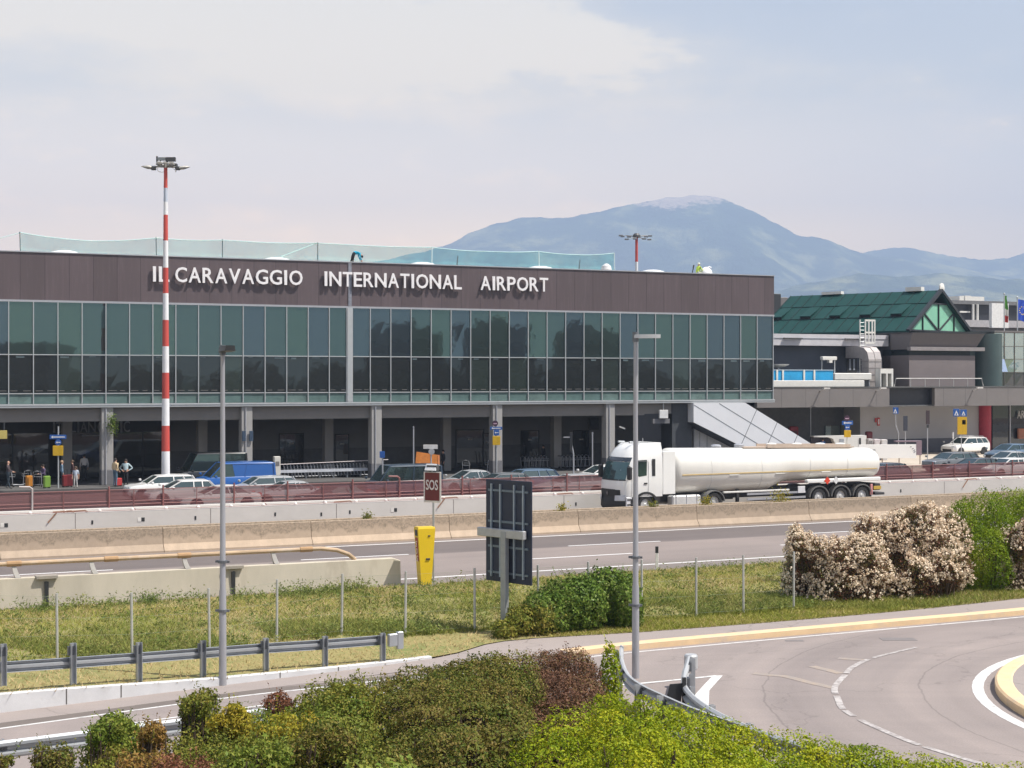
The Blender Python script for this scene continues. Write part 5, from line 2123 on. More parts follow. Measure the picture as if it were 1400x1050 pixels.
# ================================================================== barriers, fences and posts along the motorway
M_TAN = mat('barrier_tan', (.40, .30, .215), .85, 0, .10, .9, (1, 1, .35), .25, dirt=((.30, .235, .175), .57))
def barrier_mat(name, c, stain, ztop):
    m, nt, b = nodes(name)
    v = texco(nt)
    s = nt.nodes.new('ShaderNodeSeparateXYZ')
    link(nt, v, s.inputs[0])
    n1 = noise_tex(nt, texco(nt, (1, 1, .35)), 1.6, 6, .65)
    n2 = noise_tex(nt, v, 9, 6, .75)
    base = mixc(nt, 1, ramp(nt, n1, [(.3, tuple(x * .86 for x in c)), (.7, tuple(x * 1.12 for x in c))]), mixc(nt, n2, (.9, .9, .9), (1.1, 1.1, 1.1)), 'MULTIPLY')
    oi = nt.nodes.new('ShaderNodeObjectInfo')
    base = mixc(nt, 1, base, ramp(nt, oi.outputs['Random'], [(0, (.88, .88, .89)), (1, (1.1, 1.08, 1.06))]), 'MULTIPLY')
    # lichen and soot patches creeping down from the top edge
    a = nt.nodes.new('ShaderNodeMath')
    a.operation = 'MULTIPLY_ADD'
    link(nt, s.outputs[2], a.inputs[0])
    a.inputs[1].default_value = .75
    link(nt, n1, a.inputs[2])
    k = ramp(nt, a.outputs[0], [(ztop * .75 + .49, (0, 0, 0)), (ztop * .75 + .64, (.75, .75, .75))])
    kk = mixc(nt, 1, k, ramp(nt, n2, [(.4, (.25, .25, .25)), (.6, (1, 1, 1))]), 'MULTIPLY')
    col = mixc(nt, kk, base, stain)
    link(nt, col, b.inputs['Base Color'])
    b.inputs['Roughness'].default_value = .9
    bump(nt, n2, .3, .01, b)
    return m


M_TAN = barrier_mat('barrier_tan_stained', (.40, .315, .235), (.15, .12, .085), .55)
M_TANTOP = M_TAN
M_CONC = mat('wall_concrete', (.51, .485, .46), .85, 0, .07, .8, (.6, 1, 1), .25, dirt=((.40, .37, .34), .62))
M_CONC2 = mat('parapet_concrete', (.47, .425, .345), .9, 0, .12, .9, (1, 1, .3), .3, dirt=((.34, .29, .225), .56))


def in_m(o):
    o.location = MO
    o.rotation_euler = (0, 0, TM)
    return o


JB = [222.5, 425, 613.7, 790, 952, 1105, 1245, 1380]
ub = [MU(p, .25) for p in JB]
stp = (ub[4] - ub[0]) / 4
ub = [ub[0] - stp * k for k in (3, 2, 1)] + ub + [ub[-1] + stp * k for k in (1, 2)]
prof = [(-.02, .0), (-.02, .07), (.17, .33), (.235, .98), (.26, 1.0), (.39, 1.0), (.41, .98), (.47, .33), (.66, .07), (.66, 0)]
for k in range(len(ub) - 1):
    a, b = ub[k] + .012, ub[k + 1] - .012
    mb = MB()
    mb.loft([[Vector((x, w, z)) for w, z in prof] for x in (a, b)], True)
    c = (a + b) / 2
    t = put('median_barrier', None)
    bpy.data.objects.remove(t)
    mb.v = [(p[0] - c, p[1], p[2]) for p in mb.v]
    o = mb.build('median_barrier', M_TAN)
    o.location = M2W(c, 0)
    o.rotation_euler = (0, 0, TM)
    tag(o, 'tan concrete segment with a flared foot in the long barrier row along the inner lane', 'barrier', 'tan median barrier segments')
# second row of the median and the earth between
mb = MB()
mb.loft([[Vector((x, .90 + w, z)) for w, z in prof] for x in (-160, 260)], True)
in_m(tag(mb.build('rear_median_barrier', M_TAN), 'second concrete median barrier running just behind the tan segments', 'barrier'))
mb = MB()
mb.box(-160, 260, .45, 1.1, .2, .93)
struct(in_m(mb.build('median_earth', M_DIRT)), 'strip of dry earth filling the gap on top of the median', 'soil')

# light wall beyond the far carriageway
UW0, UW1 = -40, 150
mb = MB()
wp = [(11.0, 0), (11.0, .84), (11.03, .87), (11.5, .87), (11.5, .97), (11.53, 1.0), (11.75, 1.0), (11.75, 0)]
mb.loft([[Vector((x, w, z)) for w, z in wp] for x in (UW0, UW1)], True)
wall = in_m(tag(mb.build('roadside_wall', M_CONC), 'long pale concrete wall with small white studs below the red mesh fence', 'wall'))
us = [MU(px, 11) for px in (-75, -30, 42, 90, 137, 182, 228, 272, 317, 361, 405, 446, 488, 529, 569, 608, 646, 684, 721, 760, 798, 1218, 1250, 1282, 1312, 1341, 1370, 1396)]
mb = MB()
for px in (103, 288, 460, 620, 771, 1291, 1430, -60):
    u = MU(px, 11)
    mb.box(u - .015, u + .015, 10.995, 11.02, .05, .84)
mb.build('joint', mat('wall_joint', (.17, .15, .14), .9), wall)
for u in us:
    mb = MB()
    mb.lathe([(.09, 0), (.09, .05), (.06, .10), (.01, .12)], 'z', 10, 0, (u, 11.12, .87))
    mb.build('stud', mat('stud_white', (.75, .73, .7), .5), wall, True)
for px, yy in ((10, 718), (127, 714), (197, 710), (268, 708), (440, 703), (542, 697), (377, 703), (479, 700), (700, 690), (1232, 671), (1348, 668), (1383, 671), (788, 689)):
    u = MU(px, 11)
    D = M2W(u, 11).y
    z = CH - (yy - HZ) * D / F
    mb = MB()
    w_ = .14 if px in (10, 197, 542, 1348, 1383) else .07
    mb.box(u - w_, u + w_ * .2, 10.985, 11.0, z - .09, z + .09, 0)
    if w_ > .1:
        mb.box(u - w_ * 2.2, u - w_, 10.985, 11.0, z - .1, z + .1, 1)
    mb.build('drain_hole', [M_DARK, mat('patch_pale', (.6, .58, .55), .8)], wall)
for px in (88, 107, 471, 617, 1330, 775):
    u = MU(px, 10.9)
    mb = MB()
    mb.tube([(u - .5, 11.05, .93), (u + .35, 11.05, .96), (u + .45, 11.0, .90)], .03, 5)
    if px in (88, 617, 1330):
        mb.tube([(u - .35, 10.97, .9), (u - .75, 10.95, .45)], .03, 5)
    mb.build('bent_rod', mat('rust', (.24, .12, .07), .8), wall)

# red mesh fence on top of the wall
fence = thing('mesh_fence', 'dark red windbreak mesh on thin posts along the concrete wall', 'fence', MO, TM)
M_MESH = netmat('mesh_red', (.215, .088, .09), .76, .3, (.12, 1, 7))
M_FPOST = mat('fence_post_red', (.22, .085, .08), .6)
NU = 150
rows = [[], [], [], []]
for i in range(NU + 1):
    u = UW0 + (UW1 - UW0) * i / NU
    for k, z in enumerate((1.02, 1.28, 1.55, 1.86)):
        rows[k].append((u, 11.63 + .03 * noise.noise(Vector((u * .6, z * 2, 0))), z + (.04 * noise.noise(Vector((u * .25, 7, 0))) if k == 3 else 0)))
grid_sheet('mesh', rows, M_MESH, fence)
mb = MB()
for z in (1.14, 1.30, 1.84):
    mb.tube([(UW0, 11.60, z), (UW1, 11.60, z)], .018, 5)
mb.tube([(UW0, 10.99, .905), (UW1, 10.99, .905)], .014, 4)
mb.build('rail', M_FPOST, fence)
for px in (44, 87, 149, 183, 223, 269, 320, 362, 393, 442, 482, 528, 546, 568, 591, 632, 643, 699, 719, 756, 775, 792, 1212, 1247, 1275, 1305, 1325, 1361, 1384, 1410, -20, -70):
    u = MU(px, 11.58)
    tall = px in (44, 149, 223, 320, 393, 482, 546, 632, 699, 775, 1212, 1275, 1325, 1384)
    mb = MB()
    if tall:
        mb.tube([(u, 11.57, .98), (u, 11.57, 2.02)], .045, 6)
        if px in (44, 546):
            mb.tube([(u, 11.57, 2.0), (u - .12, 11.57, 2.1), (u - .6, 11.57, 2.12)], .05, 6)
    else:
        mb.tube([(u, 11.3, .9), (u, 11.57, .98), (u, 11.57, 1.86)], .02, 5)
    mb.build('post', M_FPOST if px not in (44,) else mat('post_grey', (.4, .36, .35), .5), fence)

# stub parapet on the near left with a steel tube rail
PY = lambda px, py, z=0: G(px, py, z)
pw0 = -13.75
uE = MU(547, pw0)
par = thing('parapet_wall', 'weathered concrete parapet at the near left edge of the motorway', 'wall', MO, TM)
zp = .92
mb = MB()
pp = [(pw0 - .1, -.3), (pw0 - .02, zp - .02), (pw0 + .02, zp), (pw0 + .24, zp), (pw0 + .3, zp - .06), (pw0 + .36, .35), (pw0 + .55, .1), (pw0 + .55, -.1)]
xs = list(np.arange(-70, uE - .3, 2.0)) + [uE - .25, uE]
rings = []
for x in xs:
    k = 1 if x < uE - .1 else .90
    rings.append([Vector((x, w, z * k)) for w, z in pp])
mb.loft(rings, True)
mb.build('wall', M_CONC2, par)
for px in (63, 318):
    u = MU(px, pw0)
    mb = MB()
    mb.box(u - .06, u + .06, pw0 - .12, pw0 - .05, -.1, zp - .16)
    mb.box(u - .32, u + .34, pw0 - .16, pw0 + .2, zp - .06, zp + .03, 1)
    mb.build('expansion_joint', [M_DARK, mat('joint_cap', (.3, .27, .23), .8)], par)
rail = thing('parapet_rail', 'rusty steel tube rail on curved brackets along the parapet top', 'railing', MO, TM)
zr_t = zp + .44
us_ = [MU(px, pw0) for px in (-95, 20, 126, 253, 375)]
uend = MU(487, pw0)
pts = [(-60, pw0 + .12, zr_t)] + [(u, pw0 + .12, zr_t) for u in us_[1:]] + [(MU(440, pw0), pw0 + .12, zr_t + .0), (MU(462, pw0), pw0 + .12, zr_t - .08), (MU(478, pw0), pw0 + .12, zr_t - .24), (uend, pw0 + .12, zp + .0)]
mb = MB()
mb.tube(pts, .075, 10)
mb.build('tube', mat('rail_rust', (.42, .30, .19), .55, .1, .2, 1.2, dirt=((.50, .42, .34), .50)), rail, True)
for u in us_:
    mb = MB()
    sec = []
    for t in np.linspace(0, 1, 8):
        z = zp + .44 * t
        x = u + .10 * (1 - t) ** 2 - .02
        sec.append([Vector((x - .05, pw0 + .0 + .10 * t, z)), Vector((x + .12 - .05 * t, pw0 + .0 + .1 * t, z)), Vector((x + .12 - .05 * t, pw0 + .22 - .02 * t, z)), Vector((x - .05, pw0 + .22 - .02 * t, z))])
    mb.loft(sec, True)
    mb.build('bracket', mat('bracket_grey', (.42, .40, .38), .6), rail)
for u in [MU(px, pw0) for px in (20, 153, 253, 420)]:
    mb = MB()
    mb.tube([(u - .22, pw0 + .12, zr_t), (u + .22, pw0 + .12, zr_t)], .095, 10)
    mb.build('sleeve', mat('sleeve_rust', (.36, .22, .11), .7), rail, True)

# wire fence in the verge
def verge_z(x, y):
    d = (VERA[:, :, 0] - x) ** 2 + (VERA[:, :, 1] - y) ** 2
    i = np.unravel_index(np.argmin(d), d.shape)
    return VERA[i][2]


wf = thing('wire_fence', 'thin wire mesh fence on slim grey posts crossing the grass bank', 'fence', (0, 0, 0))
fp = [(-30, 910, 1.7), (78.3, 902, 1.6), (180.7, 895, 1.6), (286.5, 886, 1.6), (378.4, 879, 1.65), (467, 871, 1.65), (554, 870, 1.75), (649, 862, 1.75), (736, 857, 1.75), (805.5, 852, 1.75), (877, 847, 1.75), (951.7, 843, 1.75), (1016.5, 839, 1.75), (1085, 834, 1.75)]
tp = []
for px, py, h in fp:
    zv = .3 if px < 350 else .15
    p = G(px, py, zv)
    zv = verge_z(p.x, p.y)
    mb = MB()
    lean = rnd.uniform(-.03, .03)
    mb.tube([(p.x, p.y, zv - .1), (p.x + lean, p.y, zv + h)], .034, 8)
    mb.build('post', mat('fence_post', (.46, .46, .44), .5, .3, .1), wf)
    tp.append((Vector((p.x, p.y, zv)), Vector((p.x + lean, p.y, zv + h))))
mb = MB()
for k in (.06, .35, .62, .95):
    mb.tube([a + (b - a) * k for a, b in tp], .0028, 3)
mb.build('wire', mat('fence_wire', (.20, .23, .16), .5), wf)
rows = [[a + (b - a) * k for a, b in tp] for k in (.05, .95)]
grid_sheet('mesh', rows, netmat('wire_green', (.20, .28, .17), .05, .2), wf)


# ------------------------------------------------------------------ guardrails
M_GALV = mat('galvanised', (.40, .42, .44), .42, .55, .10, 2.5)
M_GALVB = mat('galvanised_bright', (.44, .45, .46), .45, .25, .08, 2)
M_GALVD = mat('galvanised_dark', (.16, .17, .185), .5, .5, .15, 2.5)


def guardrail(name, label, path, h, posts, back=1, end=True, m=None, vs_=1.0):
    root = thing(name, label, 'guardrail', (0, 0, 0))
    pts = [Vector((p[0], p[1], p[2] if len(p) > 2 else 0)) for p in path]
    prof = [(.0, .155), (.03, .16), (.08, .12), (.085, .07), (.0, .03), (.0, -.03), (.085, -.07), (.08, -.12), (.03, -.16), (0, -.155),
            (-.012, -.15), (.06, -.115), (.065, -.075), (-.015, -.035), (-.015, .035), (.065, .075), (.06, .115), (-.012, .15)]
    rings = []
    nrm = []
    for i, p in enumerate(pts):
        d = (pts[min(i + 1, len(pts) - 1)] - pts[max(0, i - 1)])
        d.z = 0
        d.normalize()
        n = Vector((d.y, -d.x, 0)) * back
        nrm.append(n)
        rings.append([p + n * a + Vector((0, 0, h - .16 * vs_ + b * vs_)) for a, b in prof])
    mb = MB()
    mb.loft(rings, True)
    beam = mb.build('beam', m or M_GALV, root, True, 40)
    for q in posts:
        q = Vector(q)
        i = min(range(len(pts)), key=lambda k: (pts[k] - q).length)
        n = nrm[i]
        b = q - n * .10
        d = Vector((-n.y, n.x, 0))
        mb = MB()
        z0 = q.z - .25
        for s0, s1 in ((-.06, -.05), (.05, .06)):          # C-shaped post
            mb.loft([[b + d * s0 - n * .05 + Vector((0, 0, z)), b + d * s1 - n * .05 + Vector((0, 0, z)), b + d * s1 + n * .05 + Vector((0, 0, z)), b + d * s0 + n * .05 + Vector((0, 0, z))] for z in (z0, q.z + h - .0)], True)
        mb.loft([[b - d * .06 + n * .045 + Vector((0, 0, z)), b + d * .06 + n * .045 + Vector((0, 0, z)), b + d * .06 + n * .055 + Vector((0, 0, z)), b - d * .06 + n * .055 + Vector((0, 0, z))] for z in (z0, q.z + h - .0)], True)
        mb.build('post', m or M_GALV, root)
        mb = MB()
        mb.loft([[b + d * s_ + n * a + Vector((0, 0, z)) for s_, z in ((-.10, q.z + h - .27), (.10, q.z + h - .27), (.10, q.z + h - .07), (-.10, q.z + h - .07))] for a in (.03, .10)], True)
        mb.build('spacer', M_GALVD, root)
    return root


gz = [(-30, 971, .42), (2.4, 946.7, .40), (97.5, 939.4, .33), (187.5, 932, .25), (275, 924.6, .19), (361, 917, .14), (442, 911.3, .10), (520.7, 904.5, .07)]
gp = [G(a, b, c) for a, b, c in gz]
gp[0] = gp[1] + (gp[1] - gp[2])
d_ = gp[1] - gp[2]
gp = [gp[0] + d_ * 2, gp[0] + d_] + gp
endp = gp[-1] + (gp[-1] - gp[-2]) * .07
guardrail('guardrail', 'grey steel guardrail on square posts above the white kerb at the left', gp + [endp], .66, gp, -1, True, None, .78)
t = thing('guardrail_end', 'short blunt end piece capping the left guardrail', 'guardrail end', endp + Vector((.08, .02, 0)), R(34))
mb = MB()
mb.bbox(0, .32, -.06, .06, .36, .68, .02)
mb.bbox(.24, .42, -.08, .05, .28, .72, .02)
mb.build('end_cap', M_GALV, t)
mb = MB()
mb.box(.05, .11, .06, .1, .36, .5)
mb.build('bracket', M_GALVD, t)
# near guardrail behind the shrubs
npth = [(-22, 20.1, 0), (-14.5, 25.1, 0), (-9.1, 28.7, 0), (-7.0, 30.1, 0), (-4.98, 31.45, 0), (-3.0, 32.9, 0), (-1.0, 34.5, 0)]
nps = []
for a, b in zip(npth[:-1], npth[1:]):
    nps.append(a)
guardrail('guardrail', 'lower grey guardrail half hidden by the front shrubs at the left', npth, .74, nps, 1)
npth2 = [(p[0] + .35, p[1] - .5, -.08) for p in npth]
# splitter rails
r1 = refine([(2.62, 38.9, 0), (2.50, 37.3, 0), (2.50, 35.2, 0), (2.72, 33.9, 0), (3.0, 33.0, 0), (3.5, 31.6, 0), (4.1, 30.3, 0)], 3)
guardrail('guardrail', 'short curved guardrail edging the brown hedge by the tall lamp post', [tuple(p) for p in r1], .75, [(2.56, 38.2, 0), (2.5, 35.9, 0), (2.74, 33.9, 0), (3.1, 32.7, 0)], -1, True, M_GALVB)
r2 = refine([(4.12, 37.3, 0), (3.95, 36.2, 0), (3.79, 35.2, 0), (3.66, 33.9, 0), (3.72, 32.6, 0), (3.95, 31.3, 0), (4.32, 30.1, 0), (4.95, 28.7, 0), (5.9, 27.2, 0), (7.0, 25.8, 0)], 3)
g2 = guardrail('guardrail', 'curving guardrail with a bright rounded tip running down to the yellow green hedge', [tuple(p) for p in r2], .76, [(4.05, 36.9, 0), (3.80, 35.0, 0), (3.67, 33.6, 0), (3.85, 31.7, 0), (4.35, 30.0, 0), (5.4, 28.0, 0)], 1, True, M_GALVB)
mb = MB()
o_ = Vector((4.16, 37.42, 0))
mb.lathe([(.13, .42), (.16, .46), (.16, .74), (.13, .78)], 'z', 16, 0, (o_.x, o_.y, 0))
mb.build('rounded_tip', M_GALVB, g2, True)
t = thing('marker_board', 'black upright board on a post at the guardrail tip', 'board', (3.55, 33.75, 0), R(5))
mb = MB()
mb.loft([[Vector((-.36, .0, .28)), Vector((-.02, 0, .28)), Vector((.04, 0, .80)), Vector((-.24, 0, .78))], [Vector((-.36, .04, .28)), Vector((-.02, .04, .28)), Vector((.04, .04, .80)), Vector((-.24, .04, .78))]], True)
mb.build('board', M_BLACKMET, t)
mb = MB()
mb.box(.02, .10, -.04, .04, -.1, .92)
mb.build('post', M_BLACKMET, t)

# ------------------------------------------------------------------ lamp posts
def lamp_post(label, px, py, ytop, head, dirx, m_head):
    p = G(px, py)
    h = CH + (HZ - ytop) * p.y / F
    t = thing('lamp_post', label, 'street lamp', p)
    mb = MB()
    mb.tube([(0, 0, -.05), (0, 0, .06), (0, 0, 2.2), (0, 0, 2.25), (0, 0, h - .12)], [.092, .09, .083, .070, .048], 14)
    mb.build('pole', M_LAMPPOLE, t, True)
    mb = MB()
    for z in (2.9, 1.75):
        mb.tube([(0, 0, z - .03), (0, 0, z + .03)], .115, 12)
        mb.box(-.17, -.1, -.03, .03, z - .02, z + .03)
        mb.box(.1, .16, -.03, .03, z - .03, z + .02)
    mb.build('clamp', M_GALVD, t)
    hd = MB()
    if dirx:
        v = Vector((.62, -.12, 0))
        a = Vector((-.04, 0, h - .06))
        hd.loft([[a + v * k + Vector((0, w, zz)) for w, zz in ((-.06 - .05 * bell, -.07), (.06 + .05 * bell, -.07), (.05 + .05 * bell, .02), (-.05 - .05 * bell, .02))] for k, bell in ((0, .2), (.2, 1), (.85, 1), (1, .6))], True)
    else:
        v = Vector((.30, -.75, .03))
        a = Vector((-.0, .05, h - .07))
        hd.loft([[a + v * k + Vector((w, 0, zz)) for w, zz in ((-.08 - .07 * bell, -.08), (.08 + .07 * bell, -.08), (.07 + .05 * bell, .04), (-.07 - .05 * bell, .04))] for k, bell in ((0, .2), (.2, 1), (.85, 1), (1, .6))], True)
    o = hd.build('lamp_head', m_head, t, True, 40)
    mb = MB()
    mb.tube([(0, 0, h - .22), (0, 0, h + .02)], .075, 12)
    mb.build('collar', M_GALVD, t)
    return t


M_LAMPPOLE = mat('lamp_pole', (.36, .36, .38), .45, .4, .08, 1.5, (1, 1, .2))
lamp_post('slim grey lamp post with a dark head standing before the blue van', 304.5, 937, 473, 0, False, mat('lamp_dark', (.04, .042, .045), .5))
lamp_post('slim grey lamp post with a pale flat head pointing right over the tanker cab', 869, 927, 455, 0, True, mat('lamp_pale', (.52, .52, .52), .4, .2))

# ------------------------------------------------------------------ masts
M_RED = mat('mast_red', (.52, .075, .06), .5, 0, .1, .8, (1, 1, .3), dirt=((.60, .20, .16), .62))
M_MWHITE = mat('mast_white', (.74, .74, .75), .5, 0, .05, .8)
M_MGREY = mat('mast_grey', (.45, .50, .58), .5, 0, .05, .8)


def mast(label, px, D, bands, dtop, dbot, ztop, head):
    c = P(px, HZ, D)
    t = thing('floodlight_mast', label, 'floodlight mast', (c.x, c.y, 0))
    r = lambda z: (dbot + (dtop - dbot) * z / ztop) / 2
    for z0, z1, m in bands:
        mb = MB()
        mb.tube([(0, 0, z0), (0, 0, z1)], [r(z0), r(z1)], 16)
        mb.build('band', m, t, True)
    return t


D1 = 98.0
zpx = lambda y: CH + (HZ - y) * D1 / F
ys = [229, 257, 293.7, 329, 366, 401, 437.5, 473.5, 509.5, 545, 582, 617]
bands = []
cols_ = [M_RED, M_MWHITE, M_RED, M_MWHITE, M_RED, M_MWHITE, M_RED, M_MWHITE, M_RED, M_MWHITE, M_RED, M_MWHITE]
zz_ = [zpx(y) for y in ys] + [0]
for i in range(len(cols_)):
    if i == 1:
        zm = zpx(276)
        bands.append((zm, zz_[1], M_MGREY))
        bands.append((zz_[2], zm, M_MWHITE))
    else:
        bands.append((zz_[i + 1], zz_[i], cols_[i]))
ms = mast('tall red and white banded mast with floodlights on top in front of the terminal', 226.5, D1, bands, .22, .54, zz_[0], None)
M_FIX = mat('flood_body', (.34, .32, .29), .5, .3)
M_FIXD = mat('flood_dark', (.06, .06, .065), .5)
zt_ = zz_[0]
px2m = D1 / F
mb = MB()
mb.tube([(0, 0, zt_ - .02), (0, 0, zt_ + .35)], .14, 10)
mb.tube([(-.95, 0, zt_ + .06), (.95, 0, zt_ + .02)], .05, 8)
mb.tube([(-.5, -.4, zt_ + .14), (.5, .4, zt_ + .14)], .04, 8)
mb.tube([(.5, -.4, zt_ + .1), (-.5, .4, zt_ + .1)], .04, 8)
for k in range(12):
    a, b = 2 * math.pi * k / 12, 2 * math.pi * (k + 1) / 12
    mb.tube([(.55 * math.cos(a), .55 * math.sin(a), zt_ + .2), (.55 * math.cos(b), .55 * math.sin(b), zt_ + .2)], .03, 5)
mb.build('head_frame', M_FIX, ms)
for sx in (-1, 1):                            # long lamp housings left and right
    mb = MB()
    rings = []
    for k, (w, h_) in enumerate(((.10, .06), (.2, .11), (.2, .12), (.12, .08), (.03, .03))):
        x = sx * (.72 + k * .19)
        rings.append([Vector((x, w * math.cos(a), zt_ - .05 + (.03 if sx < 0 else 0) + .045 * k * .5 + h_ * math.sin(a))) for a in [2 * math.pi * q / 12 for q in range(12)]])
    mb.loft(rings, True)
    mb.build('floodlight', mat('flood_pale', (.48, .46, .42), .4, .2), ms, True)
    mb = MB()
    mb.bbox(sx * .74 - .15, sx * .74 + .15, -.16, .16, zt_ - .16, zt_ + .06, .04)
    mb.build('lamp_gear', M_FIXD, ms)
for ang, dd in ((0.7, .62), (2.3, .62), (-.6, .5), (-2.2, .5)):
    mb = MB()
    x, y = dd * math.cos(ang), dd * math.sin(ang)
    mb.bbox(x - .17, x + .17, y - .16, y + .16, zt_ + .08, zt_ + .30, .05)
    mb.build('small_lamp', M_FIXD if ang > 0 else M_FIX, ms)
mb = MB()
mb.bbox(-.48, .02, -.12, .04, zt_ + .42, zt_ + .62, .02, 1)
mb.bbox(.02, .62, -.14, .06, zt_ + .36, zt_ + .62, .02, 0)
mb.box(-.56, -.48, -.1, .02, zt_ + .34, zt_ + .68, 0)
mb.bar((-.4, 0, zt_ + .2), (-.3, 0, zt_ + .44), .05, .05, 0)
mb.bar((.35, 0, zt_ + .2), (.35, 0, zt_ + .4), .05, .05, 0)
mb.build('flood_panel', [M_FIXD, mat('panel_mid', (.22, .24, .25), .4)], ms)
for k in range(2):
    mb = MB()
    aa = [(.12 * math.sin(q * .8) * (1 if k else -1) - (.45 if not k else -.4), -.1, zt_ - .02 - .28 * math.sin(math.pi * q / 8)) for q in range(9)]
    mb.tube([(p[0] + (.06 * i), p[1], p[2]) for i, p in enumerate(aa)], .012, 4)
    mb.build('cable', M_FIXD, ms)

D2 = 205.0
zq = lambda y: CH + (HZ - y) * D2 / F
m2 = mast('smaller red and white mast with spread lamps seen above the terminal roof', 870.3, D2, [(zq(358), zq(324), M_RED), (zq(390), zq(358), M_MWHITE), (0, zq(390), M_RED)], .34, .6, zq(324), None)
z2 = zq(324)
for k in range(10):
    a = R(k * 36 + 8)
    rr = 1.8 + .1 * (k % 3)
    x, y = rr * math.cos(a), rr * math.sin(a)
    zo = -.55 * (1 if math.sin(a) < -.2 else 0) + .12
    mb = MB()
    mb.tube([(0, 0, z2 + .1), (x * .75, y * .75, z2 + zo + .08)], .035, 5)
    mb.bbox(x - .3, x + .22, y - .15, y + .15, z2 + zo - .06, z2 + zo + .14, .03, 1)
    mb.build('floodlight', [M_FIX, mat('flood_slate', (.20, .21, .23), .5)], m2)
mb = MB()
mb.lathe([(.5, 0), (.5, .25), (.3, .5), (.05, .55)], 'z', 12, 0, (0, 0, z2 - .05))
mb.build('mast_cap', M_FIXD, m2)

# ------------------------------------------------------------------ roadside signs near
p = G(691.5, 868, .05)
t = thing('sign_board', 'large dark board seen from behind on a steel post in the grass', 'road sign', (p.x, p.y, verge_z(p.x, p.y)), R(-46))
zo = lambda y: (868 - y) * p.y / F
M_SIGNBACK = mat('sign_back', (.026, .034, .058), .55, .2, .1, 1)
W2 = .92
mb = MB()
mb.bbox(-W2, W2, .10, .14, 1.36, 4.22, .01)
mb.build('board', M_SIGNBACK, t)
mb = MB()
for x in (-.66, -.30, .26, .62):
    mb.box(x - .025, x + .025, .05, .10, 1.5, 4.1)
mb.build('upright_brace', mat('brace_blue', (.30, .36, .42), .45, .4), t)
mb = MB()
for z in (1.62, 2.35, 3.05, 3.92):
    mb = MB()
    mb.box(-.80, .80, .07, .098, z - .03, z + .03)
    mb.build('cross_brace', mat('brace_dim', (.15, .19, .23), .5, .4), t)
mb = MB()
mb.bbox(-.10, .10, -.12, .03, -.3, 2.80, .01)
mb.build('post', mat('sign_post', (.33, .35, .36), .5, .4), t)
mb = MB()
mb.bbox(-1.08, .78, -.10, .05, 2.62, 2.86, .015)
mb.build('clamp_beam', mat('clamp_beam', (.42, .43, .44), .45, .4), t)

p = G(580.5, 800, 0)
t = thing('sos_column', 'yellow tapered emergency call column beside the motorway', 'call box', (p.x, p.y, .0), R(24))
M_YEL = mat('sos_yellow', (.68, .47, .015), .4, 0, .04, 1)
h = 80 / (F / p.y)
mb = MB()
mb.loft([[Vector((x * k, y * k2, z)) for x, y in ((-.30, -.2), (.30, -.2), (.30, .2), (-.30, .2))] for z, k, k2 in ((.0, .62, .9), (h * .97, 1.06, 1.05), (h, 1.0, .95))], True)
mb.build('column', M_YEL, t)
mb = MB()                                     # dark faceted left side with red panel
lx = lambda z: -.30 * (.62 + .44 * z / (h * .97)) - .012
M_REDP = mat('sos_red', (.30, .03, .025), .5)
mb.loft([[Vector((lx(z), -.10, z)), Vector((lx(z), .10, z)), Vector((lx(z) + .02, .10, z)), Vector((lx(z) + .02, -.10, z))] for z in (h * .42, h * .82)], True, 0)
mb.loft([[Vector((lx(z), -.11, z)), Vector((lx(z), .11, z)), Vector((lx(z) + .02, .11, z)), Vector((lx(z) + .02, -.11, z))] for z in (h * .85, h * .95)], True, 1)
mb.build('side_panel', [M_REDP, M_BLACKMET], t)
for k, c in enumerate('SOS'):
    me = fit_text(c, .15, .21, .004, .01)
    me.name = 'letter'
    me.materials.clear()
    me.materials.append(mat('sos_letter', (.75, .62, .5), .5))
    o = put('letter', me, t)
    zc_ = h * (.70 - .125 * k)
    o.location = (lx(zc_) - .012, .075, zc_ - .08)
    o.rotation_euler = (0, 0, R(-90))
mb = MB()
mb.bbox(-.02, .12, -.225, -.19, h * .44, h * .47, .004)
mb.bbox(.05, .13, -.232, -.2, h * .84, h * .86, .004)
mb.build('handle', M_BLACKMET, t)
mb = MB()
mb.bbox(-.45, .45, -.35, .35, -.12, .03, .01)
mb.build('plinth', mat('plinth', (.16, .15, .13), .8), t)

p = G(591.5, 797, 0)
t = thing('sos_sign', 'dark red SOS sign with white border and a small solar panel on a thin post', 'sign', (p.x, p.y, 0), R(-30))
zs_ = lambda y: (797 - y) * p.y / F
mb = MB()
mb.tube([(0, .05, -.2), (0, .05, zs_(687)), (-.06, .05, zs_(640)), (-.08, .05, zs_(634))], .035, 8)
mb.build('post', M_GALV, t)
sw = .36
z0, z1 = zs_(687), zs_(645)
mb = MB()
mb.bbox(-sw, sw, -.03, .0, z0, z1, .008)
mb.build('plate_border', mat('sign_pale', (.66, .62, .6), .5), t)
mb = MB()
mb.bbox(-sw + .06, sw - .06, -.04, -.031, z0 + .07, z1 - .03, .003)
mb.build('plate', mat('sign_darkred', (.135, .016, .016), .45), t)
me = fit_text('SOS', .50, .36, .006, .012)
me.name = 'lettering'
me.materials.clear()
me.materials.append(mat('sos_white', (.72, .66, .66), .5))
o = put('lettering', me, t)
o.location = (-.25, -.05, (z0 + z1) / 2 - .10)
mb = MB()
mb.loft([[Vector((x, y, z)) for x, y in ((-.20, -.08), (.20, -.08), (.20, .12), (-.2, .12))] for z in (zs_(643.5), zs_(636))], True)
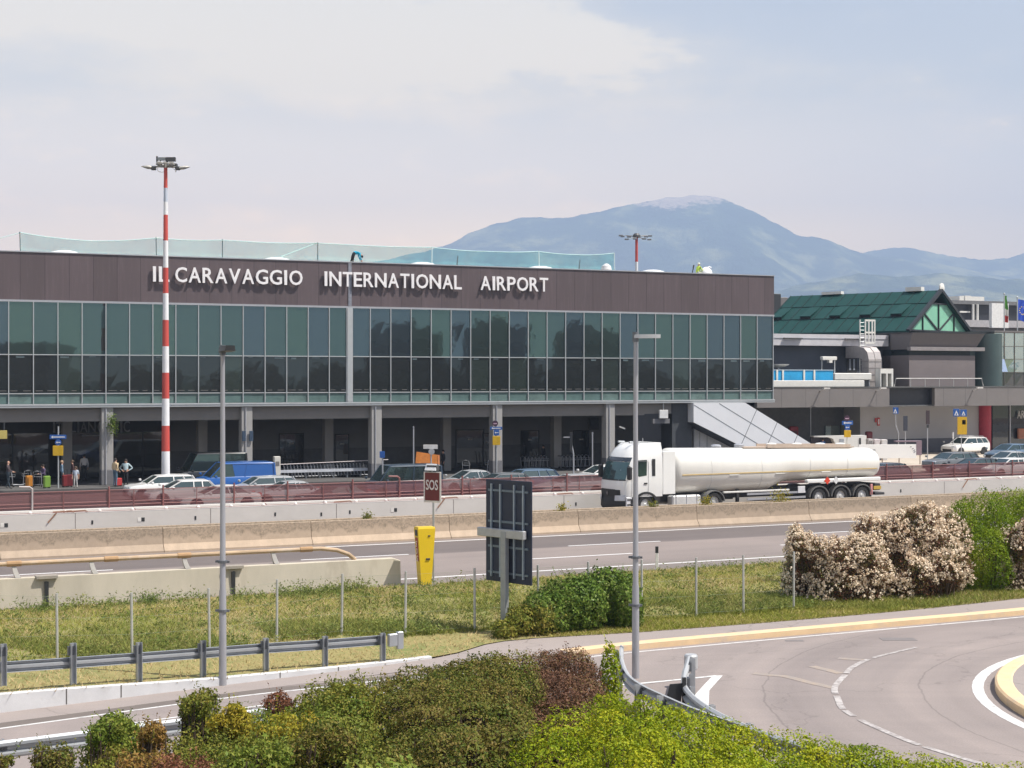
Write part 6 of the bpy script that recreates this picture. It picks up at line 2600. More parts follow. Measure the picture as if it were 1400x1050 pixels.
mb.loft([[Vector((x, y, z)) for x, y, z in ((-.24, -.12, zs_(643.2)), (.22, -.12, zs_(643.2)), (.14, .04, zs_(634.4)), (-.26, .04, zs_(634.4)))],
         [Vector((x, y, z)) for x, y, z in ((-.24, -.16, zs_(642.9)), (.22, -.16, zs_(642.9)), (.14, .0, zs_(634.1)), (-.26, .0, zs_(634.1)))]], True, 1)
mb.build('solar_panel', [M_FIXD, mat('solar_pale', (.55, .55, .56), .2)], t)

p = G(898, 780)
t = thing('marker_post', 'white roadside delineator post with a black top at the motorway edge', 'post', (p.x, p.y, .06), R(0))
mb = MB()
mb.bbox(-.055, .055, -.04, .04, -.1, .60, .012)
mb.build('post', mat('delineator_white', (.74, .73, .71), .5), t)
mb = MB()
mb.loft([[Vector((x, y, z)) for x, y in ((-.057, -.042), (.057, -.042), (.057, .042), (-.057, .042))] for z in (.60, .84)], True)
mb.build('black_top', M_BLACKMET, t)
# ================================================================== vegetation
RNG = np.random.default_rng(5)


def quads_mesh(name, V, m, parent=None, k=4):
    """V: (n, k, 3) array of faces"""
    n = len(V)
    me = bpy.data.meshes.new(name)
    me.vertices.add(n * k)
    me.vertices.foreach_set('co', V.reshape(-1).astype(np.float32))
    me.loops.add(n * k)
    me.loops.foreach_set('vertex_index', np.arange(n * k, dtype=np.int32))
    me.polygons.add(n)
    me.polygons.foreach_set('loop_start', np.arange(0, n * k, k, dtype=np.int32))
    me.materials.append(m)
    me.update(calc_edges=True)
    return put(name, me, parent)


def unit(a):
    return a / np.maximum(np.linalg.norm(a, axis=-1, keepdims=True), 1e-9)


def blob_points(blobs, n, depth=.35, bump_=.16, zmin=None, freq=3.0):
    """points (and outward directions) in the outer shell of a union of ellipsoids, lumpy outline"""
    B = np.array([b[:6] for b in blobs], float)
    area = (B[:, 3] * B[:, 4] + B[:, 3] * B[:, 5] + B[:, 4] * B[:, 5])
    out_p, out_d = [], []
    got = 0
    ph = RNG.uniform(0, 6.28, (len(B), 6))
    while got < n:
        m = int((n - got) * 1.8) + 200
        i = RNG.choice(len(B), m, p=area / area.sum())
        d = unit(RNG.normal(size=(m, 3)))
        lump = sum(np.sin(d[:, a] * freq * (1 + .6 * j) + ph[i, a] * (1 + j) + d[:, (a + 1) % 3] * freq * 1.3) for j in range(2) for a in range(3)) / 4.5
        fine_ = sum(np.sin(d[:, a] * 17 + 4 * d[:, (a + 1) % 3] * (2 + a) + ph[i, a] * 3) for a in range(3)) / 3
        r = 1 - depth * RNG.random(m) ** 1.7 + bump_ * lump + .10 * fine_ + RNG.exponential(.014, m)
        p = B[i, :3] + d * B[i, 3:6] * r[:, None]
        keep = np.ones(m, bool)
        for k in range(len(B)):
            q = np.linalg.norm((p - B[k, :3]) / B[k, 3:6], axis=1)
            keep &= (k == i) | (q > .72)
        if zmin is not None:
            keep &= p[:, 2] > zmin
        keep &= p[:, 2] > 0.02
        nd = unit(d / B[i, 3:6])
        out_p.append(p[keep])
        out_d.append(nd[keep])
        got += keep.sum()
    return np.concatenate(out_p)[:n], np.concatenate(out_d)[:n]


def leaf_quads(p, d, size, jitter=.7, ratio=.5, droop=.2):
    n = len(p)
    nr = unit(d + RNG.normal(size=(n, 3)) * jitter)
    t = unit(np.cross(nr, RNG.normal(size=(n, 3))))
    t[:, 2] -= droop
    t = unit(t)
    b = unit(np.cross(nr, t))
    L = size * RNG.uniform(.6, 1.35, (n, 1))
    w = L * ratio * RNG.uniform(.8, 1.2, (n, 1))
    fold = nr * L * .08
    return np.stack([p - t * L / 2, p + b * w / 2 + fold, p + t * L / 2, p - b * w / 2 + fold], 1)


def stems(root, blobs, m, k=3, r=.03):
    mb = MB()
    for b in blobs:
        for _ in range(k):
            x, y = b[0] + rnd.uniform(-.4, .4) * b[3], b[1] + rnd.uniform(-.4, .4) * b[4]
            tip = (b[0] + rnd.uniform(-.8, .8) * b[3], b[1] + rnd.uniform(-.8, .8) * b[4], b[2] + b[5] * rnd.uniform(.3, .8))
            mid = ((x + tip[0]) / 2 + rnd.uniform(-.1, .1), (y + tip[1]) / 2, max(.1, tip[2] * .55))
            mb.tube([(x, y, -.05), mid, tip], [r, r * .7, r * .3], 5)
    return mb.build('stem', m, root)


M_BARK = mat('bark', (.09, .06, .04), .9)


def shrub(label, blobs, n, size, m, cat='hedge', name='hedge', sprigs=0, depth=.4, jitter=.5, bump_=.16, nstem=3, extra=None, ratio=.5, group=None):
    c = np.mean([b[:3] for b in blobs], 0)
    root = thing(name, label, cat, (c[0], c[1], 0), 0, group)
    bl = [(b[0] - c[0], b[1] - c[1], *b[2:]) for b in blobs]
    p, d = blob_points(bl, n, depth, bump_)
    V = leaf_quads(p, d, size, jitter, ratio)
    if sprigs:
        sp, sd = blob_points(bl, sprigs, .05, bump_)
        up = sd[:, 2] > -.2
        sp, sd = sp[up], sd[up]
        k = 7
        L = RNG.uniform(.10, .34, (len(sp), 1)) * (size / .08) ** .5
        dirs = unit(sd * .6 + np.array((0, 0, .8)) + RNG.normal(size=sp.shape) * .3)
        tt = np.linspace(0, 1, k)
        pp = (sp[:, None, :] + dirs[:, None, :] * L[:, None, :] * tt[None, :, None]).reshape(-1, 3)
        dd = np.repeat(dirs, k, 0)
        dd = unit(dd * .2 + RNG.normal(size=dd.shape))
        V = np.concatenate([V, leaf_quads(pp, dd, size * .85, .8, ratio)])
    quads_mesh('foliage', V, m, root)
    stems(root, bl, M_BARK, nstem)
    return root, bl


# leaf colours
L_BRIGHT = leafmat('leaf_bright', [(.085, .15, .008), (.20, .27, .012), (.35, .37, .017), (.50, .43, .022)], .9, .35)
L_DARK = leafmat('leaf_darkgreen', [(.035, .06, .010), (.08, .115, .018), (.16, .16, .03), (.21, .15, .045), (.12, .145, .022)], 1.1, .3)
L_OLIVE = leafmat('leaf_olive', [(.075, .11, .02), (.15, .18, .028), (.25, .22, .04), (.20, .13, .05)], .8, .3)
L_BROWN = leafmat('leaf_brown', [(.07, .045, .025), (.13, .068, .042), (.18, .088, .055), (.15, .11, .04), (.11, .12, .03)], .7, .25, .5, .45)
L_MID = leafmat('leaf_mid', [(.06, .11, .02), (.13, .19, .028), (.21, .24, .04), (.28, .24, .06)], 1.5, .35)
L_YEL = leafmat('leaf_yellow', [(.16, .20, .02), (.30, .29, .03), (.38, .28, .035), (.22, .24, .03)], 1.2, .35)
L_ORANGE = leafmat('leaf_orange', [(.14, .14, .03), (.24, .17, .04), (.30, .16, .05), (.17, .18, .03)], 1.5, .3)
L_RED = leafmat('leaf_red', [(.14, .055, .035), (.20, .085, .05), (.24, .11, .06), (.15, .13, .04)], 1.5, .3)
L_GLOSS = leafmat('leaf_gloss', [(.035, .07, .014), (.085, .15, .022), (.17, .24, .04), (.34, .33, .14)], 1.0, .25, .4, .6)
L_GREENH = leafmat('leaf_hedge', [(.05, .11, .006), (.12, .20, .010), (.22, .29, .014), (.33, .36, .025)], 1.0, .35)
L_PHOT = leafmat('leaf_photinia', [(.05, .07, .018), (.11, .10, .03), (.17, .065, .045), (.13, .15, .045)], 1.0, .2)
L_BLOS = leafmat('blossom', [(.70, .53, .39), (.80, .65, .48), (.87, .77, .62), (.72, .51, .37)], 1.2, .3, .7)


def at(px, py_top, D):
    """x, z of a picture point at depth D"""
    p = P(px, py_top, D)
    return p.x, p.z


def mound(px0, px1, ytop, D0, D1, nx, nd, seed, amp=.25, zcut=1.0, nl=0, rl=(.26, .48)):
    """row of overlapping ellipsoids whose tops reach ytop (photo rows, list over px) between depths D0..D1"""
    r_ = random.Random(seed)
    out = []
    for j in range(nd):
        D = D0 + (D1 - D0) * (j + .5) / nd
        for i in range(nx):
            step = (px1 - px0) / nx
            px = px0 + step * .75 + (px1 - px0 - 1.5 * step) * i / max(1, nx - 1) + r_.uniform(-.25, .25) * step
            yt = np.interp(px, [a for a, b in ytop], [b for a, b in ytop])
            x, z = at(px, yt, D1 - .3)
            z = z * (1 - zcut * .10 * (1 - j / max(1, nd - 1))) + r_.uniform(-amp, amp) * .5
            w = step * D / F * r_.uniform(1.15, 1.5)
            dd = (D1 - D0) / nd * r_.uniform(.95, 1.25)
            out.append(((px - 700) / F * D, D, z * .40, w, dd, z * .56))
    for _ in range(nl):                       # irregular lumps of growth on the surface
        D = r_.uniform(D0 + .2, D1 - .2)
        px = r_.uniform(px0 + .06 * (px1 - px0), px1 - .06 * (px1 - px0))
        yt = np.interp(px, [a for a, b in ytop], [b for a, b in ytop])
        x, z = at(px, yt, D1 - .3)
        z *= 1 - zcut * .10 * (1 - (D - D0) / (D1 - D0))
        rr = r_.uniform(*rl)
        front = (D - D0) / (D1 - D0) < .3
        zc_ = z - rr * r_.uniform(.55, .95) if not front or r_.random() < .4 else z * r_.uniform(.4, .85)
        out.append(((px - 700) / F * D, D, zc_, rr * r_.uniform(.9, 1.4), rr * r_.uniform(.9, 1.3), rr * r_.uniform(.7, 1.0)))
    return out


# bright hedge, front right
top = [(720, 1010), (760, 975), (800, 952), (850, 938), (900, 942), (945, 972), (990, 988), (1040, 998), (1100, 1008), (1160, 1016), (1230, 1025), (1290, 1031), (1360, 1038)]
bl = mound(735, 1400, top, 20.5, 25.4, 9, 4, 3, .22, 1.0, 80, (.18, .36))
shrub('broad yellow green hedge filling the bottom right of the view', bl, 150000, .052, L_BRIGHT, sprigs=50, depth=.18, bump_=.17, nstem=2)
# dark hedge
top = [(500, 950), (540, 928), (570, 916), (610, 906), (650, 902), (700, 896), (740, 892)]
bl = mound(505, 722, top, 23.5, 29.6, 5, 4, 8, .35, 1.0, 70, (.28, .52))
shrub('large dark green hedge in the middle of the foreground', bl, 100000, .055, L_DARK, sprigs=160, depth=.24, bump_=.22)
top = [(690, 898), (740, 888), (800, 880), (850, 878)]
bl = mound(684, 818, top, 25.2, 31.4, 4, 4, 12, .14, 1.0, 36, (.2, .36))
shrub('reddish brown clipped hedge ending at the curved guardrail', bl, 60000, .05, L_BROWN, sprigs=120, depth=.26, bump_=.12)
bl = [(1.92, 31.4, 1.2, .22, .25, .85)]
shrub('thin yellow green shoots leaning on the end of the brown hedge', bl, 1500, .075, L_BRIGHT, 'shrub', 'shrub', 15, depth=.5, nstem=1)
bl = mound(560, 720, [(560, 912), (640, 892), (720, 890)], 29.8, 31.2, 4, 1, 15, .1)
shrub('olive green hedge top behind the dark hedge along the footway', bl, 22000, .055, L_OLIVE, sprigs=120, depth=.3)
bl = mound(470, 570, [(470, 1030), (500, 1008), (530, 1000), (560, 1015), (575, 1035)], 19.8, 21.4, 2, 1, 18, .1)
shrub('round glossy green bush at the bottom edge before the dark hedge', bl, 9000, .10, L_MID, 'bush', 'bush', 30, depth=.3, ratio=.6)


def small(label, pxs, ytop, D, n, size, m, seed, sprigs=60, wk=1.0, k=2):
    r_ = random.Random(seed)
    bl = []
    p0, p1 = pxs
    W = (p1 - p0) / 2 * D / F * 1.4
    for i in range(12 + 4 * k):
        px = p0 + (p1 - p0) * r_.uniform(.14, .86)
        yt = np.interp(px, [a for a, b in ytop], [b for a, b in ytop])
        x, z = at(px, yt, D)
        r0 = W * r_.uniform(.22, .46)
        u = 1.0 if i % 3 == 0 else r_.uniform(.35, .9)
        rz = min(r0 * r_.uniform(.9, 1.5), z * .35)
        bl.append((x, D + r_.uniform(-.6, .6) * W, max(rz * .6, z * u - rz), r0, r0, rz))
    bl.append((at((p0 + p1) / 2, 1000, D)[0], D, .6, W * .95, W * .8, .95))
    shrub(label, bl, int(n * 2.4), size * .75, m, 'shrub', 'shrub', int(sprigs * 1.6), depth=.6, jitter=.8, bump_=.32, nstem=4)


small('dark leafy shrub low at the left edge of the view', (-6, 24), [(0, 1035)], 22.5, 1500, .075, L_DARK, 1, 20, 1, 1)
small('small dark green shrub standing alone before the lower guardrail', (42, 96), [(42, 1030), (66, 1012), (96, 1030)], 23.5, 3200, .07, L_DARK, 2, 40)
small('tall loose green shrub with pale shoots left of the orange one', (112, 190), [(112, 1005), (150, 976), (190, 995)], 24.5, 7000, .075, L_MID, 3, 90, 1, 3)
small('orange and brown leaved shrub between two green shrubs', (186, 240), [(186, 1002), (210, 988), (240, 1008)], 24.0, 4200, .07, L_ORANGE, 4, 60)
small('tall grey green shrub with upright shoots, tallest of the left shrubs', (240, 306), [(240, 965), (275, 945), (306, 950)], 25.5, 6500, .07, L_OLIVE, 5, 110, 1, 3)
small('yellow leaved shrub beside the tallest grey green shrub', (290, 345), [(290, 985), (320, 962), (345, 990)], 25.0, 5200, .075, L_YEL, 6, 60)
small('red leaved low shrub at the bottom left of the view', (205, 300), [(205, 1045), (250, 1032), (300, 1040)], 21.8, 4500, .07, L_RED, 7, 50, 1, 3)
small('pinkish red shoot of a shrub under the guardrail line', (360, 402), [(360, 960), (380, 945), (402, 965)], 27.0, 2600, .065, L_RED, 8, 60, 1, 1)
small('yellow green shrub before the dark hedge at its left end', (330, 430), [(330, 1000), (380, 985), (430, 985)], 24.0, 8000, .08, L_YEL, 9, 80, 1, 3)
small('olive shrub with brown tips leaning into the dark hedge', (400, 520), [(400, 955), (450, 938), (520, 928)], 26.6, 12000, .075, L_OLIVE, 10, 160, 1, 4)
small('bright yellow green low shrub at the bottom edge', (300, 420), [(300, 1030), (360, 1015), (420, 1035)], 21.6, 6500, .085, L_MID, 11, 70, 1, 3)
small('dark green shrub at the bottom edge left of the round glossy bush', (400, 490), [(400, 1010), (440, 990), (490, 1000)], 22.8, 7000, .08, L_DARK, 13, 70, 1, 3)
small('rusty brown shrub at the bottom between red and yellow green shrubs', (150, 230), [(150, 1040), (190, 1028), (230, 1035)], 22.0, 3200, .07, L_ORANGE, 14, 40)

top = [(90, 1042), (150, 1022), (215, 1020), (280, 1002), (340, 1004), (400, 990), (460, 972), (530, 950)]
shrub('loose olive green growth joining the small shrubs along the bottom left edge', mound(90, 530, top, 21.6, 24.2, 6, 2, 31, .3, 1.0, 46, (.2, .42)), 42000, .058, L_OLIVE, 'shrub', 'shrub', 240, depth=.4, jitter=.7, bump_=.26)
top = [(250, 1015), (300, 985), (350, 978), (400, 968), (450, 958), (500, 945)]
shrub('yellow green growth behind the low olive shrubs left of the dark hedge', mound(255, 505, top, 24.4, 26.4, 4, 2, 33, .3, 1.0, 30, (.2, .4)), 30000, .058, L_MID, 'shrub', 'shrub', 200, depth=.4, jitter=.7, bump_=.26)

# bush in the grass behind the board
def grass_bush(label, items, n, size, m, lumps=0, **kw):
    bl = []
    for px0, px1, yt, yb, dD in items:
        g = G((px0 + px1) / 2, yb, .05)
        D = g.y + dD
        zt_ = CH - (yt - HZ) * D / F
        w = (px1 - px0) / 2 * D / F
        if lumps:
            r_ = random.Random(int(px0))
            for k in range(lumps):
                a_ = r_.uniform(0, 6.28)
                q_ = math.sqrt(r_.random())
                s_ = r_.uniform(.30, .5)
                zc_ = r_.uniform(.12, .86)
                rr_ = math.sqrt(max(.05, 1 - (zc_ * 1.15 - .35) ** 2)) * (1 - s_ * .6)
                bl.append(((((px0 + px1) / 2) - 700) / F * D + w * q_ * math.cos(a_) * rr_, D + w * .7 * q_ * math.sin(a_) * rr_, zt_ * zc_ * (1 - .3 * s_), w * s_, w * s_, zt_ * s_ * .5))
            continue
        bl.append(((((px0 + px1) / 2) - 700) / F * D, D, zt_ * .46, w, max(.5, w * .7), zt_ * .54))
    return shrub(label, bl, n, size, m, 'bush', 'bush', **kw)


grass_bush('dense glossy dark green bush beside the tall lamp post in the grass', [(735, 830, 788, 870, .6), (790, 878, 778, 864, .8), (712, 780, 808, 872, .4), (835, 880, 792, 864, .3)], 26000, .095, L_GLOSS, sprigs=90, depth=.3)
grass_bush('straggling low bush with brown twigs right of the sign post', [(688, 740, 828, 872, .1), (672, 710, 846, 874, 0), (725, 765, 822, 872, .2)], 6500, .085, L_OLIVE, sprigs=60, depth=.5)
# photinia hedge with blossom, and green hedge
for label, items, n, nb in (
        ('cream flowering shrub at the left end of the roadside hedge', [(1072, 1130, 722, 828, .7), (1100, 1185, 728, 832, .8), (1140, 1215, 722, 832, 1.0), (1076, 1112, 712, 810, 1.0)], 26000, 3400),
        ('tall round shrub covered in cream blossom left of the green hedge', [(1160, 1245, 696, 828, 1.3), (1200, 1290, 682, 826, 1.5), (1245, 1330, 690, 822, 1.4), (1205, 1325, 720, 824, .9)], 42000, 5400),
        ('cream and pink flowering shrub at the right edge of the view', [(1366, 1425, 700, 816, 1.0), (1400, 1480, 690, 812, 1.3)], 22000, 2400)):
    root, blo = grass_bush(label, items, n, .075, L_PHOT, lumps=22, sprigs=220, depth=.45, bump_=.26)
    p, d = blob_points(blo, nb, .02, .16)
    p = p + d * .05
    nn_ = np.array([noise.noise(Vector((a * 1.1, b * 1.1, c * 1.1))) for a, b, c in p])
    keep_ = nn_ > -.33 + .25 * RNG.random(len(p)) - .1 * p[:, 2] / 3
    p, d = p[keep_], d[keep_]
    ok = (d[:, 2] > -.6)
    p, d = p[ok], d[ok]
    K = 9
    rad = RNG.uniform(.03, .085, (len(p), 1, 1))
    off = unit(RNG.normal(size=(len(p), K, 3))) * rad
    q = (p[:, None, :] + off).reshape(-1, 3)
    dd = unit(off.reshape(-1, 3) + np.repeat(d, K, 0) * .05)
    quads_mesh('blossom', leaf_quads(q, dd, .062, .7, .8, 0), L_BLOS, root)
grass_bush('tall bright green clipped hedge between the flowering shrubs', [(1288, 1345, 682, 818, 1.4), (1310, 1390, 676, 816, 1.7), (1340, 1440, 670, 814, 2.6), (1310, 1390, 720, 816, 1.0), (1380, 1470, 668, 812, 3.4)], 70000, .065, L_GREENH, sprigs=120, depth=.25)

# weeds growing on the median
for px, hgt, lb in ((502, .35, 'small round dark green weed on top of the tan barrier row'), (768, .4, 'pale weed sprouting on the barrier top left of the tanker'), (1068, .7, 'straw coloured weed on the barrier before the tanker wheels'), (965, .45, 'dry straw tuft on the barrier by the lorry fuel tank'), (892, .35, 'small weed on the barrier at the cab wheel')):
    u = MU(px, .7)
    c = M2W(u, .7, .93)
    t = thing('weed', lb, 'weed', c)
    n = int(240 * hgt / .4)
    p = np.stack([RNG.normal(0, hgt * .35, n), RNG.normal(0, hgt * .2, n), np.abs(RNG.normal(hgt * .4, hgt * .3, n))], 1)
    quads_mesh('foliage', leaf_quads(p, RNG.normal(size=(n, 3)), .09, 1, .5), L_OLIVE if px in (502, 892) else L_YEL, t)
    stems(t, [(0, 0, hgt * .4, hgt * .3, hgt * .2, hgt * .5)], M_BARK, 1, .008)


# ------------------------------------------------------------------ grass on the verge
def grass(name, label, n, mfun, hmin, hmax, m, seed):
    rg = np.random.default_rng(seed)
    nj, ni = VERA.shape[:2]
    xs, zs = [], []
    pts = np.empty((0, 3))
    while len(pts) < n:
        k = n * 2
        a, b = rg.uniform(0, nj - 1.001, k), rg.uniform(0, ni - 1.001, k)
        j, i = a.astype(int), b.astype(int)
        fa, fb = (a - j)[:, None], (b - i)[:, None]
        p = (VERA[j, i] * (1 - fa) * (1 - fb) + VERA[j + 1, i] * fa * (1 - fb) + VERA[j, i + 1] * (1 - fa) * fb + VERA[j + 1, i + 1] * fa * fb)
        px = 700 + F * p[:, 0] / p[:, 1]
        ok = (px > -60) & (px < 1460) & (p[:, 1] < 72)
        # density by cell area
        ar = np.linalg.norm(np.cross(VERA[j + 1, i] - VERA[j, i], VERA[j, i + 1] - VERA[j, i]), axis=1)
        ok &= rg.random(k) < ar / 4.0
        ok &= mfun(p, a / (nj - 1), rg)
        pts = np.concatenate([pts, p[ok]])
    pts = pts[:n]
    h = rg.uniform(hmin, hmax, (n, 1))
    ang = rg.uniform(0, 2 * np.pi, n)
    w = rg.uniform(.009, .022, (n, 1))
    side = np.stack([np.cos(ang), np.sin(ang), np.zeros(n)], 1)
    lean = np.stack([rg.normal(0, .9, n), rg.normal(0, .9, n), np.zeros(n)], 1)
    base = pts - np.array((0, 0, .03))
    V = np.stack([base - side * w, base + side * w, base + lean * h + np.array((0, 0, 1)) * h], 1)
    o = quads_mesh(name, V, m, None, 3)
    return tag(o, label, 'grass', kind='stuff')


def clump(p, s, sd):
    return np.array([noise.noise(Vector((x * s, y * s, sd))) for x, y, z in p])


L_GRASS = leafmat('grass_green', [(.13, .165, .02), (.22, .25, .04), (.34, .31, .075), (.44, .35, .15)], .35, .3, .8, .55)
L_STRAW = leafmat('grass_straw', [(.30, .26, .09), (.44, .33, .16), (.54, .41, .23), (.36, .30, .12)], .35, .3, .8, .6)
L_GLUSH = leafmat('grass_lush', [(.11, .145, .025), (.17, .20, .04), (.24, .25, .06), (.32, .29, .10)], .5, .3, .8, .6)
fence_t = lambda p: np.interp(p[:, 0], [q[0].x for q in tp], [q[0].y for q in tp])
grass('meadow_grass', 'mixed green grass over the bank', 70000, lambda p, a, rg: (p[:, 1] > fence_t(p) - .25) & (clump(p, .25, 3) > -.25 - .25 * rg.random(len(p))), .05, .19, L_GRASS, 1)
grass('straw_grass', 'dry straw coloured grass patches on the bank', 55000, lambda p, a, rg: ((clump(p, .22, 9) > np.where(p[:, 0] > 0, .10, -.06)) | (p[:, 1] < fence_t(p) - .4) | (a > .8)) & (rg.random(len(p)) < np.where(p[:, 1] < fence_t(p) - .4, .55, 1)), .04, .15, L_STRAW, 2)
grass('tall_grass', 'tall lush dark grass along the wire fence', 36000, lambda p, a, rg: (p[:, 1] > fence_t(p) - .1) & (p[:, 1] < fence_t(p) + 5.0 + 1.5 * clump(p, .4, 1)) & (rg.random(len(p)) < np.clip(1.15 - (p[:, 1] - fence_t(p)) / 5.5, .1, 1)) & (clump(p, .35, 5) > -.18), .07, .24, L_GLUSH, 3)
grass('short_grass', 'short mown grass strip before the footway', 26000, lambda p, a, rg: (p[:, 1] < fence_t(p) + .2) & (p[:, 0] > 1), .04, .13, L_GRASS, 4)

# scattered taller weeds, thick along the parapet foot and the fence
ng = 900
pp_, hh_ = [], []
while len(pp_) < ng:
    j, i = int(RNG.integers(0, VERA.shape[0])), int(RNG.integers(0, VERA.shape[1]))
    c = VERA[j, i] + np.array((RNG.normal(0, .5), RNG.normal(0, .4), 0))
    if not (-60 < 700 + F * c[0] / c[1] < 1120) or c[1] > 66:
        continue
    u_, w_ = W2M(Vector((c[0], c[1], 0)))
    near_wall = w_ > -15.6 and c[0] < -4.6
    df = c[1] - float(np.interp(c[0], [q[0].x for q in tp], [q[0].y for q in tp]))
    if df < -.3 or (w_ > -14.4):
        continue
    if near_wall or (df < 1.2 and RNG.random() < .5) or RNG.random() < .16:
        pp_.append(c)
        hh_.append(RNG.uniform(.18, .55) if near_wall else RNG.uniform(.12, .42))
V_ = []
for c, h_ in zip(pp_, hh_):
    k_ = int(30 * h_ / .3)
    q_ = c + np.stack([RNG.normal(0, h_ * .35, k_), RNG.normal(0, h_ * .3, k_), np.abs(RNG.normal(h_ * .35, h_ * .28, k_))], 1)
    V_.append(leaf_quads(q_, RNG.normal(size=(k_, 3)), .10, 1, .32, -.5))
tag(quads_mesh('weed_patches', np.concatenate(V_), leafmat('weed_leaf', [(.07, .11, .02), (.13, .18, .035), (.22, .24, .06), (.34, .29, .12)], .5, .25)), 'taller broad leaved weeds scattered over the bank and along the parapet foot', 'weeds', kind='stuff')
# ================================================================== people
SKIN = mat('skin', (.46, .27, .19), .5, 0, .05)
HAIRD = mat('hair_dark', (.02, .015, .012), .7)
SHOE = mat('shoe', (.03, .03, .03), .6)

STAND = dict(pel=(0, 0, .96), spi=(.0, 0, 1.16), che=(.01, 0, 1.36), nek=(.0, 0, 1.50), hed=(.025, 0, 1.62), top=(.01, 0, 1.74),
             hpL=(0, .09, .93), knL=(.03, .10, .50), anL=(-.01, .11, .08), toL=(.16, .13, .03),
             hpR=(0, -.09, .93), knR=(.02, -.10, .50), anR=(-.02, -.11, .08), toR=(.15, -.13, .03),
             shL=(0, .19, 1.42), elL=(-.03, .25, 1.14), wrL=(.05, .26, .90), haL=(.08, .26, .81),
             shR=(0, -.19, 1.42), elR=(-.03, -.25, 1.14), wrR=(.05, -.26, .90), haR=(.08, -.26, .81))
EDG = [('pel', 'spi'), ('spi', 'che'), ('che', 'nek'), ('nek', 'hed'), ('hed', 'top')] + \
      [(a + s, b + s) for s in 'LR' for a, b in (('hp', 'kn'), ('kn', 'an'), ('an', 'to'), ('sh', 'el'), ('el', 'wr'), ('wr', 'ha'))] + \
      [('pel', 'hpL'), ('pel', 'hpR'), ('che', 'shL'), ('che', 'shR')]
RAD = dict(pel=.14, spi=.125, che=.145, nek=.055, hed=.095, top=.07, hp=.095, kn=.06, an=.043, to=.035, sh=.065, el=.045, wr=.032, ha=.038)
ARMS_LONG = True


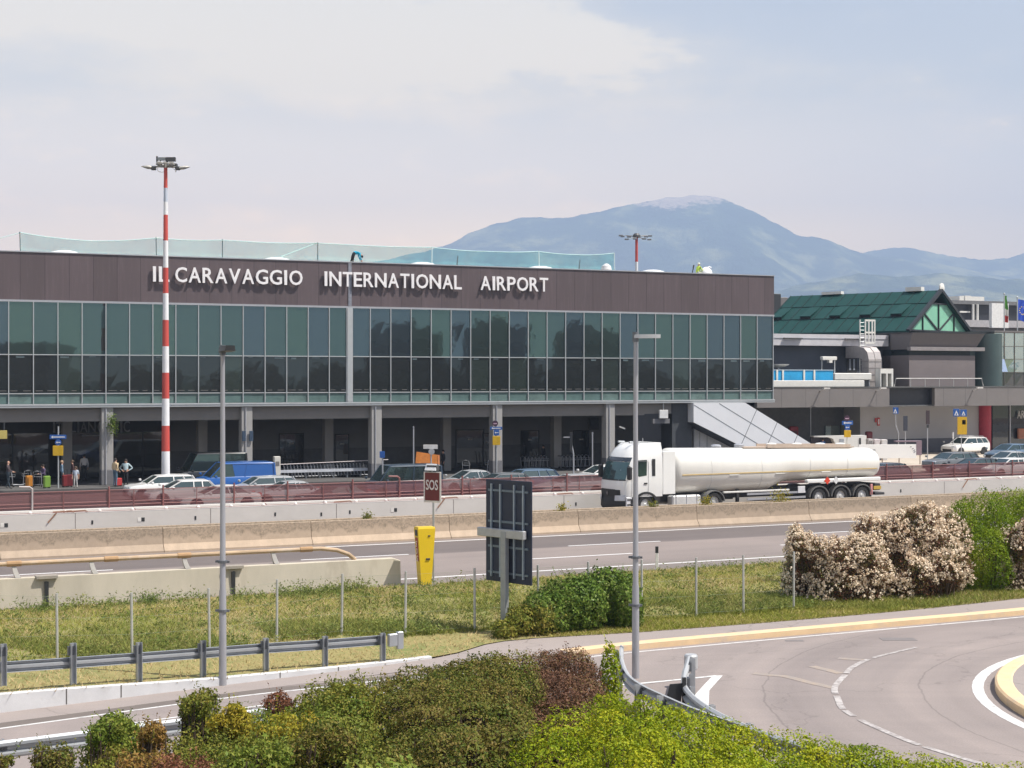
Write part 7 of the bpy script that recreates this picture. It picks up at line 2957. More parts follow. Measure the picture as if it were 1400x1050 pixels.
def person(label, pos, head, shirt, trousers, pose=None, hair=HAIRD, h=1.75, sleeves=True, group=None, bald=False, shoes=SHOE):
    J = {k: Vector(v) for k, v in STAND.items()}
    for k, v in (pose or {}).items():
        J[k] = Vector(v)
    sc = h / 1.75
    root = thing('person', label, 'person', pos, head, group)
    keys = ['pel'] + [k for k in J if k != 'pel']
    idx = {k: i for i, k in enumerate(keys)}
    me = bpy.data.meshes.new('p')
    me.from_pydata([tuple(J[k] * sc) for k in keys], [(idx[a], idx[b]) for a, b in EDG], [])
    o = bpy.data.objects.new('p', me)
    COL.objects.link(o)
    md = o.modifiers.new('s', 'SKIN')
    md.use_smooth_shade = True
    sv = me.skin_vertices[0].data
    for k in keys:
        r = RAD[k if k in RAD else k[:2]] * sc
        sv[idx[k]].radius = (r, r * (1.25 if k in ('pel', 'che', 'spi') else 1))
        sv[idx[k]].use_root = (k == 'pel')
    sb = o.modifiers.new('b', 'SUBSURF')
    sb.levels = 1
    sb.render_levels = 1
    dg = bpy.context.evaluated_depsgraph_get()
    m2_ = bpy.data.meshes.new_from_object(o.evaluated_get(dg))
    bpy.data.objects.remove(o)
    # fingers and a nose, joined to the same mesh
    mb = MB()
    mb.v = [tuple(v.co) for v in m2_.vertices]
    mb.f = [list(p.vertices) for p in m2_.polygons]
    mb.m = [0] * len(mb.f)
    for s in 'LR':
        d = (J['ha' + s] - J['wr' + s]).normalized()
        up = Vector((0, 0, 1)) if abs(d.z) < .8 else Vector((1, 0, 0))
        sx = d.cross(up).normalized()
        for q, (o_, L_) in enumerate(((-.028, .06), (-.01, .075), (.01, .07), (.028, .055))):
            a = (J['ha' + s] + sx * o_ + d * .01) * sc
            mb.tube([a, a + d * L_ * .6 * sc, a + (d * L_ + up * .012) * sc], [.009, .009, .007], 5, 0)
        a = (J['wr' + s] + d * .03 + sx * .035) * sc
        mb.tube([a, a + (sx * .03 + d * .03) * sc, a + (sx * .035 + d * .06) * sc], [.010, .010, .008], 5, 0)
    hd = J['hed'] * sc
    fw = Vector((1, 0, 0)) if not pose or 'face' not in pose else Vector(pose['face'])
    mb.tube([hd + fw * .07 + Vector((0, 0, -.005)), hd + fw * .118 + Vector((0, 0, -.015))], [.018, .012], 6, 0)
    for s in (-1, 1):
        mb.tube([hd + Vector((-.005, s * .085, .0)), hd + Vector((-.01, s * .105, .005))], [.025, .02], 6, 0)
    # material by nearest bone
    segs = [(a, b, J[a] * sc, J[b] * sc) for a, b in EDG]
    mats_ = [SKIN, shirt, trousers, shoes, HAIRD]
    mi = []
    for f_ in mb.f:
        c = Vector((0, 0, 0))
        for i in f_:
            c += Vector(mb.v[i])
        c /= len(f_)
        best, bn = 9, None
        for a, b, p, q in segs:
            t = max(0, min(1, (c - p).dot(q - p) / max(1e-6, (q - p).length_squared)))
            dd = (c - (p + (q - p) * t)).length
            if dd < best:
                best, bn, bt = dd, (a, b), t
        a, b = bn
        if b in ('hed', 'top') or a == 'hed':
            k = 0
        elif a[:2] in ('el', 'wr'):
            k = 1 if (sleeves and a[:2] == 'el' and bt < .9) else 0
        elif a[:2] == 'an' or b[:2] == 'to':
            k = 3
        elif a[:2] in ('hp', 'kn') or (a == 'pel' and b[:2] == 'hp') or (a == 'pel' and bt < .2):
            k = 2
        else:
            k = 1
        mi.append(k)
    mb.m = mi
    body = mb.build('body', mats_, root, True, 80)
    if not bald:                              # hair cap
        hb = MB()
        t0, t1 = J['hed'] * sc, J['top'] * sc
        ax = (t1 - t0).normalized()
        c = t0 + ax * .04 * sc - fw * .012
        rings = []
        e1 = fw.cross(ax).normalized()
        e2 = ax.cross(e1).normalized()
        for a in range(-25, 91, 23):
            rr = .108 * math.cos(R(a))
            rings.append([c + ax * (.115 * math.sin(R(a))) + e1 * rr * math.cos(k * math.pi / 7) + (-e2 if e2.dot(fw) > 0 else e2) * 0 + e2 * rr * math.sin(k * math.pi / 7) - fw * (.02 if a < 10 else 0) for k in range(14)])
        hb.loft(rings, True)
        hb.build('hair', hair, root, True, 80)
    return root


cl = lambda n, c: mat('cloth_' + n, c, .85, 0, .1, 6)
PAVE_Z = .15


def ground_at(px, feet, z=PAVE_Z):
    return G(px, feet, z)


LEFT, RIGHT = math.pi + TB, TB
person('bald man in a dark hooded jacket pushing a trolley at the far left', ground_at(11, 668), RIGHT - .3, cl('plum', (.06, .045, .05)), cl('jeans_dark', (.03, .045, .06)),
       dict(elR=(.10, -.24, 1.16), wrR=(.30, -.20, 1.05), haR=(.37, -.19, 1.03), elL=(.08, .24, 1.16), wrL=(.28, .2, 1.05), haL=(.36, .19, 1.03), anL=(-.14, .1, .1), toL=(.0, .12, .03), anR=(.12, -.1, .07), toR=(.28, -.12, .03)), bald=True, h=1.78)
person('person in a violet top sitting on the trolley by the green suitcase', ground_at(60, 664), LEFT + .4, cl('violet', (.10, .07, .14)), cl('black', (.02, .02, .025)),
       dict(pel=(0, 0, .62), spi=(.02, 0, .82), che=(.05, 0, 1.02), nek=(.05, 0, 1.16), hed=(.09, 0, 1.28), top=(.07, 0, 1.40), hpL=(.02, .09, .60), hpR=(.02, -.09, .60), knL=(.42, .13, .58), knR=(.42, -.13, .58), anL=(.42, .13, .1), anR=(.40, -.13, .1), toL=(.58, .14, .04), toR=(.56, -.14, .04),
            shL=(.04, .19, 1.08), shR=(.04, -.19, 1.08), elL=(.12, .25, .84), elR=(.12, -.25, .84), wrL=(.32, .15, .78), wrR=(.32, -.15, .78), haL=(.39, .1, .77), haR=(.39, -.1, .77)), h=1.75)
person('fair haired person in a blue top behind the round blue sign post', ground_at(84.5, 665), RIGHT, cl('bluegrey', (.16, .24, .33)), cl('jeans_dark', (.03, .045, .06)), None, mat('hair_fair', (.35, .24, .15), .7), 1.68)
person('woman in a dark coat beside the red suitcases', ground_at(99, 664), LEFT, cl('wine', (.07, .035, .035)), cl('black', (.02, .02, .025)), None, mat('hair_brown', (.08, .05, .03), .7), 1.68)
person('child in white trousers and a pale blue top near the kerb', ground_at(103.5, 667), LEFT + 1.2, cl('palegrey', (.42, .47, .55)), cl('white', (.62, .6, .58)), None, mat('hair_brown', (.08, .05, .03), .7), 1.35, False)
person('person in a white shirt seen from behind inside the dark shop doorway', B2W(BS(115, 5.2), 5.2, PAVE_Z), math.pi / 2 + TB, cl('shirtwhite', (.55, .53, .52)), cl('black', (.02, .02, .025)), None, HAIRD, 1.82)
person('man in a cream yellow jacket and jeans standing by the column', ground_at(157.5, 665.5), RIGHT + .5, cl('cream', (.62, .48, .30)), cl('jeans', (.10, .16, .22)),
       dict(wrL=(.12, .22, .98), haL=(.18, .2, .96), wrR=(.10, -.22, .96), haR=(.16, -.2, .92)), HAIRD, 1.86)
person('man in a light blue shirt with both hands on his hips', ground_at(172, 664.5), -math.pi / 2, cl('lightblue', (.42, .54, .58)), cl('black', (.02, .02, .025)),
       dict(elL=(-.10, .42, 1.16), wrL=(.06, .20, 1.02), haL=(.10, .15, .98), elR=(-.10, -.42, 1.16), wrR=(.06, -.20, 1.02), haR=(.10, -.15, .98)), HAIRD, 1.76)
person('person in black in the shade right of the orange panel', B2W(BS(606, 2.0), 2.0, PAVE_Z), LEFT, cl('black', (.02, .02, .025)), cl('black', (.02, .02, .025)), None, HAIRD, 1.78)
person('dark figure standing between the two service doors in the shade', B2W(BS(743, 7.2), 7.2, PAVE_Z), LEFT, cl('black', (.02, .02, .025)), cl('black', (.02, .02, .025)), None, HAIRD, 1.76)
person('worker in a bright blue shirt bending over the roof edge', B2W(BS(483, .9), .9, ZT - .3), TB, cl('brightblue', (.01, .33, .50)), cl('blackwork', (.012, .014, .018)),
       dict(pel=(.0, 0, .98), spi=(.18, 0, 1.10), che=(.40, 0, 1.07), nek=(.54, 0, .97), hed=(.62, 0, .86), top=(.70, 0, .77), hpL=(0, .1, .95), hpR=(0, -.1, .95), knL=(-.10, .14, .52), knR=(-.06, -.12, .52), anL=(-.20, .15, .1), toL=(-.03, .16, .03), anR=(-.14, -.13, .1), toR=(.03, -.14, .03),
            shL=(.42, .19, 1.02), shR=(.42, -.19, 1.02), elL=(.50, .20, .74), elR=(.46, -.20, .74), wrL=(.62, .14, .52), wrR=(.58, -.14, .52), haL=(.67, .12, .44), haR=(.62, -.12, .44)), HAIRD, 1.78)
person('crouching worker in a fluorescent yellow green vest on the roof', B2W(BS(954, 1.2), 1.2, ZT - .3), TB + .2, cl('hivis', (.50, .68, .08)), cl('palework', (.45, .47, .42)),
       dict(pel=(-.1, 0, .45), spi=(.0, 0, .66), che=(.08, 0, .88), nek=(.10, 0, 1.02), hed=(.14, 0, 1.13), top=(.12, 0, 1.25), hpL=(-.08, .1, .43), hpR=(-.08, -.1, .43), knL=(.30, .16, .50), knR=(.28, -.16, .48), anL=(.02, .15, .08), anR=(.0, -.15, .08), toL=(.18, .16, .03), toR=(.16, -.16, .03),
            shL=(.08, .19, .93), shR=(.08, -.19, .93), elL=(.22, .24, .70), elR=(.22, -.24, .70), wrL=(.44, .15, .62), wrR=(.44, -.15, .62), haL=(.5, .12, .6), haR=(.5, -.12, .6)), mat('cap_pale', (.6, .62, .5), .6), 1.75)
t = thing('plastic_sack', 'crumpled white sack beside the crouching roof worker', 'sack', B2W(BS(965.5, 1.2), 1.2, ZT - .3), TB)
mb = MB()
rings = []
for z, r_ in ((0, .42), (.2, .55), (.5, .56), (.8, .40), (.95, .2), (1.0, .05)):
    rings.append([Vector((r_ * (1 + .3 * noise.noise(Vector((math.cos(a) * 2, math.sin(a) * 2, z * 3)))) * math.cos(a), r_ * .7 * math.sin(a), z * .95)) for a in [2 * math.pi * k / 14 for k in range(14)]])
mb.loft(rings, True)
mb.build('sack', mat('sack_white', (.74, .75, .76), .6, 0, .06, 3, bumps=.4), t, True, 50)
mb = MB()
mb.tube([(.1, 0, .9), (.3, 0, .98), (.5, .05, .9)], .05, 6)
mb.build('sack_neck', mat('sack_white', (.74, .75, .76), .6), t, True)
t = thing('leaning_pole', 'dark pole leaning beside the crouching roof worker', 'pole', B2W(BS(945, 1.0), 1.0, ZT - .3), TB)
mb = MB()
mb.tube([(0, 0, 0), (.22, 0, .95)], .04, 6)
mb.build('shaft', M_BLACKMET, t)
mb = MB()
mb.tube([(.19, 0, .85), (.25, 0, 1.05)], .06, 6)
mb.build('grip', M_FIXD, t)

# ================================================================== luggage and trolleys
def suitcase(label, px, feet, col, h=.66, rz=.3):
    p = ground_at(px, feet)
    t = thing('suitcase', label, 'suitcase', p, LEFT + rz)
    mb = MB()
    mb.bbox(-.21, .21, -.13, .13, .05, .05 + h, .04)
    sh = mb.build('shell', mat('case_' + '_'.join(label.split()[:2]), col, .35, 0, .04), t, True)
    mb = MB()
    for x in np.linspace(-.14, .14, 4):
        mb.bbox(x - .012, x + .012, -.14, .14, .10, h, .005)
    mb.build('rib', mat('case_' + '_'.join(label.split()[:2]), col), sh)
    mb = MB()
    mb.tube([(-.09, 0, .05 + h), (-.09, 0, h + .40), (.09, 0, h + .40), (.09, 0, .05 + h)], .012, 6)
    mb.build('handle', M_BLACKMET, t)
    for x in (-.16, .16):
        mb = MB()
        mb.lathe([(.035, -.12), (.035, .12)], 'y', 10, 0, (x, 0, .035))
        mb.build('wheel', M_TYRE, t)


suitcase('orange suitcase standing on the pavement among the trolleys', 39.5, 666.5, (.46, .19, .03), .72)
suitcase('lime green suitcase beside the seated person', 64, 667.5, (.17, .30, .05), .74)
suitcase('red suitcase left of the child in white', 89.5, 666, (.17, .022, .025), .74)
suitcase('dark red suitcase right beside the bright red one', 94.5, 665.8, (.13, .02, .025), .76, .1)
suitcase('small red suitcase between the man in cream and the man in blue', 162, 665, (.45, .05, .05), .5)


def trolley(parent_loc, rz, label, group):
    t = thing('luggage_trolley', label, 'luggage trolley', parent_loc, rz, group)
    mb = MB()
    for s in (-1, 1):
        mb.tube([(-.42, s * .27, .16), (.36, s * .30, .12)], .022, 6)
    mb.tube([(.36, -.30, .12), (.36, .30, .12)], .022, 6)
    mb.tube([(-.30, -.28, .16), (-.30, .28, .16)], .022, 6)
    mb.build('base_frame', mat('trolley_dim', (.25, .26, .28), .35, .6), t)
    mb = MB()
    mb.tube([(-.40, -.27, .16), (-.46, -.27, .80), (-.50, -.24, .98), (-.52, 0, 1.05), (-.50, .24, .98), (-.46, .27, .80), (-.40, .27, .16)], .026, 7)
    mb.build('upright_hoop', mat('trolley_steel', (.40, .41, .44), .35, .5), t)
    mb = MB()
    mb.tube([(-.54, -.22, 1.0), (-.54, .22, 1.0)], .032, 8)
    mb.build('handle', M_BLACKMET, t)
    mb = MB()
    mb.box(-.46, -.22, -.24, .24, .66, .68)
    mb.tube([(-.22, -.24, .68), (-.22, -.24, .82), (-.22, .24, .82), (-.22, .24, .68)], .012, 5)
    mb.build('basket', mat('trolley_basket', (.40, .41, .43), .4, .4), t)
    for x, y in ((-.34, -.25), (-.34, .25), (.28, 0)):
        mb = MB()
        mb.lathe([(.08, -.02), (.08, .02)], 'y', 12, 0, (x, y, .08))
        mb.build('wheel', M_TYRE, t)
    return t


y_tr = 1.9
s0_, s1_ = BS(394, y_tr), BS(502, y_tr)
NT = 25
lab = 'steel luggage trolley nested in the long row before the dado left of the dark van'
tr0 = trolley(B2W(s0_, y_tr, PAVE_Z), TB + R(12), lab, 'luggage trolleys nested in the long row')
for k in range(1, NT):
    c = dup(tr0)
    c.location = B2W(s0_ + (s1_ - s0_) * k / (NT - 1), y_tr + rnd.uniform(-.03, .03), PAVE_Z)
lab2 = {0: 'steel trolley standing in the short row in the shade left of the striped leaning pole', 1: 'steel trolley standing in the short row just left of the tanker cab'}
for g_, (p0, p1, n_) in enumerate(((721, 750, 7), (772, 807, 8))):
    for k in range(n_):
        c = dup(tr0)
        yy = 4.6
        c.location = B2W(BS(p0 + (p1 - p0) * k / (n_ - 1), yy), yy, PAVE_Z)
        c.rotation_euler.z = TB + R(20)
        c['label'] = lab2[g_] if g_ == 1 else 'steel trolley standing in the short shaded row right of the yellow bus stop plate'
        c['group'] = 'trolleys in the short row by the cab' if g_ else 'trolleys in the short row under the service door'
for px, ft, rz, lb in ((22, 665.5, .4, 'empty trolley pushed by the bald man in the dark jacket'), (32, 664.5, 2.0, 'loose trolley between the bald man and the orange suitcase'), (53, 665.5, 1.2, 'loaded looking trolley under the seated person in violet'),
                       (640, 641, .8, 'loose trolley standing askew before the glass service door'), (662, 642, 2.2, 'loose trolley tipped near the bus stop column')):
    c = dup(tr0)
    del c['group']
    c.location = ground_at(px, ft) if ft > 650 else B2W(BS(px, 1.2), 1.2, PAVE_Z)
    c.rotation_euler.z = TB + rz
    c['label'] = lb
# white rails before the trolley row
t = thing('crash_rail', 'long white crash rail before the row of luggage trolleys', 'railing', B2W(0, .9, PAVE_Z), TB)
a, b = BS(381, .9), BS(512, .9)
mb = MB()
mb.box(a, b, -.05, .05, .46, .66)
mb.build('rail', mat('rail_white', (.48, .50, .54), .5), t)
mb = MB()
mb.tube([(a, -.08, 1.05), (b + 1.0, -.08, 1.22)], .03, 6)
mb.build('upper_rail', mat('rail_pink', (.52, .46, .46), .5), t)
for k in range(8):
    x = a + (b - a) * k / 7
    mb = MB()
    mb.box(x - .05, x + .05, .05, .13, 0, .64)
    mb.build('post', M_GALVD, t)
t = thing('ticket_pillar', 'pale upright pillar at the tail of the blue van', 'pillar', B2W(BS(378.5, -.9), -.9, PAVE_Z), TB)
w_ = (BS(383, -.9) - BS(374.5, -.9)) / 2
hh = BZ(378, 624, -.9) - PAVE_Z
mb = MB()
mb.bbox(-w_, w_, -.15, .2, 0, hh, .03)
mb.build('casing', mat('pillar_pale', (.56, .54, .50), .6, 0, .05), t)
mb = MB()
mb.box(-w_ * .6, w_ * .6, -.16, -.152, hh * .62, hh * .8)
mb.build('slot_plate', M_GREYP, t)
t = thing('barrier_panel', 'tilted orange site panel behind the SOS sign', 'site panel', B2W(BS(584, 1.0), 1.0, PAVE_Z), TB)
o_ = BS(584, 1.0)
pz = lambda x, y: Vector((BS(x, 1.0) - o_, 0, BZ(x, y, 1.0) - PAVE_Z))
mb = MB()
q = [pz(568, 633), pz(600.5, 636), pz(600, 622), pz(569.5, 617.5)]
mb.loft([q, [p + Vector((0, .05, 0)) for p in q]], True)
mb.build('sheet', mat('orange_sheet', (.50, .17, .03), .6, 0, .2, 3), t)
for x in (571, 598):
    mb = MB()
    mb.tube([pz(x, 634) + Vector((0, .08, 0)), Vector((pz(x, 634).x, .3, 0))], .03, 6)
    mb.build('leg', M_GALVD, t)
mb = MB()
q = [pz(598.5, 637), pz(601, 637), pz(600.8, 622), pz(598.8, 622)]
mb.loft([[p + Vector((0, -.03, 0)) for p in q], q], True)
mb.build('edge_strip', mat('orange_red', (.6, .22, .08), .6), t)

# ================================================================== signs in the forecourt
M_SBLUE = mat('sign_blue', (.02, .10, .36), .4)
M_SYEL = mat('sign_yellow', (.62, .38, .015), .4)
M_SWHITE = mat('sign_whitepaint', (.72, .72, .72), .4)
M_SDARK = mat('sign_plum', (.06, .025, .05), .5)


def disc(mb, c, r, mi=0, t=.03, n=24):
    ring = [Vector((c[0] + r * math.cos(2 * math.pi * k / n), c[1], c[2] + r * math.sin(2 * math.pi * k / n))) for k in range(n)]
    mb.loft([ring, [p + Vector((0, t, 0)) for p in ring]], True, mi)


def arrow(mb, x0, x1, z, h, y, mi=0):
    """white arrow pointing to x0"""
    d = 1 if x1 > x0 else -1
    a = h * 1.2 * d
    pts = [(x0, z), (x0 + a, z + h), (x0 + a, z + h * .35), (x1, z + h * .35), (x1, z - h * .35), (x0 + a, z - h * .35), (x0 + a, z - h)]
    mb.loft([[Vector((p, y, q)) for p, q in pts], [Vector((p, y + .006, q)) for p, q in pts]], True, mi)


def stop_sign(label, px, foot, s, top_kind, pole_m):
    """s: dict of rows in photo px"""
    p = G(px, foot, PAVE_Z) if foot else None
    p = s['pos'] if p is None else p
    t = thing('stop_sign', label, 'bus stop sign', p, R(4))
    k = p.y / F
    z = lambda y: CH + (HZ - y) * k - p.z
    X = lambda x: (x - px) * k
    mb = MB()
    mb.tube([(0, .06, -.1), (0, .06, z(s['top']))], .045, 8)
    mb.build('pole', pole_m, t)
    a = s['arrow']
    mb = MB()
    mb.bbox(X(a[0]), X(a[1]), 0, .04, z(a[3]), z(a[2]), .01)
    mb.build('arrow_plate', M_SBLUE, t)
    mb = MB()
    arrow(mb, X(a[0] + 2), X(a[1] - 2), (z(a[2]) + z(a[3])) / 2, (z(a[2]) - z(a[3])) * .36, -.01)
    mb.build('arrow', M_SWHITE, t)
    c = s['disc']
    mb = MB()
    if c[3] == 'disc':
        disc(mb, (X(c[0]), 0, z(c[1])), c[2] * k)
    else:
        mb.bbox(X(c[0] - c[2]), X(c[0] + c[2]), 0, .04, z(c[1] + c[2]), z(c[1] - c[2]), .01)
    mb.build('blue_plate', M_SBLUE, t)
    mb = MB()
    arrow(mb, X(c[0] - c[2] * .7), X(c[0] + c[2] * .7), z(c[1]), c[2] * k * .36, -.012)
    mb.build('small_arrow', M_SWHITE, t)
    q = s['yellow']
    mb = MB()
    mb.bbox(X(q[0]), X(q[1]), -.01, .04, z(q[3]), z(q[2]), .012)
    y_ = mb.build('yellow_plate', M_SYEL, t)
    if top_kind:
        mb = MB()
        disc(mb, (X(top_kind[0]), -.01, z(top_kind[1])), top_kind[2] * k)
        o = mb.build('round_plate', M_SDARK, t)
        mb = MB()
        mb.box(X(top_kind[0] - 2.4), X(top_kind[0] + 2.4), -.02, -.011, z(top_kind[1] + 1), z(top_kind[1] - .2))
        mb.build('pale_mark', mat('mark_pink', (.6, .4, .5), .5), o)
    return t


stop_sign('blue arrow and yellow plate sign on a pole between trolleys at the left', 79.5, 667.5, dict(top=583, arrow=(68, 90.5, 594.5, 600.5), disc=(79.5, 604.8, 4.3, 'disc'), yellow=(72.3, 86.2, 609.3, 623)), None, M_ALU)
bpy.context.scene.objects['stop_sign'].name = 'stop_sign'
stop_sign('blue arrow and yellow plate sign before the column right of the SOS sign', 679, None, dict(pos=B2W(BS(679, -.6), -.6, PAVE_Z), top=574, arrow=(670, 686.5, 583.5, 587.5), disc=(678.8, 591.5, 3.7, 'sq'), yellow=(673.3, 684, 596.2, 608.5)), (677, 578.8, 4.0), M_ALU)
stop_sign('blue arrow and yellow plate sign rising behind the tanker tail', 1158.5, None, dict(pos=P(1158.5, HZ, 140) + Vector((0, 0, -CH)), top=570, arrow=(1151, 1166.3, 575.5, 581), disc=(1158.5, 584.3, 3.6, 'sq'), yellow=(1154, 1163.5, 588, 597.8)), (1158, 571.8, 4.0), mat('pole_pale', (.66, .64, .58), .5))
mb = MB()


def post_sign(name, label, px, D, parts, zfoot=None, cat='sign', bend=0):
    """parts: (part name, x0, x1, y0, y1, material) in photo px at depth D"""
    c = P(px, HZ, D)
    t = thing(name, label, cat, (c.x, c.y, 0))
    k = D / F
    z = lambda y: CH + (HZ - y) * k
    top = min(q[3] for q in parts)
    mb = MB()
    if bend:
        mb.tube([(.5 * bend, .06, 0), (.5 * bend, .06, 2.2), (.05 * bend, .06, 2.9), (0, .06, z(top) - .1)], .05, 8)
    else:
        mb.tube([(0, .06, 0), (0, .06, z(top) - .1)], .045, 8)
    mb.build('pole', M_ALUD, t)
    for nm, x0, x1, y0, y1, m in parts:
        mb = MB()
        mb.bbox((x0 - px) * k, (x1 - px) * k, 0, .045, z(y1), z(y0), .008)
        mb.build(nm, m, t)
    return t, k, z


def tri(t, k, z, px, cx, y0, y1, w):
    mb = MB()
    pts = [((cx - px - w) * k, z(y1)), ((cx - px + w) * k, z(y1)), ((cx - px) * k, z(y0))]
    mb.loft([[Vector((a, -.012, b)) for a, b in pts], [Vector((a, -.002, b)) for a, b in pts]], True)
    o = mb.build('white_triangle', M_SWHITE, t)
    mb = MB()
    pts = [((cx - px - w * .35) * k, z(y1 - .8)), ((cx - px + w * .35) * k, z(y1 - .8)), ((cx - px) * k, z(y0 + 3))]
    mb.loft([[Vector((a, -.02, b)) for a, b in pts], [Vector((a, -.013, b)) for a, b in pts]], True)
    mb.build('walking_figure', M_SBLUE, o)


t, k, z = post_sign('crossing_sign', 'blue pedestrian crossing sign on a kinked pole by the pale wall', 1224.5, 147, [('blue_plate', 1221, 1228.5, 557, 566, M_SBLUE)], bend=.55)
tri(t, k, z, 1224.5, 1224, 558.5, 565, 2.6)
post_sign('info_board', 'narrow dark upright board on a pole before the pale wall', 1238, 145, [('dark_board', 1235, 1241, 568.5, 589, mat('board_slate', (.05, .055, .075), .5))])
post_sign('info_board', 'very thin dark upright sign on a tall pole before the pale wall', 1268.3, 142, [('dark_board', 1266, 1271, 561, 580, mat('board_brown', (.06, .04, .045), .5)), ('lower_board', 1267, 1270, 580.5, 585, M_BLACKMET)])
t, k, z = post_sign('crossing_sign', 'pair of blue crossing signs above a tall yellow panel', 1314.5, 150, [('blue_plate', 1303.3, 1311.8, 559, 569.5, M_SBLUE), ('blue_plate', 1313, 1321.8, 560, 569.5, M_SBLUE), ('yellow_panel', 1309, 1322, 570, 594, M_SYEL), ('notice', 1315.3, 1320.4, 574, 580.5, mat('notice_pale', (.66, .62, .5), .5))])
tri(t, k, z, 1314.5, 1307.5, 560.8, 568, 3.0)
tri(t, k, z, 1314.5, 1317.3, 561.8, 568, 2.8)
post_sign('bollard_sign', 'thin white post left of the white people carrier', 1303.3, 151, [('reflector', 1302.3, 1304.3, 591, 600, M_SWHITE)])
post_sign('road_sign', 'white plate sign seen over the SOS sign', 589.3, 100, [('white_plate', 578.7, 598.3, 608, 613.8, mat('plate_white', (.66, .64, .62), .5))])
t = bpy.context.scene.objects[-1] if False else None
k = 100 / F
c = P(590, HZ, 99.9)
rs = [o for o in COL.objects if o.name.startswith('road_sign')][0]
mb = MB()
disc(mb, (.03, -.02, CH + (HZ - 617.5) * k), 4.2 * k)
mb.build('round_plate', mat('disc_grey', (.42, .42, .43), .5), rs)
post_sign('marker_pole', 'slim tall pale pole left of the orange site panel', 565.3, 109, [('cap', 564.4, 566.3, 583, 585, M_ALUD)])
post_sign('marker_pole', 'slim pale pole standing before the service door by the cab', 810, 112, [('cap', 809, 811, 591, 594, M_ALUD)])
t, k, z = post_sign('direction_sign', 'dark narrow arrow sign on a kinked pole left of the tanker cab', 781, 106, [('dark_plate', 779.2, 782.8, 591, 618, M_BLACKMET), ('flat_arm', 770.5, 779, 597.2, 598.6, M_ALUD)], bend=.3)
post_sign('round_sign', 'small blue sign on a pale pole before the dark van', 523, 96, [('blue_plate', 519, 526, 617, 626, M_SBLUE)])
t = thing('wall_sign', 'small yellow notice hanging under the beam at the far left', 'sign', B2W(BS(3.5, .2), .2, 0), TB)
mb = MB()
mb.bbox(-.55, .28, -.04, .04, BZ(3, 600, .2), BZ(3, 588.5, .2), .01)
mb.build('plate', mat('yellow_dim', (.42, .34, .10), .5), t)
mb = MB()
for x in (-.4, .1):
    mb.box(x - .015, x + .015, -.015, .015, BZ(3, 589, .2), BZO - .0 if False else 4.37)
mb.build('hanger', M_GALVD, t)
for cpx, lb in ((333.5, 'left face of the second column'), (343.5, 'right face of the second column')):
    t = thing('column_sign', 'narrow dark blue sign fixed on the ' + lb, 'sign', B2W(BS(cpx, -.1), -.1, 0), TB)
    mb = MB()
    w_ = .13
    mb.bbox(-w_, w_, -.04, .04, BZ(cpx, 603, -.1), BZ(cpx, 589, -.1), .01)
    mb.build('plate', mat('blue_dull', (.035, .06, .10), .5), t)
    mb = MB()
    mb.box(-.03, .03, .04, .12, BZ(cpx, 598, -.1), BZ(cpx, 594, -.1))
    mb.build('bracket', M_GALVD, t)
t = thing('hanging_plant', 'dark green trailing plant hanging on the first column', 'plant', B2W(BS(153, -.2), -.2, BZ(153, 580, -.2)), TB)
p_ = np.stack([RNG.normal(0, .16, 500), RNG.normal(-.1, .1, 500), RNG.normal(0, .32, 500)], 1)
quads_mesh('foliage', leaf_quads(p_, RNG.normal(size=(500, 3)), .11, 1, .6), L_GLOSS, t)
mb = MB()
mb.tube([(0, .05, .5), (0, .02, 0)], .02, 5)
mb.build('stem', M_BARK, t)
t = thing('column_camera', 'small pale camera on an arm at the column left of the cab', 'camera', B2W(BS(846, .0), .0, BZ(846, 584, 0)), TB)
mb = MB()
mb.bar((0, -.1, .05), (.38, -.3, -.12), .12, .1)
mb.build('housing', M_OFFW, t)
mb = MB()
mb.box(-.08, .05, -.12, .04, -.1, .1)
mb.build('mount', M_BLACKMET, t)

# white banner barrier, counter and clutter right of the tanker
DBn = 134.0
t = thing('banner_barrier', 'long white banner stretched on a low fence right of the tanker tail', 'banner', P(1222, HZ, DBn) + Vector((0, 0, -CH)), R(8))
k = DBn / F
zb_ = lambda y: CH + (HZ - y) * k
mb = MB()
mb.bbox((1172 - 1222) * k, (1254 - 1222) * k, -.02, .03, zb_(626.5), zb_(607.5), .01)
ban = mb.build('banner', mat('banner_white', (.80, .79, .77), .6, 0, .03, .7), t)
mb = MB()
mb.bbox((1254.2 - 1222) * k, (1262 - 1222) * k, -.03, .04, zb_(622.5), zb_(604.5), .01)
mb.bbox((1225 - 1222) * k, (1262 - 1222) * k, -.03, .5, zb_(604.5), zb_(602.6), .01)
mb.build('purple_end', mat('banner_purple', (.22, .16, .19), .6), t)
me = fit_text('S', .28, .42, .004, .01)
me.name = 'letter'
me.materials.clear()
me.materials.append(mat('banner_ink', (.25, .25, .27), .6))
o = put('letter', me, ban)
o.location = ((1191.5 - 1222) * k, -.026, zb_(621))
for i_, (x, a_) in enumerate(((1245, .3), (1248, .1), (1250, -.1), (1250.5, -.3))):
    mb = MB()
    q = Vector(((x - 1222) * k, -.028, zb_(611 + i_ * 2.6)))
    mb.bar(q, q + Vector((.14 * math.cos(a_), 0, -.14 * math.sin(a_) + .05)), .02, .07)
    mb.build('ink_mark', mat('banner_ink', (.25, .25, .27), .6), ban)
for x in (1190, 1206, 1230, 1260):
    mb = MB()
    mb.box((x - 1222) * k - .04, (x - 1222) * k + .04, .04, .1, 0, zb_(608))
    mb.build('leg', mat('leg_tan', (.36, .28, .22), .7), t)
DK = 146.0
t = thing('event_counter', 'white counter with a curved dark opening behind the tanker tail', 'counter', P(1140, HZ, DK) + Vector((0, 0, -CH)), R(6))
k = DK / F
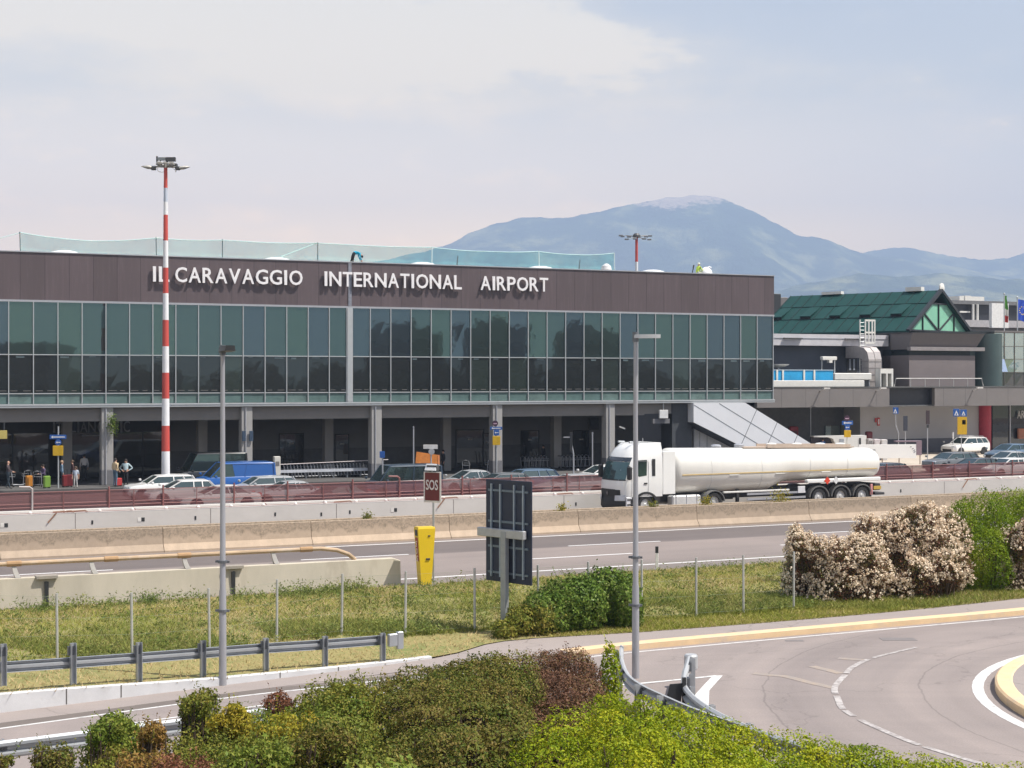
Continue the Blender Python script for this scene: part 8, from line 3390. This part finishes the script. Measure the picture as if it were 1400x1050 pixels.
zb_ = lambda y: CH + (HZ - y) * k
X = lambda x: (x - 1140) * k
mb = MB()
pts = [(X(1112), zb_(595.8)), (X(1186), zb_(595.5)), (X(1186), 0), (X(1147), 0), (X(1143), zb_(608)), (X(1139), zb_(600)), (X(1133), zb_(597.8)), (X(1112), zb_(597.6))]
mb.loft([[Vector((a, 0, b)) for a, b in pts], [Vector((a, 1.2, b)) for a, b in pts]], True)
mb.build('shell', mat('counter_white', (.72, .72, .70), .5, 0, .04), t)
mb = MB()
mb.box(X(1112), X(1146), .9, 1.1, 0, zb_(598))
mb.build('dark_back', mat('counter_dark', (.04, .035, .05), .6), t)
mb = MB()
mb.box(X(1147.5), X(1154), -.03, -.003, zb_(613), zb_(600))
mb.build('poster', mat('poster_grey', (.34, .37, .42), .6, 0, .3, 3), t)
mb = MB()
mb.box(X(1175.5), X(1178), -.04, -.003, zb_(609), zb_(599))
mb.build('dark_slot', M_BLACKMET, t)
person('person in blue inside the white counter opening', P(1125, HZ, DK + .5) + Vector((0, 0, -CH)), -math.pi / 2, cl('blue2', (.04, .13, .38)), cl('black', (.02, .02, .025)), None, HAIRD, 1.7)
for i_, (x0, x1, y0, y1, lb, m) in enumerate(((1187, 1193.5, 600, 612, 'grey framed crate right of the white counter', 'a'), (1195.5, 1203.5, 600.5, 612, 'pinkish white crate left of the banner top', 'b'), (1205, 1213.5, 601, 612, 'pale crate beside the pinkish white one', 'c'))):
    q = P((x0 + x1) / 2, HZ, 141)
    t = thing('crate', lb, 'crate', (q.x, q.y, 0), R(6))
    kk_ = 141 / F
    w_ = (x1 - x0) / 2 * kk_
    z0_, z1_ = 0, CH + (HZ - y0) * kk_
    mb = MB()
    mb.bbox(-w_, w_, 0, .7, z0_, z1_, .03)
    mb.build('box', mat('crate_' + m, ((.45, .43, .42), (.60, .54, .54), (.58, .56, .54))[i_], .6), t)
    mb = MB()
    mb.box(-w_ * .7, w_ * .7, -.01, -.002, z1_ * .35, z1_ * .9)
    mb.build('front_panel', mat('crate_front_' + m, ((.2, .19, .19), (.62, .57, .57), (.62, .6, .6))[i_], .6), t)
for px, y0, y1, D, w_, lb in ((1086, 583, 600, 150, .42, 'red round ended machine seen right of the stair casing'), (1189.5, 590, 600, 150, .28, 'dark red machine before the pale wall corner')):
    q = P(px, HZ, D)
    t = thing('vending_machine', lb, 'machine', (q.x, q.y, 0), R(10))
    z0_, z1_ = 0, CH + (HZ - y0) * D / F
    mb = MB()
    mb.bbox(-w_, w_, 0, .6, z0_, z1_, .08)
    mb.build('cabinet', mat('machine_red' if w_ > .3 else 'machine_darkred', (.30, .03, .04) if w_ > .3 else (.16, .02, .03), .5), t, True)
    mb = MB()
    mb.box(-w_ * .7, w_ * .7, -.012, -.002, z1_ * .3, z1_ * .85)
    mb.build('front', mat('machine_front', (.12, .03, .035), .3), t)
t = thing('hydrant_sign', 'red and white wall signs on the corner of the pale wall', 'sign', B2W(BS(1199, YW - .1), YW - .1, 0), TB)
kk_ = BD(1199, YW) / F
for x0, x1, y0, y1 in ((1195.5, 1198.3, 571.5, 577.5), (1199.5, 1203.8, 571, 582)):
    mb = MB()
    mb.bbox((x0 - 1199) * kk_, (x1 - 1199) * kk_, -.02, .02, BZ(1199, y1, YW), BZ(1199, y0, YW), .005)
    mb.build('plate', mat('sign_red', (.5, .06, .06), .5), t)
mb = MB()
mb.box((1200.7 - 1199) * kk_, (1202.6 - 1199) * kk_, -.03, -.021, BZ(1199, 580, YW), BZ(1199, 573, YW))
mb.build('white_mark', M_SWHITE, t)
q = P(1110, HZ, 148)
post_sign('canopy_post', 'grey steel post under the canopy right of the stair casing', 1108.5, 149.5, [('top_plate', 1107, 1110, 556, 558, M_ALUD)], cat='post')

# ================================================================== what the glazing mirrors (stands to the right of and behind the camera)
def mirror_pt(px, D):
    """real place whose mirror image in the terminal front appears at px and depth D"""
    p = P(px, HZ, D)
    n = Vector((SB, -CB, 0))
    d = (p - BO).dot(n)
    q = p - n * 2 * d
    return Vector((q.x, q.y, 0))


M_OFFICE = mat('office_wall', (.20, .19, .18), .7)
for px0, px1, ytop, D, lb in ((505, 606, 452, 250, 'long low grey block with canopy across the road from the terminal'), (632, 728, 446, 262, 'tall grey office block across the road from the terminal'), (764, 848, 455, 262, 'second grey office block across the road from the terminal'), (-200, 80, 470, 230, 'wide low parking block across the road from the terminal left half')):
    a, b = mirror_pt(px0, D), mirror_pt(px1, D)
    c = (a + b) / 2
    L_ = (b - a).length
    ang = math.atan2((b - a).y, (b - a).x)
    h_ = CH + (HZ - ytop) * D / F
    t = thing('office_block', lb, 'building', c, ang)
    mb = MB()
    mb.box(-L_ / 2, L_ / 2, -6, 6, 0, h_)
    mb.box(-L_ * .3, L_ * .1, -3, 3, h_, h_ + 1.2)
    mb.build('wall', M_OFFICE, t)
    for zz_ in np.arange(1.2, h_ - 1.5, 3.3):
        for yy in (-6.05, 6.0):
            mb = MB()
            mb.box(-L_ / 2 + .5, L_ / 2 - .5, yy, yy + .05, zz_, zz_ + 1.7)
            mb.build('window', GL_DOOR, t)
M_TREEL = leafmat('leaf_far', [(.02, .04, .012), (.035, .065, .02), (.06, .09, .025)], .3, .25)
k_ = 0
for px in range(-260, 1140, 62):
    q = mirror_pt(px + rnd.uniform(-12, 12), 236 + rnd.uniform(-10, 10))
    k_ += 1
    hh = CH + (HZ - rnd.uniform(494, 508)) * 236 / F
    t = thing('roadside_tree', 'dark roadside tree standing across the road from the terminal', 'tree', q, 0, 'trees across the road from the terminal')
    mb = MB()
    mb.tube([(0, 0, -.6), (.1, 0, hh * .5), (.2, .1, hh * .8)], [.3, .2, .08], 8)
    mb.build('trunk', M_BARK, t)
    bl = [(rnd.uniform(-1.5, 1.5), rnd.uniform(-1.5, 1.5), hh * z_, rnd.uniform(2.2, 3.4), rnd.uniform(2.2, 3.4), hh * .22) for z_ in (.45, .62, .78, .55)]
    p, d = blob_points(bl, 900, .5, .25)
    quads_mesh('crown', leaf_quads(p, d, .9, .8, .6), M_TREEL, t)
